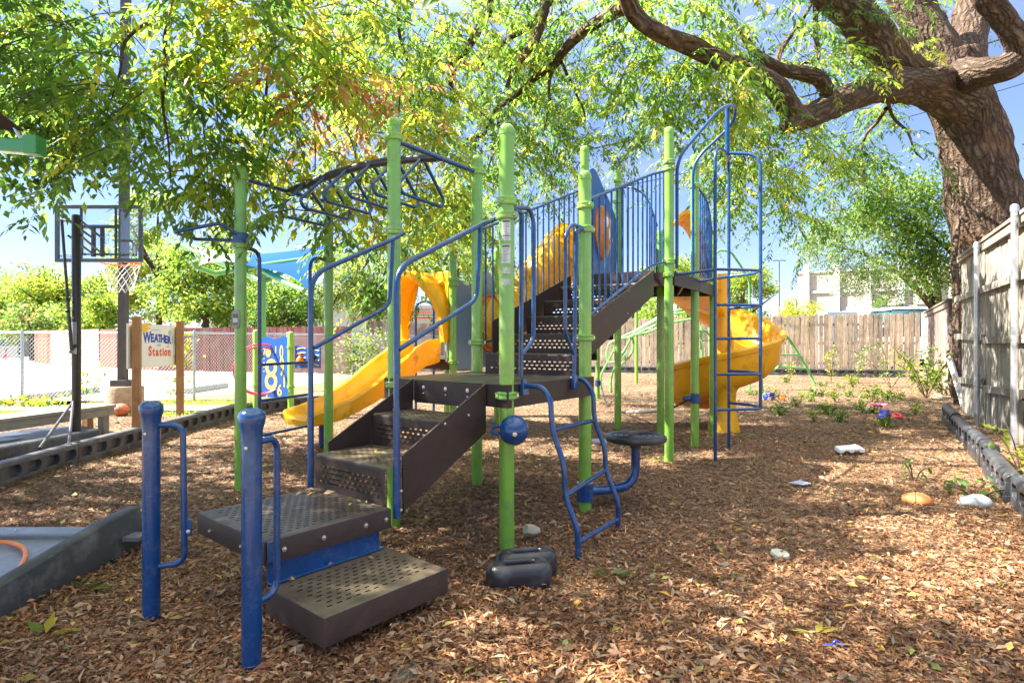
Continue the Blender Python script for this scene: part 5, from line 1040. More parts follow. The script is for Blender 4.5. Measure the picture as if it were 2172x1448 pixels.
# green shade frame with dark cloth at the top left
GS = empty('shade_canopy', (-6.6, 4.5, 0), 'green steel canopy corner with dark cloth among the leaves at the upper left', 'shade structure')
a, b = P(66, 311, 4.1), P(-480, 268, 4.3)
m = MB(); ax = (b - a); M['beamgreen'] = pmat('leaf_green_paint', (0.06, 0.27, 0.07), 0.3, 0.06, 4, coat=0.3); m.box(a + V((0, -0.045, -0.055)), ax, (0, 0.09, 0), (0, 0, 0.095)); m.build('frame_beam', M['beamgreen'], GS, smooth=0, bevel=0.01)
m = MB(); m.box(a + V((-0.02, -0.052, -0.060)), V((0.085, 0.01, 0)), (0, 0.10, 0), (0, 0, 0.13)); m.build('beam_end', M['beamgreen'], GS, smooth=0, bevel=0.006)
m = MB(); m.tube([a + V((-0.07, 0, 0.05)), a + V((-0.16, 0.02, 0.19))], 0.012, 6); m.build('cloth_hook', M['steel'], GS)
m = MB(); q0, q1, q2, q3 = P(48, 274, 4.1), P(-420, -60, 3.8), P(-900, 20, 5.5), P(-420, 250, 4.4); m.add([q0, q1, q2, q3, q0 + V((0, 0, -0.012)), q1 + V((0, 0, -0.012)), q2 + V((0, 0, -0.012)), q3 + V((0, 0, -0.012))], [(0, 1, 2, 3), (7, 6, 5, 4), (0, 4, 5, 1), (1, 5, 6, 2), (2, 6, 7, 3), (3, 7, 4, 0)]); m.build('cloth', M['fabric_dark'], GS, smooth=0)
m = MB(); m.lathe([(0.08, -0.1), (0.08, b.z)], (b.x + 0.3, b.y, 0), seg=14); m.build('post', M['sailgreen'], GS)
# ramp / ball tray at the lower left
RT = empty('ramp_tray', (-2.6, 2.9, 0), 'grey molded plastic tray with raised sloping side rail and orange tube, lying on the mulch', 'play tray')
xr = -2.17
A0, A1 = V((-2.185, 2.2, 0.05)), V((-2.14, 3.36, 0.175))
def prof_rail(p, hgt, wdt=0.055):
    return [p + V((-wdt, 0, hgt)), p + V((0, 0, hgt)), p + V((0.012, 0, hgt - 0.012)), p + V((0.03, 0, -0.20)), p + V((-wdt - 0.01, 0, -0.20)), p + V((-wdt - 0.004, 0, hgt - 0.012))]
rows = [prof_rail(A0, 0.048), prof_rail(A0.lerp(A1, 0.5), 0.055), prof_rail(A0.lerp(A1, 0.80), 0.058), prof_rail(A1, 0.045)]
sweep(rows, 'side_rail', M['timber'], RT)
M['traytop'] = pmat('scuffed_grey_plastic', (0.155, 0.16, 0.17), 0.35, 0.18, 10, bump=0.08, bscale=120, dirt=(0.28, 0.28, 0.28), dscale=7, dlo=0.5, dhi=0.8, stretch=(1, 6, 1))
e = A0.lerp(A1, 0.72)
m = MB(); m.add([V((-4.2, 1.9, 0.035)), V((-2.24, 1.9, 0.035)), V((-2.24, e.y, e.z + 0.0)), V((-4.2, e.y - 0.03, e.z + 0.0))], [(0, 1, 2, 3)]); m.build('tray_floor', M['traytop'], RT, smooth=0)
m = MB(); m.box(V((-4.2, e.y - 0.03, e.z - 0.16)), V((1.98, 0.03, 0)), V((0, 0.10, 0.01)), (0, 0, 0.185)); fl = m.build('end_rail', M['traytop'], RT, smooth=0, bevel=0.008)
for x in (-2.75, -2.6, -3.1): bolt(V((x, e.y + 0.04, e.z + 0.03)), (0, 0, 1), fl, 0.009)
tc_ = V((-2.60, 2.36, 0)); pts = []
for a in np.linspace(math.radians(12), math.radians(168), 28):
    x, y = tc_.x + 0.41 * math.cos(a), tc_.y + 0.60 * math.sin(a); pts.append(V((x, y, 0.035 + (y - 1.9) / (e.y - 1.9) * (e.z - 0.035) + 0.018)))
m = MB(); m.tube(pts, 0.011, 8); m.build('orange_tube', M['orange'], RT)
m = MB(); m.box(V((-2.20, 3.2, 0.07)), (0.16, 0, 0), (0, 0.10, 0), (0, 0, 0.02)); m.build('support_shelf', M['traytop'], RT, smooth=0)
# figure eight plastic stepping block
def stadium(c, dx, dy, r, n_=10):
    """rounded bar along dx"""
    out = []
    for s in (1, -1):
        for i in range(n_ + 1):
            a = -math.pi / 2 + math.pi * i / n_ + (0 if s > 0 else math.pi); out.append((c[0] + s * dx + r * math.cos(a), c[1] + r * math.sin(a)))
    return out
SB = empty('stepping_block', tuple(V((0.05, 2.87, 0))), 'black plastic block of two offset rounded bars at the foot of a green post', 'plastic block', rz=0.22)
def block(c, z0, z1):
    m = MB(); L_ = 0.088; r = 0.072; ri = 0.026; Ls = 0.050; n_ = 10
    lv = [(r - 0.022, z0), (r - 0.004, z0 + 0.018), (r, z0 + 0.035), (r, z1 - 0.048), (r - 0.004, z1 - 0.030), (r - 0.013, z1 - 0.014), (r - 0.026, z1 - 0.003), (r - 0.036, z1)]
    inn = [(ri + 0.012, z1), (ri + 0.003, z1 - 0.006), (ri, z1 - 0.02), (ri - 0.006, z0 + 0.02)]
    rings = [[V((x, y, z)) for x, y in stadium(c, L_, 0, rr)] for rr, z in lv] + [[V((x, y, z)) for x, y in stadium(c, Ls, 0, rr)] for rr, z in inn]
    k = len(rings[0]); vs = [p for r_ in rings for p in r_]; fs = [(i * k + j, i * k + (j + 1) % k, (i + 1) * k + (j + 1) % k, (i + 1) * k + j) for i in range(len(rings) - 1) for j in range(k)]
    fs.append(tuple(range(k - 1, -1, -1))); fs.append(tuple((len(rings) - 1) * k + j for j in range(k)))
    rz_ = Matrix.Rotation(0.22, 3, 'Z'); m.add([rz_ @ p + SB.location for p in vs], fs); return m.build('rounded_bar', M['black'], SB, smooth=0.8)
block((-0.035, -0.082), -0.02, 0.120); block((0.035, 0.064), -0.02, 0.118)
# rocks
def rock(c, s, mat, label, seed, name='rock'):
    r = random.Random(seed); bm = bmesh.new(); bmesh.ops.create_icosphere(bm, subdivisions=3, radius=1); pl_ = [(V((r.gauss(0, 1), r.gauss(0, 1), r.gauss(0, 1))).normalized(), r.uniform(0.55, 0.9)) for _ in range(12)]
    for v in bm.verts:
        p = v.co.copy()
        for n_, k in pl_:
            e = p.dot(n_) - k
            if e > 0: p -= n_ * e
        v.co = V((p.x * s[0], p.y * s[1], p.z * s[2]))
    me = bpy.data.meshes.new(name); bm.to_mesh(me); bm.free(); me.shade_smooth(); me.set_sharp_from_angle(angle=0.5); me.materials.append(M[mat]); o = bpy.data.objects.new(name, me); C.objects.link(o); o.location = c; o.rotation_euler = (0, 0, seed); return tag(o, label, 'rock')
g = G(1126, 1143); rock((g.x, g.y + 0.05, 0.035), (0.06, 0.045, 0.04), 'rock', 'pale limestone lump behind the black stepping block', 3)
g = G(862, 1436); rock((g.x, g.y - 0.02, 0.0), (0.10, 0.07, 0.05), 'darkrock', 'dark mottled stone poking out of the mulch at the bottom of the picture', 5)
# fallen toys and litter on the mulch
def gpos(px, py): g = G(px, py); return V((g.x, g.y, float(gz(g.x, g.y))))
def clog(c, ang, s, mat, label):
    m = MB(); rows = []; prof = [(0, 0.030, 0.026), (0.02, 0.050, 0.046), (0.06, 0.061, 0.064), (0.10, 0.060, 0.064), (0.115, 0.057, 0.056), (0.13, 0.056, 0.060), (0.175, 0.046, 0.048), (0.20, 0.030, 0.030)]
    q = Matrix.Rotation(ang, 3, 'Z')
    for x, w_, h in prof:
        rows.append([c + q @ (V((x * s, w_ * s * math.cos(a), max(-0.006, h * s * 1.1 * math.sin(a)) + 0.008))) for a in np.linspace(0, 2 * math.pi, 17)[:-1]])
    m.add([p for r in rows for p in r], [(i * 16 + k, i * 16 + (k + 1) % 16, (i + 1) * 16 + (k + 1) % 16, (i + 1) * 16 + k) for i in range(7) for k in range(16)] + [tuple(range(16)), tuple(7 * 16 + k for k in range(15, -1, -1))])
    o = m.build('shoe', M[mat], None, smooth=0.8); tag(o, label, 'shoe')
    m = MB(); m.tube([c + q @ V((0.118 * s, 0.058 * s * math.cos(a), 0.066 * s * math.sin(a) + 0.008)) for a in np.linspace(0.1, math.pi - 0.1, 14)], 0.006 * s, 6); m.build('strap', M[mat], o)
    m = MB(); m.ellip(c + q @ V((0.19 * s, 0, 0.032 * s)), 0.012 * s, 0.02 * s, 0.014 * s, 12, 6); m.build('opening', M['rubber'], o); return o
M['orclog'] = pmat('orange_foam', (0.62, 0.22, 0.06), 0.6, 0.1); M['greyclog'] = pmat('pale_grey_foam', (0.40, 0.42, 0.42), 0.6, 0.1)
clog(gpos(2000, 1082) + V((0, 0.1, 0)), 2.6, 0.9, 'orclog', 'orange foam clog lying on the mulch in a patch of sun'); clog(gpos(2105, 1078), 2.9, 1.0, 'greyclog', 'pale grey clog lying against the right border timbers')
def disc_lid(c, r, label, mat='white'):
    m = MB(); m.lathe([(r * 0.9, 0.0), (r, 0.002), (r, 0.012), (r * 0.95, 0.016), (r * 0.88, 0.013), (0.002, 0.014)], c, (0.05, -0.12, 1), seg=24); return tag(m.build('lid', M[mat], None), label, 'lid')
M['creamlid'] = pmat('cream_plastic_lid', (0.55, 0.52, 0.40), 0.45, 0.08); disc_lid(gpos(1654, 1182) + V((0, 0, 0.012)), 0.047, 'cream round plastic lid lying flat on the mulch', 'creamlid')
m = MB(); c = gpos(1808, 967) + V((0, 0, 0.02)); m.prism([c + V((x, 0.02 * math.sin(x * 9), z)) for x, z in ((-0.14, 0.0), (-0.13, 0.035), (0.1, 0.045), (0.14, 0.03), (0.14, 0.0), (0.09, 0.0), (0.07, 0.018), (0.03, 0.02), (0.01, 0.0), (-0.02, 0.0), (-0.04, 0.02), (-0.08, 0.02), (-0.10, 0.0))], (0.02, 0.14, 0.015)); tag(m.build('broken_tray', M['white'], None, bevel=0.004), 'white broken plastic piece with holes half buried in the mulch', 'plastic scrap')
m = MB(); c = gpos(1697, 1031) + V((0, 0, 0.02)); m.prism([c + V(p) for p in ((-0.075, 0.03, 0), (0.03, 0.06, 0.012), (0.085, -0.01, 0.004), (0.0, -0.05, 0.0))], (0, 0, 0.004)); m2 = m.build('paper_card', M['fabric_white'], None, smooth=0); tag(m2, 'pale lilac blue card lying on the mulch beyond the round seat', 'card')
c = gpos(1283, 948); m = MB(); m.lathe([(0.10, 0.0), (0.10, 0.02), (0.085, 0.03), (0.002, 0.03)], c + V((0.0, 0.35, 0)), seg=20); m2 = m.build('plastic_dish', M['fabric_white'], None); tag(m2, 'pale plastic dish on the mulch behind the bent arm of the round seat', 'dish')
M['royal'] = pmat('royal_blue_plastic', (0.02, 0.03, 0.45), 0.35, 0.05)
c = gpos(1774, 1372) + V((0, 0, 0.018)); m = MB(); m.tube([c + V((0.011 * math.cos(a), 0, 0.011 * math.sin(a))) for a in np.linspace(0, 2 * math.pi, 17)[:-1]], 0.004, 8, closed=True); tk = m.build('toy_propeller', M['royal'], None); tag(tk, 'tiny royal blue plastic propeller toy lying on the mulch in front', 'toy')
for s in (-1, 1): m = MB(); m.ellip(c + V((0.030 * s, 0.0, -0.003)), 0.018, 0.010, 0.004, 12, 6); m.build('blade', M['royal'], tk)
def toy_car(c, ang, mat, mat2, label, s=1.0):
    q = Matrix.Rotation(ang, 3, 'Z'); t = empty('toy_car', tuple(c), label, 'toy car'); m = MB(); m.prism([c + q @ V((x * s, -0.05 * s, z * s)) for x, z in ((-0.13, 0.03), (0.13, 0.03), (0.13, 0.08), (0.07, 0.09), (0.04, 0.14), (-0.06, 0.14), (-0.08, 0.09), (-0.13, 0.085))], q @ V((0, 0.10 * s, 0))); m.build('body', M[mat], t, smooth=0.3, bevel=0.008)
    for x in (-0.075, 0.08):
        for y in (-0.058, 0.05): m = MB(); m.lathe([(0.036 * s, 0), (0.036 * s, 0.02 * s)], c + q @ V((x * s, y * s, 0.034 * s)), q @ V((0, 1, 0)), seg=14); m.build('wheel', M[mat2], t)
    return t
toy_car(gpos(1635, 850), 0.3, 'royal', 'white', 'blue and white toy truck by the leg of the green climber', 1.1); toy_car(gpos(1649, 851) + V((0.08, -0.03, 0)), 1.2, 'orange', 'red', 'orange and red toy car touching the blue toy truck', 0.8)
toy_car(gpos(1876, 892), 0.8, 'royal', 'rubber', 'dark blue toy car tipped on the mulch near the right weeds', 1.0)
m = MB(); c = gpos(1904, 889) + V((0, 0, 0.04)); m.tube([c + V((0.05 * math.cos(a), 0.05 * math.sin(a), 0.02 * math.sin(a))) for a in np.linspace(0, 2 * math.pi, 20)[:-1]], 0.018, 8, closed=True); tag(m.build('toy_ring', M['red'], None), 'red plastic toy ring beside the dark blue toy car', 'toy')
c = gpos(1865, 860) + V((0, 0, 0.03)); m = MB(); m.ellip(c, 0.05, 0.05, 0.03, 12, 8)
for k in range(6): a = k * math.pi / 3; m.tube([c, c + V((0.16 * math.cos(a), 0.13 * math.sin(a), 0.015))], [0.022, 0.014], 8)
tag(m.build('toy_star', M['pink'], None), 'hot pink star shaped plastic toy on the mulch near the back weeds', 'toy')
c = gpos(1990, 849) + V((0, 0, 0.05)); rock((c.x, c.y, 0.06), (0.16, 0.12, 0.10), 'rock', 'pale stone at the far end of the right border timbers', 9)
# green arch climber at the back
CL_ = empty('arch_climber', (4.2, 12.6, 0), 'pale green steel arch ladder climber standing before the back fence', 'climber')
def cl_tube(pix, r=0.024, nm='rail'):
    m = MB(); m.tube(round_path([P(*q) for q in pix], 0.12), r, 8); return m.build(nm, M['sailgreen'], CL_)
LA = [(1274, 826, 13.2), (1274, 795, 13.2), (1288, 770, 13.1), (1302, 742, 13.0), (1316, 716, 12.9), (1344, 704, 12.8), (1410, 664, 12.5), (1470, 652, 12.3), (1540, 655, 12.2)]
LB = [(1296, 833, 12.5), (1296, 800, 12.5), (1303, 780, 12.5), (1318, 755, 12.4), (1341, 712, 12.3), (1352, 702, 12.3), (1412, 668, 12.1), (1478, 660, 12.0)]
LC = [(1318, 772, 12.4), (1340, 752, 12.4), (1345, 725, 12.4), (1338, 712, 12.3), (1380, 704, 12.2), (1412, 686, 12.1), (1470, 676, 12.0)]
LD = [(1290, 766, 13.1), (1286, 750, 13.1), (1292, 728, 13.1), (1304, 722, 13.0), (1330, 716, 13.0), (1390, 690, 12.7)]
for q in (LA, LB, LC, LD): cl_tube(q)
for a, b in (((1290, 768), (1310, 766)), ((1302, 744), (1322, 748)), ((1316, 718), (1338, 714)), ((1340, 704), (1368, 712)), ((1362, 692), (1388, 700)), ((1386, 680), (1406, 690)), ((1318, 772), (1310, 790)), ((1330, 746), (1322, 758))): cl_tube([(*a, 12.8), (*b, 12.2)], 0.016, 'rung')
cl_tube([(1632, 726, 12.2), (1646, 749, 12.2), (1652, 779, 12.2), (1638, 785, 12.2), (1612, 786, 12.2)], 0.024); cl_tube([(1655, 703, 12.6), (1672, 716, 12.6), (1712, 781, 12.6), (1727, 812, 12.6), (1728, 838, 12.5)], 0.028)
cl_tube([(1596, 744, 12.1), (1602, 770, 12.1), (1616, 806, 12.0), (1617, 845, 11.9)], 0.028); cl_tube([(1590, 835, 13.4), (1590, 740, 13.4)], 0.022)
for a, b in (((1636, 731), (1670, 718)), ((1650, 752), (1690, 752)), ((1654, 778), (1708, 781)), ((1598, 770), (1612, 785)), ((1572, 771), (1592, 770))): cl_tube([(*a, 12.2), (*b, 12.6)], 0.018, 'rung')
cl_tube([(1488, 840, 13.2), (1488, 690, 13.2)], 0.022); cl_tube([(1480, 700, 13.2), (1500, 702, 13.2), (1512, 725, 13.2)], 0.02)
for y in (702, 722): cl_tube([(1470, y, 13.2), (1520, y, 13.2)], 0.016, 'rung')
cl_tube([(1526, 531, 13.6), (1549, 532, 13.6), (1572, 565, 13.6), (1590, 596, 13.6), (1591, 745, 13.6)], 0.028); cl_tube([(1526, 531, 13.6), (1510, 545, 13.6), (1505, 700, 13.6), (1505, 838, 13.6)], 0.028)
# ================================================================ far buildings, vehicles, wires
def building(name, c, sx, sy, h, mat, label, rz=0, cat='building'):
    b = empty(name, (c[0], c[1], 0), label, cat); m = MB(); m.cbox((c[0], c[1], h / 2 - 0.2), sx, sy, h + 0.4, rz); m.build('wall', M[mat], b, smooth=0)
    m = MB(); m.cbox((c[0], c[1], h + 0.1), sx + 0.3, sy + 0.3, 0.25, rz); m.build('roof_edge', M['whitewall'], b, smooth=0); return b
q = P(1890, 640, 75); b = building('building', (q.x + 2, 80), 20, 10, 10.2, 'stucco', 'pale cream building with pilasters and arches beyond the back fence', -0.51); bn, bt_ = V((-0.488, -0.873, 0)), V((0.873, -0.488, 0)); bc_ = V((q.x + 2, 80, 0)) + bn * 5
for i in range(5): m = MB(); m.cbox(bc_ + bt_ * (-9.0 + 3.6 * i) + bn * 0.2 + V((0, 0, 5.7)), 0.7, 0.5, 11.4, -0.51); m.build('pilaster', M['whitewall'], b, smooth=0)
M['lilacwall'] = pmat('grey_lilac_wall', (0.46, 0.42, 0.42), 0.8, 0.05)  # grey lilac tone of the bands and arched openings
for i in range(4):
    m = MB(); c = bc_ + bt_ * (-7.2 + 3.6 * i) + bn * 0.06; pts = [c + bt_ * 1.1 * math.cos(a) + V((0, 0, 4.6 + 1.1 * math.sin(a))) for a in np.linspace(0, math.pi, 13)] + [c - bt_ * 1.1, c + bt_ * 1.1]; m.prism(pts, -bn * 0.25); m.build('arched_opening', M['lilacwall'], b, smooth=0)
    m = MB(); m.cbox(c + V((0, 0, 7.6)), 2.4, 0.3, 0.35, -0.51); m.build('band', M['lilacwall'], b, smooth=0)
q = P(1965, 650, 60); m = MB(); rows = []
for yy in (0, 14): rows.append([V((q.x + 3.0 * math.cos(a), 60 + yy, 2.2 + 2.6 * math.sin(a))) for a in np.linspace(0, math.pi, 19)])
m.add(rows[0] + rows[1], [(i, i + 1, 20 + i, 19 + i) for i in range(18)] + [tuple(range(19)), tuple(37 - i for i in range(19))]); m.cbox((q.x, 67, 1.0), 6.0, 13.9, 2.5); tag(m.build('barrel_shed', M['whitewall'], None, smooth=0.5), 'white barrel roofed shed behind the parked vehicle', 'shed')
# parked vehicle whose roof shows over the fence
q = P(1915, 660, 25.5); VH = empty('parked_car', (q.x, 25.5, 0), 'white vehicle with a roof rack whose top shows over the back fence', 'car')
def veh(sec, name, mat, par):
    return sweep([[V((q.x - 2.45 + x, 25.5 + y, z)) for y, z in pr] for x, pr in sec], name, M[mat], par)
def cs(w_, z0, z1, r=0.12): return [(-w_, z0), (-w_, z1 - r), (-w_ + r * 1.2, z1), (w_ - r * 1.2, z1), (w_, z1 - r), (w_, z0)]
zr = z_at(653, 25.5)
veh([(0, cs(.85, .35, 1.0)), (0.1, cs(.92, .35, 1.15)), (1.0, cs(.95, .35, 1.3)), (4.7, cs(.95, .35, 1.3)), (4.9, cs(.9, .4, 1.2))], 'body', 'car', VH)
veh([(0.75, cs(.86, 1.29, 1.33)), (1.5, cs(.78, 1.29, zr - 0.06)), (2.2, cs(.78, 1.29, zr - 0.03)), (4.3, cs(.78, 1.29, zr - 0.05)), (4.75, cs(.82, 1.29, 1.4))], 'windows', 'carglass', VH)
veh([(1.35, cs(.74, zr - .13, zr - .08, .04)), (1.6, cs(.78, zr - .10, zr - .01, .06)), (2.6, cs(.78, zr - .08, zr + .02, .06)), (4.3, cs(.77, zr - .12, zr - .01, .06)), (4.5, cs(.74, zr - .16, zr - .07, .04))], 'roof', 'car', VH)
for s in (-0.6, 0.6):
    m = MB(); m.tube(round_path([(q.x - 2.45 + 1.75, 25.5 + s, zr), (q.x - 2.45 + 1.9, 25.5 + s, zr + 0.11), (q.x - 2.45 + 4.0, 25.5 + s, zr + 0.11), (q.x - 2.45 + 4.2, 25.5 + s, zr)], 0.1), 0.028, 8); m.build('roof_rack', M['blackmetal'], VH)
for x in (0.85, 3.9):
    for s in (-0.9, 0.72): m = MB(); m.lathe([(0.34, 0), (0.34, 0.2)], (q.x - 2.45 + x, 25.5 + s, 0.34), (0, 1, 0), seg=18); m.build('wheel', M['rubber'], VH)
q2 = P(1775, 668, 24.5); m = MB(); m.cbox((q2.x, 24.5, 1.16), 1.25, 0.8, 2.32); bx_ = m.build('storage_box', M['pgrey'], None, smooth=0, bevel=0.02); tag(bx_, 'pale green grey box standing behind the fence left of the white vehicle', 'box')
# building and rail beyond the vine fence
q = P(742, 660, 46); b = building('building', (-13.5, 50), 19, 8, 3.6, 'whitewall', 'low white building with red and green railing beyond the vine-covered fence')
for k, mt in enumerate(('red', 'green', 'red')): m = MB(); m.tube([(-12.9, 45.6, 2.85 + 0.22 * k), (-3.8, 45.6, 2.85 + 0.22 * k)], 0.045, 6); m.build('railing', M[mt], b)
m = MB(); m.cbox((-13.5, 45.9, 1.2), 18, 0.2, 1.0); m.build('dark_band', M['lilacwall'], b, smooth=0)
q = P(1653, 560, 70); m = MB(); m.lathe([(0.08, 0), (0.05, z_at(556, 70))], (q.x, 70, 0), seg=10); LM = m.build('light_mast', M['darkmetal'], None); tag(LM, 'thin light mast with a crossarm far beyond the back fence', 'light mast')
m = MB(); zz = z_at(554, 70); m.tube([(q.x - 0.75, 70, zz + 0.05), (q.x - 0.3, 70, zz + 0.12), (q.x, 70, zz), (q.x + 0.3, 70, zz + 0.12), (q.x + 0.75, 70, zz + 0.05)], 0.06, 6); m.build('crossarm', M['darkmetal'], LM)
q = P(1432, 700, 30); m = MB(); m.lathe([(0.12, 0), (0.10, 3.4)], (q.x, 30, 0), seg=10); tag(m.build('white_post', M['white'], None), 'white pipe post behind the fence and the yellow entry chute', 'post')
# overhead cables
def cable(a, b, sag, r, label):
    a, b = P(*a), P(*b); m = MB(); m.tube([a.lerp(b, t) - V((0, 0, sag * 4 * t * (1 - t))) for t in np.linspace(0, 1, 24)], r, 6); tag(m.build('overhead_cable', M['rubber'], None), label, 'cable', 'overhead cables')
cable((830, 402, 24), (2260, 40, 24), 0.5, 0.035, 'thicker black overhead cable rising to the right behind the green posts'); cable((1020, 455, 30), (2260, 150, 30), 0.5, 0.022, 'thin overhead cable below the thicker one, crossing behind the bars')
# two children running on the lot
def child(px, py, Y, h, face, shirt, pants, label):
    base = P(px, py, Y); base.z = 0; k = h / 1.0
    jt = {'pel': (0, 0, .46), 'ch': (.06 * face, 0, .66), 'nk': (.09 * face, 0, .76), 'hd': (.11 * face, 0, .88), 'lk': (.16 * face, -.05, .28), 'la': (.10 * face, -.05, .06), 'lt': (.20 * face, -.05, .03), 'rk': (-.10 * face, .05, .26), 'ra': (-.30 * face, .05, .20), 'rt': (-.33 * face, .05, .12),
          'ls': (.07 * face, -.10, .72), 'le': (.0, -.15, .58), 'lh': (.12 * face, -.13, .52), 'rs': (.07 * face, .10, .72), 're': (.18 * face, .14, .62), 'rh': (.28 * face, .10, .70)}
    rad = {'pel': .085, 'ch': .095, 'nk': .04, 'hd': .08, 'lk': .05, 'la': .033, 'lt': .03, 'rk': .05, 'ra': .033, 'rt': .028, 'ls': .045, 'le': .032, 'lh': .026, 'rs': .045, 're': .032, 'rh': .026}
    ed = [('pel', 'ch'), ('ch', 'nk'), ('nk', 'hd'), ('pel', 'lk'), ('lk', 'la'), ('la', 'lt'), ('pel', 'rk'), ('rk', 'ra'), ('ra', 'rt'), ('ch', 'ls'), ('ls', 'le'), ('le', 'lh'), ('ch', 'rs'), ('rs', 're'), ('re', 'rh')]
    kz = list(jt); p = bpy.data.objects.new('person', None); bpy.data.objects.remove(p)
    def skin(keys, edges, name, mat, parent, grow=1.0):
        me = bpy.data.meshes.new(name); me.from_pydata([base + V(jt[j]) * k for j in keys], [(keys.index(a), keys.index(b)) for a, b in edges], []); o = bpy.data.objects.new(name, me); C.objects.link(o)
        md = o.modifiers.new('skin', 'SKIN')
        for i, j in enumerate(keys): me.skin_vertices[0].data[i].radius = (rad[j] * k * grow,) * 2
        me.skin_vertices[0].data[0].use_root = True; sb = o.modifiers.new('sub', 'SUBSURF'); sb.levels = 2; sb.render_levels = 2
        dg = bpy.context.evaluated_depsgraph_get(); nm = bpy.data.meshes.new_from_object(o.evaluated_get(dg)); bpy.data.objects.remove(o); nm.materials.clear(); nm.materials.append(M[mat]); nm.shade_smooth()
        o = bpy.data.objects.new(name, nm); C.objects.link(o); o.parent = parent; return o
    body = skin(kz, ed, 'person', 'skin', None); tag(body, label, 'person')
    skin(['ch', 'pel', 'ls', 'le', 'rs', 're'], [('ch', 'pel'), ('ch', 'ls'), ('ls', 'le'), ('ch', 'rs'), ('rs', 're')], 'shirt', shirt, body, 1.14)
    skin(['pel', 'lk', 'la', 'rk', 'ra'], [('pel', 'lk'), ('lk', 'la'), ('pel', 'rk'), ('rk', 'ra')], 'trousers', pants, body, 1.16)
    m = MB(); m.ellip(base + V((jt['hd'][0] - .025 * face, 0, jt['hd'][2] + .03)) * k, .085 * k, .085 * k, .085 * k, 12, 8); m.ellip(base + V((jt['hd'][0] - .08 * face, 0, jt['hd'][2] - .04)) * k, .035 * k, .04 * k, .08 * k, 10, 6); m.build('hair', M['hair'], body)
M['pinkcloth'] = pmat('pale_pink_cloth', (0.62, 0.45, 0.44), 0.8, 0.05); M['redcloth'] = pmat('red_cloth', (0.65, 0.03, 0.07), 0.8, 0.05); M['blackcloth'] = pmat('black_cloth', (0.02, 0.02, 0.03), 0.8, 0.05); M['tealcloth'] = pmat('teal_cloth', (0.05, 0.36, 0.36), 0.8, 0.05)
child(10, 766, 32.0, 0.70, 1, 'pinkcloth', 'redcloth', 'child with dark hair, pale pink top and red trousers running on the lot'); child(40, 765, 32.0, 0.72, 1, 'blackcloth', 'tealcloth', 'child in a black top and teal trousers running on the lot')
# ================================================================ vegetation
from mathutils import noise as mnoise
def leaves(P0, D, nrm, ln, wd, cols, rng, droop=0.15):
    """one folded leaf each: base, left, mid, right, tip"""
    S_ = np.cross(D, nrm); S_ /= np.linalg.norm(S_, axis=1, keepdims=True) + 1e-9; n = len(P0); l = ln[:, None]; w_ = wd[:, None]
    mid = P0 + D * l * 0.5 - nrm * w_ * 0.22; tip = P0 + D * l - nrm * l * droop
    L_ = P0 + D * l * 0.42 + S_ * w_ * 0.5; R_ = P0 + D * l * 0.42 - S_ * w_ * 0.5
    co = np.stack([P0, L_, mid, R_, tip], 1).reshape(-1, 3); b = (np.arange(n) * 5)[:, None]
    tri = np.concatenate([b + [0, 1, 2], b + [0, 2, 3], b + [1, 4, 2], b + [2, 4, 3]], 1).reshape(-1, 3)
    return co, tri, np.repeat(cols, 5, 0)
def norm(a): return a / (np.linalg.norm(a, axis=-1, keepdims=True) + 1e-9)
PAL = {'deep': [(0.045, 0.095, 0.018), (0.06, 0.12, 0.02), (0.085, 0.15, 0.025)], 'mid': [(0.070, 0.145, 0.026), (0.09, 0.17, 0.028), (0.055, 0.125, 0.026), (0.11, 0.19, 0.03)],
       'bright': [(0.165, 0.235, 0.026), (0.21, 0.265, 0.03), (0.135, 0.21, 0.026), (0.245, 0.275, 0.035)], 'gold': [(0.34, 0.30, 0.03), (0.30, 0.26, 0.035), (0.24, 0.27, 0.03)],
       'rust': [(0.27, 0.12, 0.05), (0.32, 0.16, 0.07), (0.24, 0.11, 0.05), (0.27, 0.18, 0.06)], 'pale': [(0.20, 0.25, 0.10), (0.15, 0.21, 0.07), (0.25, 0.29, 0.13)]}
def pick(pal, n, rng):
    """pal: dict name -> weight"""
    names = list(pal); wts = np.array([pal[k] for k in names], float); wts /= wts.sum(); ch = rng.choice(len(names), n, p=wts); out = np.zeros((n, 3))
    for i, k in enumerate(names):
        s = ch == i; arr = np.array(PAL[k]); out[s] = arr[rng.integers(0, len(arr), s.sum())]
    return out * rng.uniform(0.8, 1.22, (n, 1))
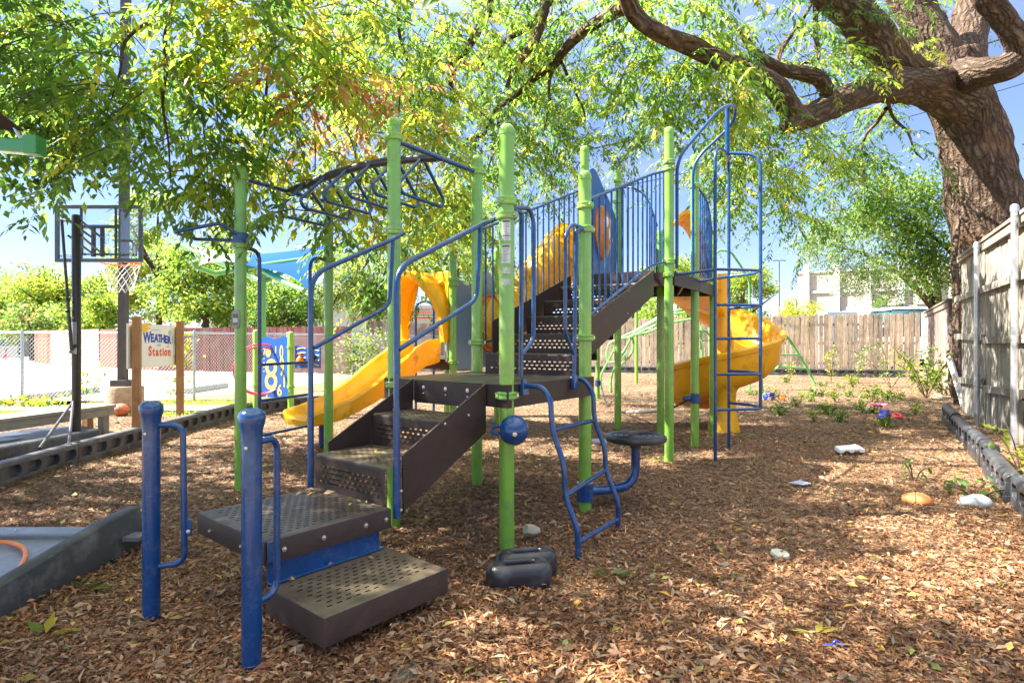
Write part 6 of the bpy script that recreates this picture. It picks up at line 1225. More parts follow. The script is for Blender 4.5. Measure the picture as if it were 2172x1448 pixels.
class Crown:
    def __init__(s): s.co = []; s.tr = []; s.cl = []; s.n = 0; s.tw = MB()
    def addm(s, co, tri, cl): s.co.append(co); s.tr.append(tri + s.n); s.cl.append(cl); s.n += len(co)
    def sprays(s, base, D, L, k, ll, lw, pal, rng, simple=False):
        """pinnate sprays"""
        n = len(base); up = np.array([0, 0, 1.0]); S_ = norm(np.cross(D, up) + rng.normal(0, 0.25, (n, 3))); cb = pick(pal, n, rng)
        for j in range(k):
            t = 0.12 + 0.88 * (j // 2 * 2 + 1) / k if j < k - 1 else 1.0; sg = 1 if j % 2 else -1
            p = base + D * (L * t)[:, None] - up * (L * 0.28 * t * t)[:, None]
            d = D * (0.55 if j < k - 1 else 1.4) + S_ * sg * (0.85 if j < k - 1 else 0) - up * (0.35 + 0.25 * t) + rng.normal(0, 0.22, (n, 3)); d = norm(d)
            nr = norm(np.cross(np.cross(d, up + rng.normal(0, 0.35, (n, 3))), d)); sz = (1 - 0.35 * abs(t - 0.6)) * rng.uniform(0.6, 1.25, n)
            s.addm(*leaves(p, d, nr, ll * sz, lw * sz, cb * rng.uniform(0.85, 1.18, (n, 1)), rng))
    def single(s, base, ll, lw, pal, rng, down=0.5):
        n = len(base); d = norm(rng.normal(0, 1, (n, 3)) - np.array([0, 0, down])); nr = norm(np.cross(np.cross(d, rng.normal(0, 1, (n, 3)) + np.array([0, 0, 1.2])), d)); sz = rng.uniform(0.65, 1.25, n)
        s.addm(*leaves(base, d, nr, ll * sz, lw * sz, pick(pal, n, rng), rng))
    def twigs(s, C0, rad, n, rng, length=(0.5, 1.1), per=9, L=0.26, k=9, ll=0.085, lw=0.028, pal={'mid': 1}, droop=0.7, out=None, tube=True):
        """leafy twigs that start inside an ellipsoid and arch outwards and down"""
        c = np.array(C0, float); r = np.array(rad, float); p = norm(rng.normal(0, 1, (n, 3))) * (rng.uniform(0, 1, (n, 1)) ** 0.45); st = c + p * r
        d = rng.normal(0, 0.6, (n, 3)) + p * 0.5; d[:, 2] = d[:, 2] * 0.5 - 0.15
        if out is not None: d += np.array(out)
        d = norm(d); LL = rng.uniform(*length, n); B, Dd, LLs = [], [], []
        for j in range(per):
            t = (j + 0.5) / per; q = st + d * (LL * t)[:, None] - np.array([0, 0, 1.0]) * (LL * droop * t * t * 0.6)[:, None]; tan = norm(d - np.array([0, 0, 1.0]) * (droop * t * 1.2)); sd_ = norm(np.cross(tan, np.array([0, 0, 1.0])) + 1e-4)
            sg = 1 if j % 2 else -1; dd = norm(tan * 0.6 + sd_ * sg * 0.8 + rng.normal(0, 0.3, (n, 3)) - np.array([0, 0, 0.15])); B.append(q); Dd.append(dd); LLs.append(L * rng.uniform(0.7, 1.15, n))
        s.sprays(np.concatenate(B), np.concatenate(Dd), np.concatenate(LLs), k, ll, lw, pal, rng)
        if tube:
            for i in range(n):
                pts = [V(st[i] + d[i] * LL[i] * t - np.array([0, 0, 1.0]) * LL[i] * droop * t * t * 0.6) for t in (0, 0.35, 0.7, 1.0)]
                s.tw.tube(pts, [0.006, 0.005, 0.0035, 0.002], 4, cap=False)
    def build(s, parent, name='crown', mat=None):
        o = np_mesh(name, np.concatenate(s.co), np.concatenate(s.tr), np.concatenate(s.cl), mat or M['leaf'], parent); 
        if s.tw.v: s.tw.build('twig_spread', M['twig'], o, fix=False)
        return o
def bark_limb(mb_list, pts, rad, seg=20, lump=0.06, seed=0, n=6):
    """organic limb: noise on the radius, carries bark coordinates"""
    pp = smooth_path(pts, n); k = len(pp); ri = np.interp(np.linspace(0, 1, k), np.linspace(0, 1, len(rad)), rad); vs = []; fs = []; bk = []
    T = [(pp[min(i + 1, k - 1)] - pp[max(i - 1, 0)]).normalized() for i in range(k)]; nr = T[0].orthogonal().normalized(); ln = 0
    for i in range(k):
        if i: nr = T[i - 1].rotation_difference(T[i]) @ nr; ln += (pp[i] - pp[i - 1]).length
        nr = (nr - T[i] * nr.dot(T[i])).normalized(); b = T[i].cross(nr)
        for j in range(seg):
            a = 2 * math.pi * j / seg; f = 1 + lump * (math.sin(3 * a + seed + ln * 2.1) * 0.5 + math.sin(5 * a - ln * 3.3 + seed * 2) * 0.35 + math.sin(2 * a + ln * 5.5) * 0.4)
            if seg >= 32:
                q_ = V((math.cos(a) * ri[i] * 9 + seed * 3, math.sin(a) * ri[i] * 9, ln * 2.6)); f += min(0.06, 0.022 / ri[i]) * (abs(mnoise.noise(q_)) * 2.0 - 0.5) * 1.6 + min(0.05, 0.012 / ri[i]) * mnoise.noise(q_ * 2.3)
            vs.append(pp[i] + (nr * math.cos(a) + b * math.sin(a)) * ri[i] * f); bk.append((math.cos(a) * ri[i] * 1.0 + seed, math.sin(a) * ri[i] * 1.0, ln * 0.24))
    for i in range(k - 1):
        for j in range(seg): j2 = (j + 1) % seg; fs.append((i * seg + j, i * seg + j2, (i + 1) * seg + j2, (i + 1) * seg + j))
    fs.append(tuple((k - 1) * seg + j for j in range(seg))); mb_list.append((vs, fs, bk)); return pp
def bark_build(lst, name, parent, mat=None):
    vs = []; fs = []; bk = []
    for v, f, b in lst: n0 = len(vs); vs += v; fs += [tuple(i + n0 for i in q) for q in f]; bk += b
    me = bpy.data.meshes.new(name); me.from_pydata([tuple(v) for v in vs], [], fs); at = me.attributes.new('bk', 'FLOAT_VECTOR', 'POINT'); at.data.foreach_set('vector', np.array(bk, dtype=np.float32).ravel())
    me.shade_smooth(); me.materials.append(mat or M['bark']); o = bpy.data.objects.new(name, me); C.objects.link(o)
    if parent is not None: o.parent = parent; me.transform(world_of(parent).inverted())
    return o
# ---- the big pecan
tb_ = P(2108, 700, 11.4); PT = empty('pecan_tree', (tb_.x, tb_.y, 0), 'huge pecan tree with a thick rough trunk behind the tall fence, spreading overhead', 'tree')
Yt = 11.3
tk = []; bark_limb(tk, [V((tb_.x + 0.05, Yt, -0.3)), V((tb_.x, Yt, 0.6)), P(2110, 560, Yt), P(2090, 430, Yt), P(2063, 300, Yt), P(2032, 200, Yt - 0.1), P(2016, 120, Yt - 0.1)], [0.80, 0.70, 0.65, 0.61, 0.55, 0.52, 0.45], 90, 0.055, 1, 14)
for c, r, s in ((P(1985, 265, 10.4), 0.14, 2), (P(2080, 330, 10.45), 0.20, 4), (P(2010, 420, 10.45), 0.16, 6)):
    pass
trunk = bark_build(tk, 'trunk', PT)
limbs = []
l = []; bark_limb(l, [P(2036, 880, 10.6) - V((0, 0, 0.3)), P(2030, 760, 10.6), P(2028, 620, 10.65), P(2024, 540, 10.8), P(2032, 460, 11.0)], [0.085, 0.07, 0.06, 0.055, 0.06], 12, 0.08, 12); bark_build(l, 'side_stem', trunk)
def limb(pix, rad, seed, seg=18, n=6, lump=0.07, parent=None, nm='limb'):
    l = []; bark_limb(l, [P(*q) for q in pix], rad, seg, lump, seed, n); return bark_build(l, nm, parent or trunk)
limb([(2040, 225, 11.0), (1965, 185, 10.6), (1880, 185, 10.0), (1800, 205, 9.5), (1720, 245, 9.0), (1690, 245, 8.85), (1672, 225, 8.75), (1650, 190, 8.5), (1600, 155, 8.1), (1540, 135, 7.7), (1470, 100, 7.3), (1400, 70, 6.9), (1345, 30, 6.6), (1310, -60, 6.3)], [0.40, 0.33, 0.25, 0.215, 0.19, 0.18, 0.165, 0.15, 0.13, 0.12, 0.11, 0.10, 0.095, 0.085], 2, 40, 9, 0.13)
limb([(1690, 250, 8.85), (1675, 262, 8.8), (1664, 272, 8.75)], [0.19, 0.15, 0.09], 4, 14, 4)
limb([(1765, 215, 9.3), (1752, 190, 9.1), (1735, 165, 8.9), (1700, 155, 8.8), (1660, 148, 8.7), (1600, 110, 8.4), (1570, 60, 8.2)], [0.14, 0.12, 0.115, 0.11, 0.085, 0.06, 0.045], 5, 14)
limb([(1990, 200, 10.9), (1900, 145, 10.5), (1850, 75, 10.2), (1795, 10, 9.9), (1730, -60, 9.6), (1600, -160, 9)], [0.34, 0.33, 0.32, 0.31, 0.29, 0.26], 7, 44, 10)
limb([(2030, 190, 11.1), (1990, 110, 11.2), (1945, 30, 11.3), (1900, -50, 11.3), (1840, -160, 11.2)], [0.42, 0.37, 0.34, 0.32, 0.28], 8, 44, 10)
limb([(2035, 170, 11.2), (2050, 90, 11.7), (2062, 20, 12), (2075, -70, 12.2), (2080, -170, 12.2)], [0.40, 0.33, 0.30, 0.28, 0.26], 9, 44, 10)
limb([(2035, 165, 10.7), (2080, 155, 10.2), (2128, 145, 9.9), (2160, 120, 9.8), (2156, 85, 9.7), (2125, 35, 9.6), (2090, -10, 9.5), (2050, -90, 9.4)], [0.32, 0.25, 0.21, 0.20, 0.19, 0.18, 0.17, 0.15], 10, 32, 8)
for i, (pix, r0, r1) in enumerate([
    ([(1030, -40, 8.2), (1037, 10, 8.2), (1017, 57, 8.2), (991, 103, 8.1), (964, 140, 8.0), (957, 167, 8.0), (960, 205, 8.0)], 0.085, 0.028), ([(964, 140, 8.0), (930, 135, 7.9), (905, 115, 7.8), (880, 130, 7.7), (850, 165, 7.6)], 0.045, 0.012),
    ([(1200, -30, 8.6), (1155, 15, 8.6), (1121, 57, 8.6), (1071, 87, 8.5), (1040, 120, 8.4), (1011, 150, 8.3)], 0.07, 0.02), ([(1157, -40, 8), (1157, 0, 8.0), (1151, 37, 8.0), (1137, 83, 8), (1117, 110, 8), (1090, 150, 8), (1075, 185, 8)], 0.09, 0.028),
    ([(1340, 10, 6.9), (1280, 40, 7.4), (1231, 72, 7.8), (1191, 113, 8.2), (1177, 137, 8.4), (1137, 163, 8.6), (1104, 193, 8.8), (1057, 230, 9.0), (1041, 258, 9.0), (1025, 285, 9.0), (990, 296, 9)], 0.085, 0.022), ([(1057, 230, 9), (1058, 262, 9), (1062, 300, 9), (1045, 330, 9), (1035, 360, 9)], 0.03, 0.01),
    ([(1177, 137, 8.4), (1165, 175, 8.4), (1165, 225, 8.5), (1150, 290, 8.6)], 0.03, 0.008), ([(1190, 130, 8.3), (1215, 185, 8.6), (1240, 240, 8.8), (1238, 265, 8.9)], 0.026, 0.007),
    ([(700, -40, 6), (640, 0, 5.9), (588, 12, 5.8), (560, 26, 5.7), (530, 25, 5.6)], 0.075, 0.03), ([(588, 12, 5.8), (584, 50, 5.75), (582, 90, 5.7), (570, 150, 5.6), (562, 230, 5.55), (560, 300, 5.5), (556, 360, 5.5)], 0.026, 0.006), ([(592, 15, 5.8), (610, 60, 5.8), (632, 100, 5.8), (640, 150, 5.8), (650, 210, 5.8), (668, 270, 5.8), (668, 370, 5.8)], 0.024, 0.006),
    ([(632, 8, 5.9), (655, 70, 5.9), (690, 120, 5.9), (730, 150, 6), (750, 220, 6), (757, 290, 6), (750, 350, 6)], 0.022, 0.006), ([(375, -40, 5), (360, 45, 4.9), (350, 85, 4.85), (352, 150, 4.8), (345, 220, 4.8), (357, 300, 4.8), (362, 390, 4.8)], 0.026, 0.005), ([(355, 50, 4.9), (310, 52, 4.8), (265, 90, 4.7), (255, 150, 4.7), (235, 215, 4.7)], 0.020, 0.005), ([(850, -40, 6.5), (846, 60, 6.5), (860, 120, 6.5), (868, 140, 6.5), (850, 190, 6.4), (845, 270, 6.3)], 0.024, 0.006),
    ([(1640, 200, 8.5), (1655, 110, 9.2), (1690, 60, 9.8), (1720, 10, 10)], 0.05, 0.03), ([(1730, 10, 10), (1730, 80, 9.9), (1735, 125, 9.8), (1700, 135, 9.7), (1680, 150, 9.7)], 0.05, 0.015), ([(1880, 230, 10.2), (1860, 260, 10.6), (1835, 290, 10.9), (1826, 340, 11), (1840, 400, 11)], 0.04, 0.012), ([(1880, 205, 10.2), (1895, 250, 10.6), (1925, 280, 10.8), (1940, 320, 11), (1960, 340, 11)], 0.035, 0.01)]):
    limb(pix, list(np.linspace(r0, r1, len(pix))), 20 + i, 8, 4, 0.05, trunk, 'branch')
cr_ = Crown(); rg = np.random.default_rng(5)
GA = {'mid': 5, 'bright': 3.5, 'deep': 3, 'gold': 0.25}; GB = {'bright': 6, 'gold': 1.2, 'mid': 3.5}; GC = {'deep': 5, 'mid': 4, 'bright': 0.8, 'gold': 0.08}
def blob(px, py, Y, rx, ry, rY, n, pal, sc=1.0, per=9, droop=0.7, ln=(0.5, 1.0), k=9):
    c = P(px, py, Y); cr_.twigs(c, (rx / F * Y, rY, ry / F * Y), n, rg, ln, per, 0.29 * sc, k, 0.112 * sc, 0.041 * sc, pal, droop)
# near hanging foliage, left to middle
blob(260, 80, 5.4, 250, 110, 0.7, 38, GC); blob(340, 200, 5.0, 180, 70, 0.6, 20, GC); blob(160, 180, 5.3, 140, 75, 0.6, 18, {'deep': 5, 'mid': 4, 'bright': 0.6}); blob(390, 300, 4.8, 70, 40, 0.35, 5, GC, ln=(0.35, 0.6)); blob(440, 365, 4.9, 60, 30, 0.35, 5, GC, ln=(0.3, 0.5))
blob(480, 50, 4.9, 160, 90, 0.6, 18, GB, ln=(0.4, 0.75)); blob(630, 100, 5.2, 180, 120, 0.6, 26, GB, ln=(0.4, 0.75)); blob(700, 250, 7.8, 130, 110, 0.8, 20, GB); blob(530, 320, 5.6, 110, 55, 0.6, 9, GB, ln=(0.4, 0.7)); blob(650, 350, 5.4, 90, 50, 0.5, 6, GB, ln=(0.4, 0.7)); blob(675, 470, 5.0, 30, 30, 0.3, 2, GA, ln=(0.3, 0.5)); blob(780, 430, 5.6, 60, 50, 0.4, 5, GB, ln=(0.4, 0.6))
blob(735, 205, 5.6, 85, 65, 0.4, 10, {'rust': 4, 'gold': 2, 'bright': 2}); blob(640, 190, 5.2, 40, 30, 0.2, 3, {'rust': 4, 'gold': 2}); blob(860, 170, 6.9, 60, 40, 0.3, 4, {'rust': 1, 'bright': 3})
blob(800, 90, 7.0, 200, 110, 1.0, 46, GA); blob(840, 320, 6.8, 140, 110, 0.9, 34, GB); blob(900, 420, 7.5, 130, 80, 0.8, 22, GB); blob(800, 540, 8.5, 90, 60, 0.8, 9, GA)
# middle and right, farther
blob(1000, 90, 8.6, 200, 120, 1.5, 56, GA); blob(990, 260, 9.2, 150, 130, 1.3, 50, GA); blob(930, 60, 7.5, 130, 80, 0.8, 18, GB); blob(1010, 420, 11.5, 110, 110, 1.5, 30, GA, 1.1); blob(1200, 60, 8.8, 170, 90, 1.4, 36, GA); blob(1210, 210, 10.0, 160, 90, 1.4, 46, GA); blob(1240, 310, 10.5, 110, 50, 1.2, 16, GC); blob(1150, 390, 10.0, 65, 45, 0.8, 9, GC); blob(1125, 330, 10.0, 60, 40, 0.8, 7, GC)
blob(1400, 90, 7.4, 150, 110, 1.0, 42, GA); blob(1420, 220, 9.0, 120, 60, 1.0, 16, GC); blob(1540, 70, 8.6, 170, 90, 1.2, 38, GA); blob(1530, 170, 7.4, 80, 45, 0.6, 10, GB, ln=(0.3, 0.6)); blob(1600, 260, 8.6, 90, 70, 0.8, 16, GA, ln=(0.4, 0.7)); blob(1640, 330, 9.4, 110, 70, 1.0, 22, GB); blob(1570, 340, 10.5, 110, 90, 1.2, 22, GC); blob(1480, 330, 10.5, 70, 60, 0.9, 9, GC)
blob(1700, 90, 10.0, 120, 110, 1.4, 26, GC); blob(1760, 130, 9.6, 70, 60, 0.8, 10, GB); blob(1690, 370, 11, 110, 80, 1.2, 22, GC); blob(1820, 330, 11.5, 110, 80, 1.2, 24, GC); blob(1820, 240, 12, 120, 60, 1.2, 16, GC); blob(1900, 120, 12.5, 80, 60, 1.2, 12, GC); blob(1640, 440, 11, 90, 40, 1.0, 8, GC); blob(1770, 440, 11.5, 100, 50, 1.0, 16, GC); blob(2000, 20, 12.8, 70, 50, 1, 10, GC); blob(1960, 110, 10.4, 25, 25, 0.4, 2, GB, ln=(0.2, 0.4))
# unseen leaf clumps added to shade the ground, with gaps for sun bands
for c, r, n in (((-0.5, 4.0, 5.2), (2.2, 1.2, 0.6), 16), ((-2.6, 6.6, 6.4), (2.0, 1.2, 0.6), 12)):
    cr_.twigs(c, r, n, rg, (0.7, 1.3), 9, 0.32, 7, 0.13, 0.046, GA, 0.6, tube=False)
SHADE_CLUMPS = []; r5 = random.Random(12); tanE = math.tan(EL)
for gx in np.arange(-3.4, 4.4, 0.54):
    for gy in np.arange(1.3, 4.6, 0.50):
        x, y = gx + r5.uniform(-.16, .16), gy + r5.uniform(-.12, .12)
        if (1.35 < x < 3.4 and 2.25 < y < 2.95) or (2.2 < x and 3.3 < y < 4.1) or (-3.8 < x < -2.2 and y > 3.5) or (x > 1.2 and y > 4.4): continue
        z = r5.uniform(4.3, 5.3); SHADE_CLUMPS.append((x + SUN.x * z / tanE, y + SUN.y * z / tanE, z))
for c in SHADE_CLUMPS:
    if c[0] > -5.2: cr_.twigs(c, (0.34, 0.28, 0.22), 8, rg, (0.35, 0.6), 8, 0.28, 7, 0.12, 0.045, GA, 0.5, tube=False)
cr_.build(PT)
# ---- round leaved tree outside the left edge
LT = empty('redbud_tree', (-9.6, 4.6, 0), 'round leaved dark green tree hanging over the upper left corner', 'tree'); l = []
bark_limb(l, [V((-9.6, 4.6, -0.2)), V((-9.5, 4.6, 1.6)), V((-9.2, 4.7, 3.0)), V((-8.6, 4.9, 4.6)), V((-8.4, 5.0, 6.0))], [0.3, 0.24, 0.2, 0.14, 0.06], 16, 0.05, 3); t_ = bark_build(l, 'trunk', LT)
l = []; bark_limb(l, [V((-9.2, 4.7, 3.0)), V((-7.8, 5.0, 3.7)), V((-6.0, 5.4, 3.6)), V((-4.8, 5.6, 3.1))], [0.12, 0.09, 0.05, 0.02], 10, 0.05, 4); bark_build(l, 'limb', t_)
ct = Crown(); r2 = np.random.default_rng(8)
def cluster(c, r, n, ll, lw, pal, down=0.6):
    nb = max(1, n // 22); cc = np.array(c) + norm(r2.normal(0, 1, (nb, 3))) * (r2.uniform(0, 1, (nb, 1)) ** 0.4) * np.array(r); b = np.repeat(cc, 22, 0) + r2.normal(0, 0.13, (nb * 22, 3)); ct.single(b, ll, lw, pal, r2, down)
DK = {'deep': 5, 'mid': 4, 'bright': 0.8}
for (px, py, Y, rx, ry, rY, n) in ((60, 60, 6.2, 130, 90, 0.7, 1300), (60, 200, 6.0, 120, 80, 0.6, 1300), (130, 290, 6.0, 120, 35, 0.5, 700), (25, 365, 5.6, 40, 25, 0.25, 160), (70, 415, 5.5, 18, 22, 0.15, 70), (205, 350, 6.0, 28, 22, 0.2, 100), (120, 345, 5.9, 90, 16, 0.3, 180)):
    cluster(P(px, py, Y), (rx / F * Y, rY, ry / F * Y), n, 0.075, 0.07, DK)
for c, r, n in (((-8.4, 4.6, 5.4), (2.4, 1.6, 0.9), 3200), ((-7.2, 6.6, 5.2), (1.4, 0.9, 0.7), 1000)): cluster(c, r, n, 0.11, 0.10, DK)
for c in SHADE_CLUMPS:
    if c[0] <= -5.2: cluster(c, (0.42, 0.34, 0.3), 520, 0.10, 0.09, DK)  # more clumps added out of view to block sun from the ground
ct.build(LT)
# ---- trees beyond the lot and the fences
def far_tree(loc, h, r, n, ll, pal, label, trunk_h=0.35, seed=1, squash=0.8, group=None, name='tree', cat='tree', nb=26, lean=0.0, leafw=0.5):
    rr = np.random.default_rng(seed); t = empty(name, (loc[0], loc[1], 0), label, cat, group); l = []; rs = random.Random(seed)
    bark_limb(l, [V((loc[0], loc[1], -0.2)), V((loc[0] + rs.uniform(-.1, .1) * r, loc[1], h * 0.3)), V((loc[0] + lean, loc[1], h * 0.62)), V((loc[0] + lean, loc[1], h * 0.86))], [0.05 * r + 0.05, 0.04 * r + 0.04, 0.03 * r + .03, 0.02], 10, 0.05, seed, 4)
    for k in range(5):
        a = rs.uniform(0, 6.28); z0 = h * rs.uniform(0.28, 0.5); bark_limb(l, [V((loc[0], loc[1], z0)), V((loc[0] + 0.4 * r * math.cos(a), loc[1] + 0.4 * r * math.sin(a), z0 + 0.14 * h)), V((loc[0] + 0.78 * r * math.cos(a), loc[1] + 0.78 * r * math.sin(a), z0 + 0.26 * h))], [0.03 * r + 0.02, 0.02 * r + .01, 0.012], 6, 0.05, k, 3)
    bark_build(l, 'trunk', t, M['twig'])
    zc = h * (1 + trunk_h) / 2; rz = h * (1 - trunk_h) / 2; c = Crown()
    cc = norm(rr.normal(0, 1, (nb, 3))) * (rr.uniform(0.15, 1, (nb, 1)) ** 0.5) * np.array([r * 0.78, r * 0.78, rz * 0.80]) + np.array([loc[0] + lean, loc[1], zc]); sz = rr.uniform(0.28, 0.55, nb) * r * squash
    m_ = n // nb
    for i in range(nb):
        b = norm(rr.normal(0, 1, (m_, 3))) * (rr.uniform(0, 1, (m_, 1)) ** 0.5) * sz[i] * np.array([1, 1, 0.75]) + cc[i]; b[:, 2] = np.maximum(b[:, 2], 0.1); d = rr.normal(0, 1, (m_, 3)); d[:, 2] -= 0.35; d = norm(d)
        nr = norm(np.cross(np.cross(d, rr.normal(0, 1, (m_, 3)) + np.array([0, 0, 1.0])), d)); s_ = rr.uniform(0.6, 1.3, m_); c.addm(*leaves(b, d, nr, ll * s_, ll * leafw * s_, pick(pal, m_, rr) * rr.uniform(0.85, 1.15), rr))
    c.build(t); return t
YG = {'bright': 4, 'gold': 1.0, 'mid': 4, 'deep': 0.8}; MG = {'mid': 4, 'bright': 3, 'deep': 1, 'gold': 0.5}; DG = {'deep': 4, 'mid': 3, 'bright': 0.6}
def at(px, Y): return ((px - CX) / F * Y, Y)
gb = 'trees beyond the parking lot'
far_tree(at(30, 44), 6.6, 4.6, 9000, 0.30, YG, 'yellow green rounded tree at the far left beyond the slate panel fence', 0.12, 1, group=gb); far_tree(at(125, 38), 6.2, 3.6, 8000, 0.26, {'bright': 4, 'gold': 1.2, 'mid': 3, 'rust': 0.3}, 'bright yellow green tree behind the thin rod of the basketball hoop', 0.10, 2, group=gb)
far_tree(at(70, 33), 3.6, 2.0, 3500, 0.2, {'rust': 1, 'mid': 3, 'deep': 2, 'pale': 1}, 'low reddish brown bush above the red brown fence panel', 0.15, 3, group=gb, name='bush', cat='bush'); far_tree(at(215, 33), 5.6, 2.7, 7000, 0.22, YG, 'leafy lime coloured tree behind the clear backboard net', 0.1, 4, group=gb)
far_tree(at(335, 30), 9.4, 2.6, 10000, 0.20, {'mid': 3, 'bright': 3, 'gold': 2, 'pale': 1}, 'tall narrow vine covered tree beside the basketball backboard', 0.05, 5, group=gb, squash=0.7); far_tree(at(430, 27), 6.4, 2.5, 8000, 0.19, MG, 'green tree with yellow patches above the weather sign', 0.08, 6, group=gb)
far_tree(at(520, 29), 8.0, 3.0, 8000, 0.20, {'bright': 3, 'mid': 3, 'gold': 1, 'pale': 1}, 'tall pale green tree behind the shade sails', 0.1, 7, group=gb); far_tree(at(600, 25.5), 4.2, 2.0, 7000, 0.17, {'deep': 3, 'mid': 3, 'bright': 1.5}, 'dense dark green tree over the maroon fence, under the blue sail', 0.12, 8, group=gb)
far_tree(at(690, 36), 7.6, 2.6, 6000, 0.20, {'pale': 3, 'gold': 1, 'mid': 2}, 'airy pale tree in front of the low white building', 0.25, 9, group=gb); far_tree(at(800, 38), 8.6, 3.4, 9000, 0.22, {'mid': 3, 'pale': 2, 'deep': 2}, 'grey green tree behind the yellow slide hood', 0.2, 10, group=gb); far_tree(at(960, 34), 10.5, 3.6, 9000, 0.22, {'mid': 3, 'bright': 3, 'pale': 1}, 'tall tree behind the low tower posts', 0.2, 11, group=gb)
far_tree(at(-190, 40), 7.5, 5, 5000, 0.34, MG, 'broad green tree past the left end of the slate fence', 0.1, 12, group=gb)
gr_ = 'trees and bushes beyond the back fence'
far_tree(at(1690, 38), 4.35, 2.1, 9000, 0.15, {'bright': 4, 'gold': 4, 'pale': 1}, 'clipped round yellow green bush showing over the back fence', 0.02, 13, group=gr_, name='bush', cat='bush', squash=0.75, nb=40); far_tree(at(1575, 46), 7.9, 3.2, 8000, 0.24, {'mid': 3, 'bright': 2, 'gold': 1.5}, 'tall olive tree behind the blue cage climber', 0.1, 14, group=gr_); far_tree(at(1430, 42), 8.6, 2.8, 7000, 0.22, YG, 'yellow green tree behind the upper deck and stairs', 0.1, 15, group=gr_)
far_tree(at(1330, 34), 4.0, 2.0, 5000, 0.2, YG, 'bushy yellow green tree below the brown stair stringer', 0.1, 16, group=gr_); far_tree(at(1390, 30), 3.2, 1.4, 4000, 0.16, MG, 'small green tree over the fence beside the upper deck leg', 0.1, 21, group=gr_); far_tree(at(1880, 66), 6.2, 2.6, 3500, 0.3, {'pale': 2, 'mid': 3}, 'soft green tree in front of the cream building', 0.2, 17, group=gr_)
far_tree(at(1480, 31), 3.4, 1.7, 4500, 0.17, MG, 'low green tree over the fence behind the spiral slide top', 0.1, 22, group=gr_)
# small leaved tree leaning over the fence and the dark shrub round the trunk
def cloud_tree(base, tips, blobs, label, name, seed, r0=0.14):
    rr = np.random.default_rng(seed); t = empty(name, base, label, 'tree', gr_); l = []
    for k, tp in enumerate(tips): b0 = V(base); e_ = P(*tp); bark_limb(l, [b0 - V((0, 0, .2)), b0 + V((0, 0, 1.6)), V((b0.lerp(e_, 0.3).x, b0.lerp(e_, 0.3).y, 2.9)), V((b0.lerp(e_, 0.7).x, b0.lerp(e_, 0.7).y, max(3.2, e_.z * 0.95))), e_], [r0, r0 * 0.8, r0 * 0.6, r0 * 0.35, 0.012], 10, 0.05, k, 5)
    bark_build(l, 'trunk', t, M['twig']); c = Crown()
    for (px, py, Y, rx, ry, n, ll, pal) in blobs:
        cc = np.array(P(px, py, Y)); R = np.array([rx / F * Y, 0.8, ry / F * Y]); nb = max(2, n // 60); k = cc + norm(rr.normal(0, 1, (nb, 3))) * (rr.uniform(0, 1, (nb, 1)) ** 0.45) * R; b = np.repeat(k, 60, 0) + rr.normal(0, 1, (nb * 60, 3)) * np.array([0.2, 0.2, 0.14]); c.single(b, ll, ll * 0.42, pal, rr, 0.6)
    c.build(t); return t
PE = {'pale': 5, 'deep': 2.5, 'mid': 2}; DE = {'deep': 4, 'mid': 4, 'bright': 2}
cloud_tree((13.6, 18.6, 0), [(1880, 520, 17), (1760, 520, 16.5), (1960, 450, 16)], [(1735, 505, 16.5, 55, 40, 1500, 0.075, PE), (1790, 540, 16.5, 75, 55, 2700, 0.075, PE), (1830, 590, 16.5, 70, 40, 2000, 0.075, PE), (1720, 545, 16.5, 35, 30, 700, 0.075, PE), (1880, 570, 16.5, 70, 55, 2400, 0.075, PE), (1900, 625, 16.5, 40, 20, 500, 0.075, PE), (1800, 480, 16.5, 80, 30, 1500, 0.08, PE), (1940, 600, 16, 40, 30, 700, 0.08, DE)], 'small leaved pale tree drooping over the back fence in front of the cream building', 'elm_tree', 18)
cloud_tree((9.95, 12.4, 0), [(1960, 500, 13), (1990, 400, 12.5), (1900, 470, 13)], [(1960, 500, 12.6, 60, 80, 2600, 0.10, DE), (1900, 480, 12.8, 60, 60, 1900, 0.10, DE), (1850, 440, 13, 60, 45, 1300, 0.10, DE), (1985, 400, 12.6, 35, 60, 1200, 0.10, DE), (1960, 580, 12.8, 45, 35, 900, 0.10, DE), (1890, 400, 13, 70, 45, 1400, 0.10, {'mid': 3, 'bright': 3}), (2010, 560, 13, 25, 50, 500, 0.10, DE)], 'dark green leafy tree crowding the left side of the big trunk', 'leafy_tree', 19, 0.09)
far_tree(at(2200, 13.5), 6.4, 1.9, 9000, 0.10, {'deep': 3, 'mid': 4, 'bright': 2}, 'dense green tree behind the big trunk at the right edge', 0.15, 20, group=gr_, squash=0.7, nb=40)
# vine on the grey fence and weeds on the chain link
def vine(spots, label, ll, n, pal, seed):
    c = Crown(); r3 = np.random.default_rng(seed); pts = []
    for (x, y, z, rx, rz, k) in spots: pts.append(np.array([x, y, z]) + r3.normal(0, 1, (k, 3)) * np.array([rx, 0.06, rz]))
    b = np.concatenate(pts); b[:, 2] = np.abs(b[:, 2]); c.single(b, ll, ll * 0.8, pal, r3, 0.4); o = np_mesh('climbing_vine', np.concatenate(c.co), np.concatenate(c.tr), np.concatenate(c.cl), M['leaf']); tag(o, label, 'vine')
vine([(P(750, 0, 16.3).x, 16.2, 0.85, 0.25, 0.35, 500), (P(790, 0, 17).x, 17.0, 0.9, 0.25, 0.3, 300), (P(765, 0, 16.3).x, 16.2, 0.3, 0.3, 0.25, 250)], 'leafy vine climbing the chain link fence left of the yellow slide', 0.08, 0, {'mid': 3, 'bright': 3, 'pale': 2}, 31)
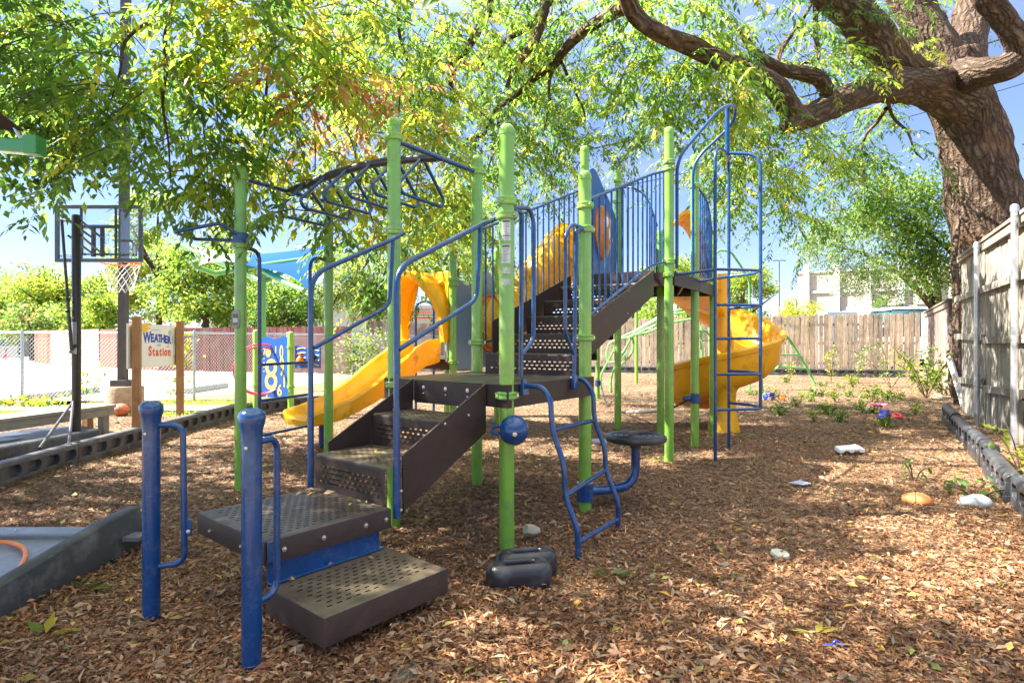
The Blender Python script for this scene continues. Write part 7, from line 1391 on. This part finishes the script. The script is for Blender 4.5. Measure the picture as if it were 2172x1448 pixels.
vine([(-6.35, 11.35, 0.95, 0.10, 0.25, 90), (-6.45, 11.3, 0.6, 0.08, 0.2, 40), (-6.5, 11.3, 0.2, 0.15, 0.1, 40)], 'yellowing vine hanging on the chain link post right of the weather sign', 0.085, 0, {'bright': 3, 'gold': 3}, 32)
vine([(-8.0 - 0.35 * i, 10.0 + 0.1 * (i % 3), 0.10, 0.25, 0.06, 90) for i in range(9)], 'strip of low yellowing weeds along the foot of the chain link fence', 0.08, 0, {'mid': 2, 'gold': 2, 'rust': 1, 'bright': 2}, 33)
def sapling(loc, h, n, ll, pal, label, seed, spread=0.25, name='sapling', cat='sapling', group=None, stems=1, arch=0.0):
    r3 = np.random.default_rng(seed); rs = random.Random(seed); t = empty(name, tuple(loc), label, cat, group); m = MB(); B = []; 
    for s in range(stems):
        a = rs.uniform(0, 6.28); tip = V(loc) + V((spread * math.cos(a) * (1 + arch), spread * math.sin(a) * 0.7, h * rs.uniform(0.7, 1.0))); mid = V(loc).lerp(tip, 0.5) + V((0, 0, 0.12 * h * (1 + arch))); pp = smooth_path([V(loc) - V((0, 0, 0.03)), mid, tip], 5); m.tube(pp, [0.006] * len(pp), 5)
        for q in range(n // stems): i = rs.randrange(2, len(pp)); B.append(np.array(pp[i]) + r3.normal(0, ll * 0.6, 3))
    m.build('stem', M['twig'], t); c = Crown(); b = np.array(B); b[:, 2] = np.maximum(b[:, 2], loc[2] + 0.02); c.single(b, ll, ll * 0.5, pal, r3, 0.1); c.build(t, 'foliage'); return t
g = G(182, 862); sapling((g.x, g.y, 0), 0.85, 60, 0.09, {'bright': 3, 'mid': 2}, 'thin seedling with a reddish stem and sparse leaves right of the hoop pole', 41, 0.35, stems=3)
# weeds by the back fence
gw = 'green weeds in the mulch before the back fence'
lab = 'low green weed sprouting from the mulch between the green climber and the back fence'
wp = [sapling((0, 0, 0), 0.30, 90, 0.085, {'bright': 3, 'mid': 3}, lab, 51, 0.16, 'weed_plant', 'weed', gw, 5), sapling((0, 0, 0), 0.22, 110, 0.07, {'mid': 3, 'bright': 2, 'pale': 1}, lab, 52, 0.16, 'weed_plant', 'weed', gw, 5), sapling((0, 0, 0), 0.14, 90, 0.075, {'mid': 3, 'deep': 1, 'bright': 2}, lab, 53, 0.20, 'weed_plant', 'weed', gw, 5)]
wr = random.Random(3)
spots = [(1635, 850), (1690, 862), (1750, 868), (1772, 852), (1735, 838), (1800, 842), (1830, 846), (1760, 880), (1820, 868), (1850, 852), (1700, 845), (1860, 838), (1880, 850), (1780, 896), (1728, 895), (1940, 880), (1595, 838), (1668, 812), (1745, 818), (1785, 825), (1810, 822), (1900, 848), (1655, 880), (1880, 905), (1842, 880), (1720, 852)]
for i, (px, py) in enumerate(spots):
    o = wp[i] if i < 3 else copy_tree(wp[wr.randrange(3)]); g = gpos(px, py); o.location = g; o.rotation_euler = (0, 0, wr.uniform(0, 6.28)); s_ = wr.uniform(0.45, 0.95); o.scale = (s_, s_, s_)
g = gpos(1675, 808); sapling(tuple(g), 0.62, 60, 0.08, {'bright': 4, 'gold': 2}, 'upright yellow green seedling under the rim of the spiral slide', 54, 0.12, stems=2); g = gpos(1763, 812); sapling(tuple(g), 0.95, 70, 0.09, {'bright': 4, 'gold': 2}, 'tall yellow green seedling beside the last leg of the green climber', 55, 0.12, stems=2); g = gpos(1820, 812); sapling(tuple(g), 0.95, 80, 0.09, {'pale': 4, 'bright': 1}, 'pale sunlit seedling against the middle of the picket fence', 56, 0.14, stems=2)
g = gpos(1890, 822); sapling(tuple(g), 1.15, 190, 0.085, {'pale': 3, 'deep': 2, 'mid': 2}, 'arching dark leaved sapling before the corner of the picket fence', 57, 0.75, stems=5, arch=0.6); g = gpos(1965, 845); sapling(tuple(g), 1.0, 420, 0.09, {'bright': 5, 'mid': 3}, 'bright green leafy bush at the fence corner below the big trunk', 58, 0.6, 'bush', 'bush', None, 12); g = gpos(2000, 838); sapling(tuple(g), 0.7, 160, 0.11, {'mid': 3, 'bright': 3}, 'broad leaved green shoots at the foot of the big trunk', 59, 0.35, 'bush', 'bush', None, 6)
g = gpos(1938, 1020); sapling(tuple(g), 0.16, 16, 0.075, {'mid': 3, 'deep': 1}, 'small green weed alone in the mulch above the orange clog', 60, 0.1, 'weed_plant', 'weed', None, 3); g = gpos(2072, 1058); sapling(tuple(g), 0.10, 22, 0.09, {'mid': 3, 'deep': 2}, 'flat green weed between the orange and grey clogs', 61, 0.22, 'weed_plant', 'weed', None, 4); g = V((4.35, 5.0, 0)); sapling(tuple(g), 0.5, 40, 0.09, {'bright': 4}, 'bright green shoots between the right border and the nearest steel post', 62, 0.3, 'weed_plant', 'weed', None, 4)
# fallen green leaf sprigs
def sprig(px, py, n, ll, pal, label, seed):
    r3 = np.random.default_rng(seed); c = gpos(px, py); b = np.array([(c.x + 0.02 * i, c.y + r3.uniform(-.02, .02), c.z + 0.025) for i in range(n)]); a = np.linspace(2.6, -0.1, n) + r3.normal(0, 0.2, n); d = np.stack([np.cos(a), np.sin(a) * 0.5, r3.uniform(0.05, 0.35, n)], 1); d = norm(d); nr = norm(np.cross(np.cross(d, np.array([[0, 0, 1.0]]) + r3.normal(0, 0.2, (n, 3))), d)); s_ = r3.uniform(0.8, 1.1, n)
    co_, tr_, cl_ = leaves(b, d, nr, ll * s_, ll * 0.36 * s_, pick(pal, n, r3), r3, 0.05); tag(np_mesh('leaf_sprig', co_, tr_, cl_, M['leaf']), label, 'leaf sprig')
sprig(1280, 1222, 5, 0.085, {'mid': 4, 'pale': 1}, 'fresh green leaf sprig lying on the mulch right of the stepping block', 71); sprig(165, 1248, 4, 0.10, {'deep': 3, 'mid': 3}, 'two dull green leaves lying beside the tray side rail', 72); sprig(90, 1345, 4, 0.10, {'gold': 3, 'mid': 1}, 'yellowed leaves lying near the lower left corner', 73); sprig(1720, 1355, 3, 0.09, {'gold': 2, 'pale': 2}, 'long yellow green leaf lying above the blue propeller toy', 74); sprig(1700, 1352, 2, 0.05, {'pale': 2}, 'small pale leaf pair on the mulch left of the propeller toy', 77); sprig(1580, 930, 4, 0.12, {'mid': 3, 'pale': 1}, 'green leaf sprig lying by the cage climber feet', 75); sprig(1400, 985, 3, 0.11, {'mid': 3, 'bright': 1}, 'green leaves lying at the foot of the front upper deck post', 76)
# ---- leaf litter and wood chips: nobody could count them
r4 = np.random.default_rng(21)
def chips(n, ylo, yhi, pw, ls, seed, cols, wr_=(0.28, 0.5), xm=1.05, lift=0.012, curl=0.25, tilt=0.38):
    r = np.random.default_rng(seed); u_ = r.uniform(0, 1, n); y = (ylo ** (1 - pw) + u_ * (yhi ** (1 - pw) - ylo ** (1 - pw))) ** (1 / (1 - pw)); x = (r.uniform(-xm, xm, n)) * y * 0.93
    ok = ~((x < -3.95) & (y > 8.95)) & (x > -7.5) & (x < 13.2) & (x < 5.7 + (y - 6.33) * 0.555) & (y < 22.8 - 0.30 * (x + 2.2)); x, y = x[ok], y[ok]; n = len(x)
    a = r.uniform(0, 2 * np.pi, n); tl = r.normal(0, tilt, n); d = norm(np.stack([np.cos(a), np.sin(a), np.tan(np.clip(tl, -1, 1)) * 0.8], 1)); nr = norm(np.cross(np.cross(d, np.array([[0, 0, 1.0]]) + r.normal(0, tilt, (n, 3))), d))
    l = r.uniform(*ls, n) * (1 + np.maximum(0, y - 4) * 0.035); w_ = l * r.uniform(*wr_, n); z = gz(x, y) + r.uniform(0, lift, n) + 0.004
    pn = 1 + 0.16 * np.sin(2.3 * x + 1.7 * y) * np.sin(1.9 * y - 1.1 * x + 2) + 0.14 * np.sin(5.1 * x + 0.5) * np.sin(4.7 * y + x) + 0.10 * np.sin(11 * x + 3 * y) * np.sin(9 * y - 4 * x)
    c = np.array(cols)[r.integers(0, len(cols), n)] * r.uniform(0.45, 1.25, (n, 1)) * pn[:, None]; return leaves(np.stack([x, y, z], 1), d, nr, l, w_, c, r, curl)
BR = [(0.212, 0.090, 0.038), (0.282, 0.131, 0.054), (0.367, 0.176, 0.073), (0.170, 0.070, 0.030), (0.423, 0.227, 0.103), (0.311, 0.153, 0.073), (0.240, 0.125, 0.064)]
GY = [(0.340, 0.227, 0.138), (0.408, 0.290, 0.183), (0.271, 0.180, 0.108), (0.374, 0.233, 0.125), (0.316, 0.194, 0.097)]
YL = [(0.504, 0.360, 0.072), (0.432, 0.360, 0.096), (0.300, 0.324, 0.084), (0.480, 0.288, 0.060)]
lit = [chips(34000, 1.5, 16, 1.25, (0.035, 0.085), 25, BR[:4] + GY[2:4], (0.07, 0.15), lift=0.018, curl=0.2, tilt=0.3), chips(230000, 1.5, 22, 1.3, (0.014, 0.036), 22, BR, (0.22, 0.42)), chips(34000, 1.5, 20, 1.3, (0.022, 0.050), 23, GY + BR[2:5], (0.3, 0.5), lift=0.02, curl=0.35, tilt=0.5), chips(2200, 1.5, 14, 1.2, (0.04, 0.075), 24, YL + GY, (0.32, 0.5), lift=0.02, tilt=0.35)]
n0 = 0; cs_, ts_, ls_ = [], [], []
for a_, b_, c_ in lit: cs_.append(a_); ts_.append(b_ + n0); ls_.append(c_); n0 += len(a_)
tag(np_mesh('leaf_litter', np.concatenate(cs_), np.concatenate(ts_), np.concatenate(ls_), M['litter']), kind='stuff')
# grass blades on the strip by the sign
r = np.random.default_rng(30); n = 9000; x = r.uniform(-9, -3.9, n); y = r.uniform(8.85, 11.0, n); ok = (y < 9.48) | ((y > 10.27) & (x > -6.5)); x, y = x[ok], y[ok]; n = len(x); d = norm(np.stack([r.normal(0, .5, n), r.normal(0, .5, n), np.ones(n)], 1)); nr = norm(np.cross(d, r.normal(0, 1, (n, 3))))
co_, tr_, cl_ = leaves(np.stack([x, y, np.zeros(n)], 1), d, nr, r.uniform(.03, .08, n), np.full(n, .012), pick({'bright': 3, 'gold': 2, 'mid': 3}, n, r), r, 0.2); tag(np_mesh('grass', co_, tr_, cl_, M['leaf']), kind='stuff')
# twigs lying about
def stick(px, r_, label):
    pts = []
    for a, b in px: p = gpos(a, b); p.z += r_ + 0.006; pts.append(p)
    m = MB(); pp = smooth_path(pts, 4); m.tube(pp, list(np.linspace(r_, r_ * 0.5, len(pp))), 6); tag(m.build('twig', M['twig'], None), label, 'twig')
stick([(1648, 1440), (1660, 1400), (1645, 1360), (1662, 1338)], 0.007, 'crooked grey twig at the bottom of the picture left of the propeller toy'); stick([(1690, 1315), (1740, 1330), (1770, 1350)], 0.004, 'thin curved twig above the propeller toy'); stick([(1865, 1275), (1900, 1305), (1960, 1335)], 0.006, 'forked twig lying in shade at the lower right'); stick([(1540, 1190), (1610, 1205), (1700, 1215)], 0.004, 'long thin twig near the cream lid'); stick([(1955, 1200), (2020, 1215), (2050, 1225)], 0.005, 'straight twig on the edge of the sunny patch at the right')
stick([(1045, 1300), (1090, 1290), (1120, 1262)], 0.005, 'short twig in front of the stepping block'); stick([(230, 1060), (280, 1090), (330, 1130)], 0.005, 'bent twig on the mulch behind the blue post with the loop'); stick([(5, 1060), (60, 1068), (110, 1048)], 0.005, 'thin twig on the mulch at the left edge')
# dead leaves caught on the steps
def step_leaves(spots, seed):
    r3 = np.random.default_rng(seed); B = np.array([tuple(p) for p in spots]); n = len(B); a = r3.uniform(0, 6.28, n); d = norm(np.stack([np.cos(a), np.sin(a), r3.uniform(-.1, .5, n)], 1)); nr = norm(np.cross(np.cross(d, np.array([[0, 0, 1.0]]) + r3.normal(0, .4, (n, 3))), d)); l = r3.uniform(.02, .06, n)
    co_, tr_, cl_ = leaves(B, d, nr, l, l * 0.42, np.array(GY + YL[:2])[r3.integers(0, 7, n)], r3, 0.4); tag(np_mesh('step_debris', co_, tr_, cl_, M['litter']), kind='stuff')
rs = random.Random(5); sp = []
for i in range(46):
    k = rs.random()
    if k < 0.35: p = Rp + u * rs.uniform(0.05, 0.35) + w * rs.uniform(0.05, 0.55); p.z = 0.56
    elif k < 0.55: p = Fc.lerp(Rc, rs.random()) - u * rs.uniform(0.0, 0.10); p.z = zt + 0.006
    elif k < 0.7: p = Sb.lerp(Sq, rs.random()) - V1 * rs.uniform(0, 0.06); p.z = zs + 0.008
    else: i_ = rs.randrange(1, 5); p = OD + dh * (0.02 + 0.31 * i_ + rs.uniform(0.02, 0.28)) + wh * rs.uniform(0.02, 0.5); p.z = 1.065 + 0.152 * i_ + 0.006
    sp.append(p)
step_leaves(sp, 4)
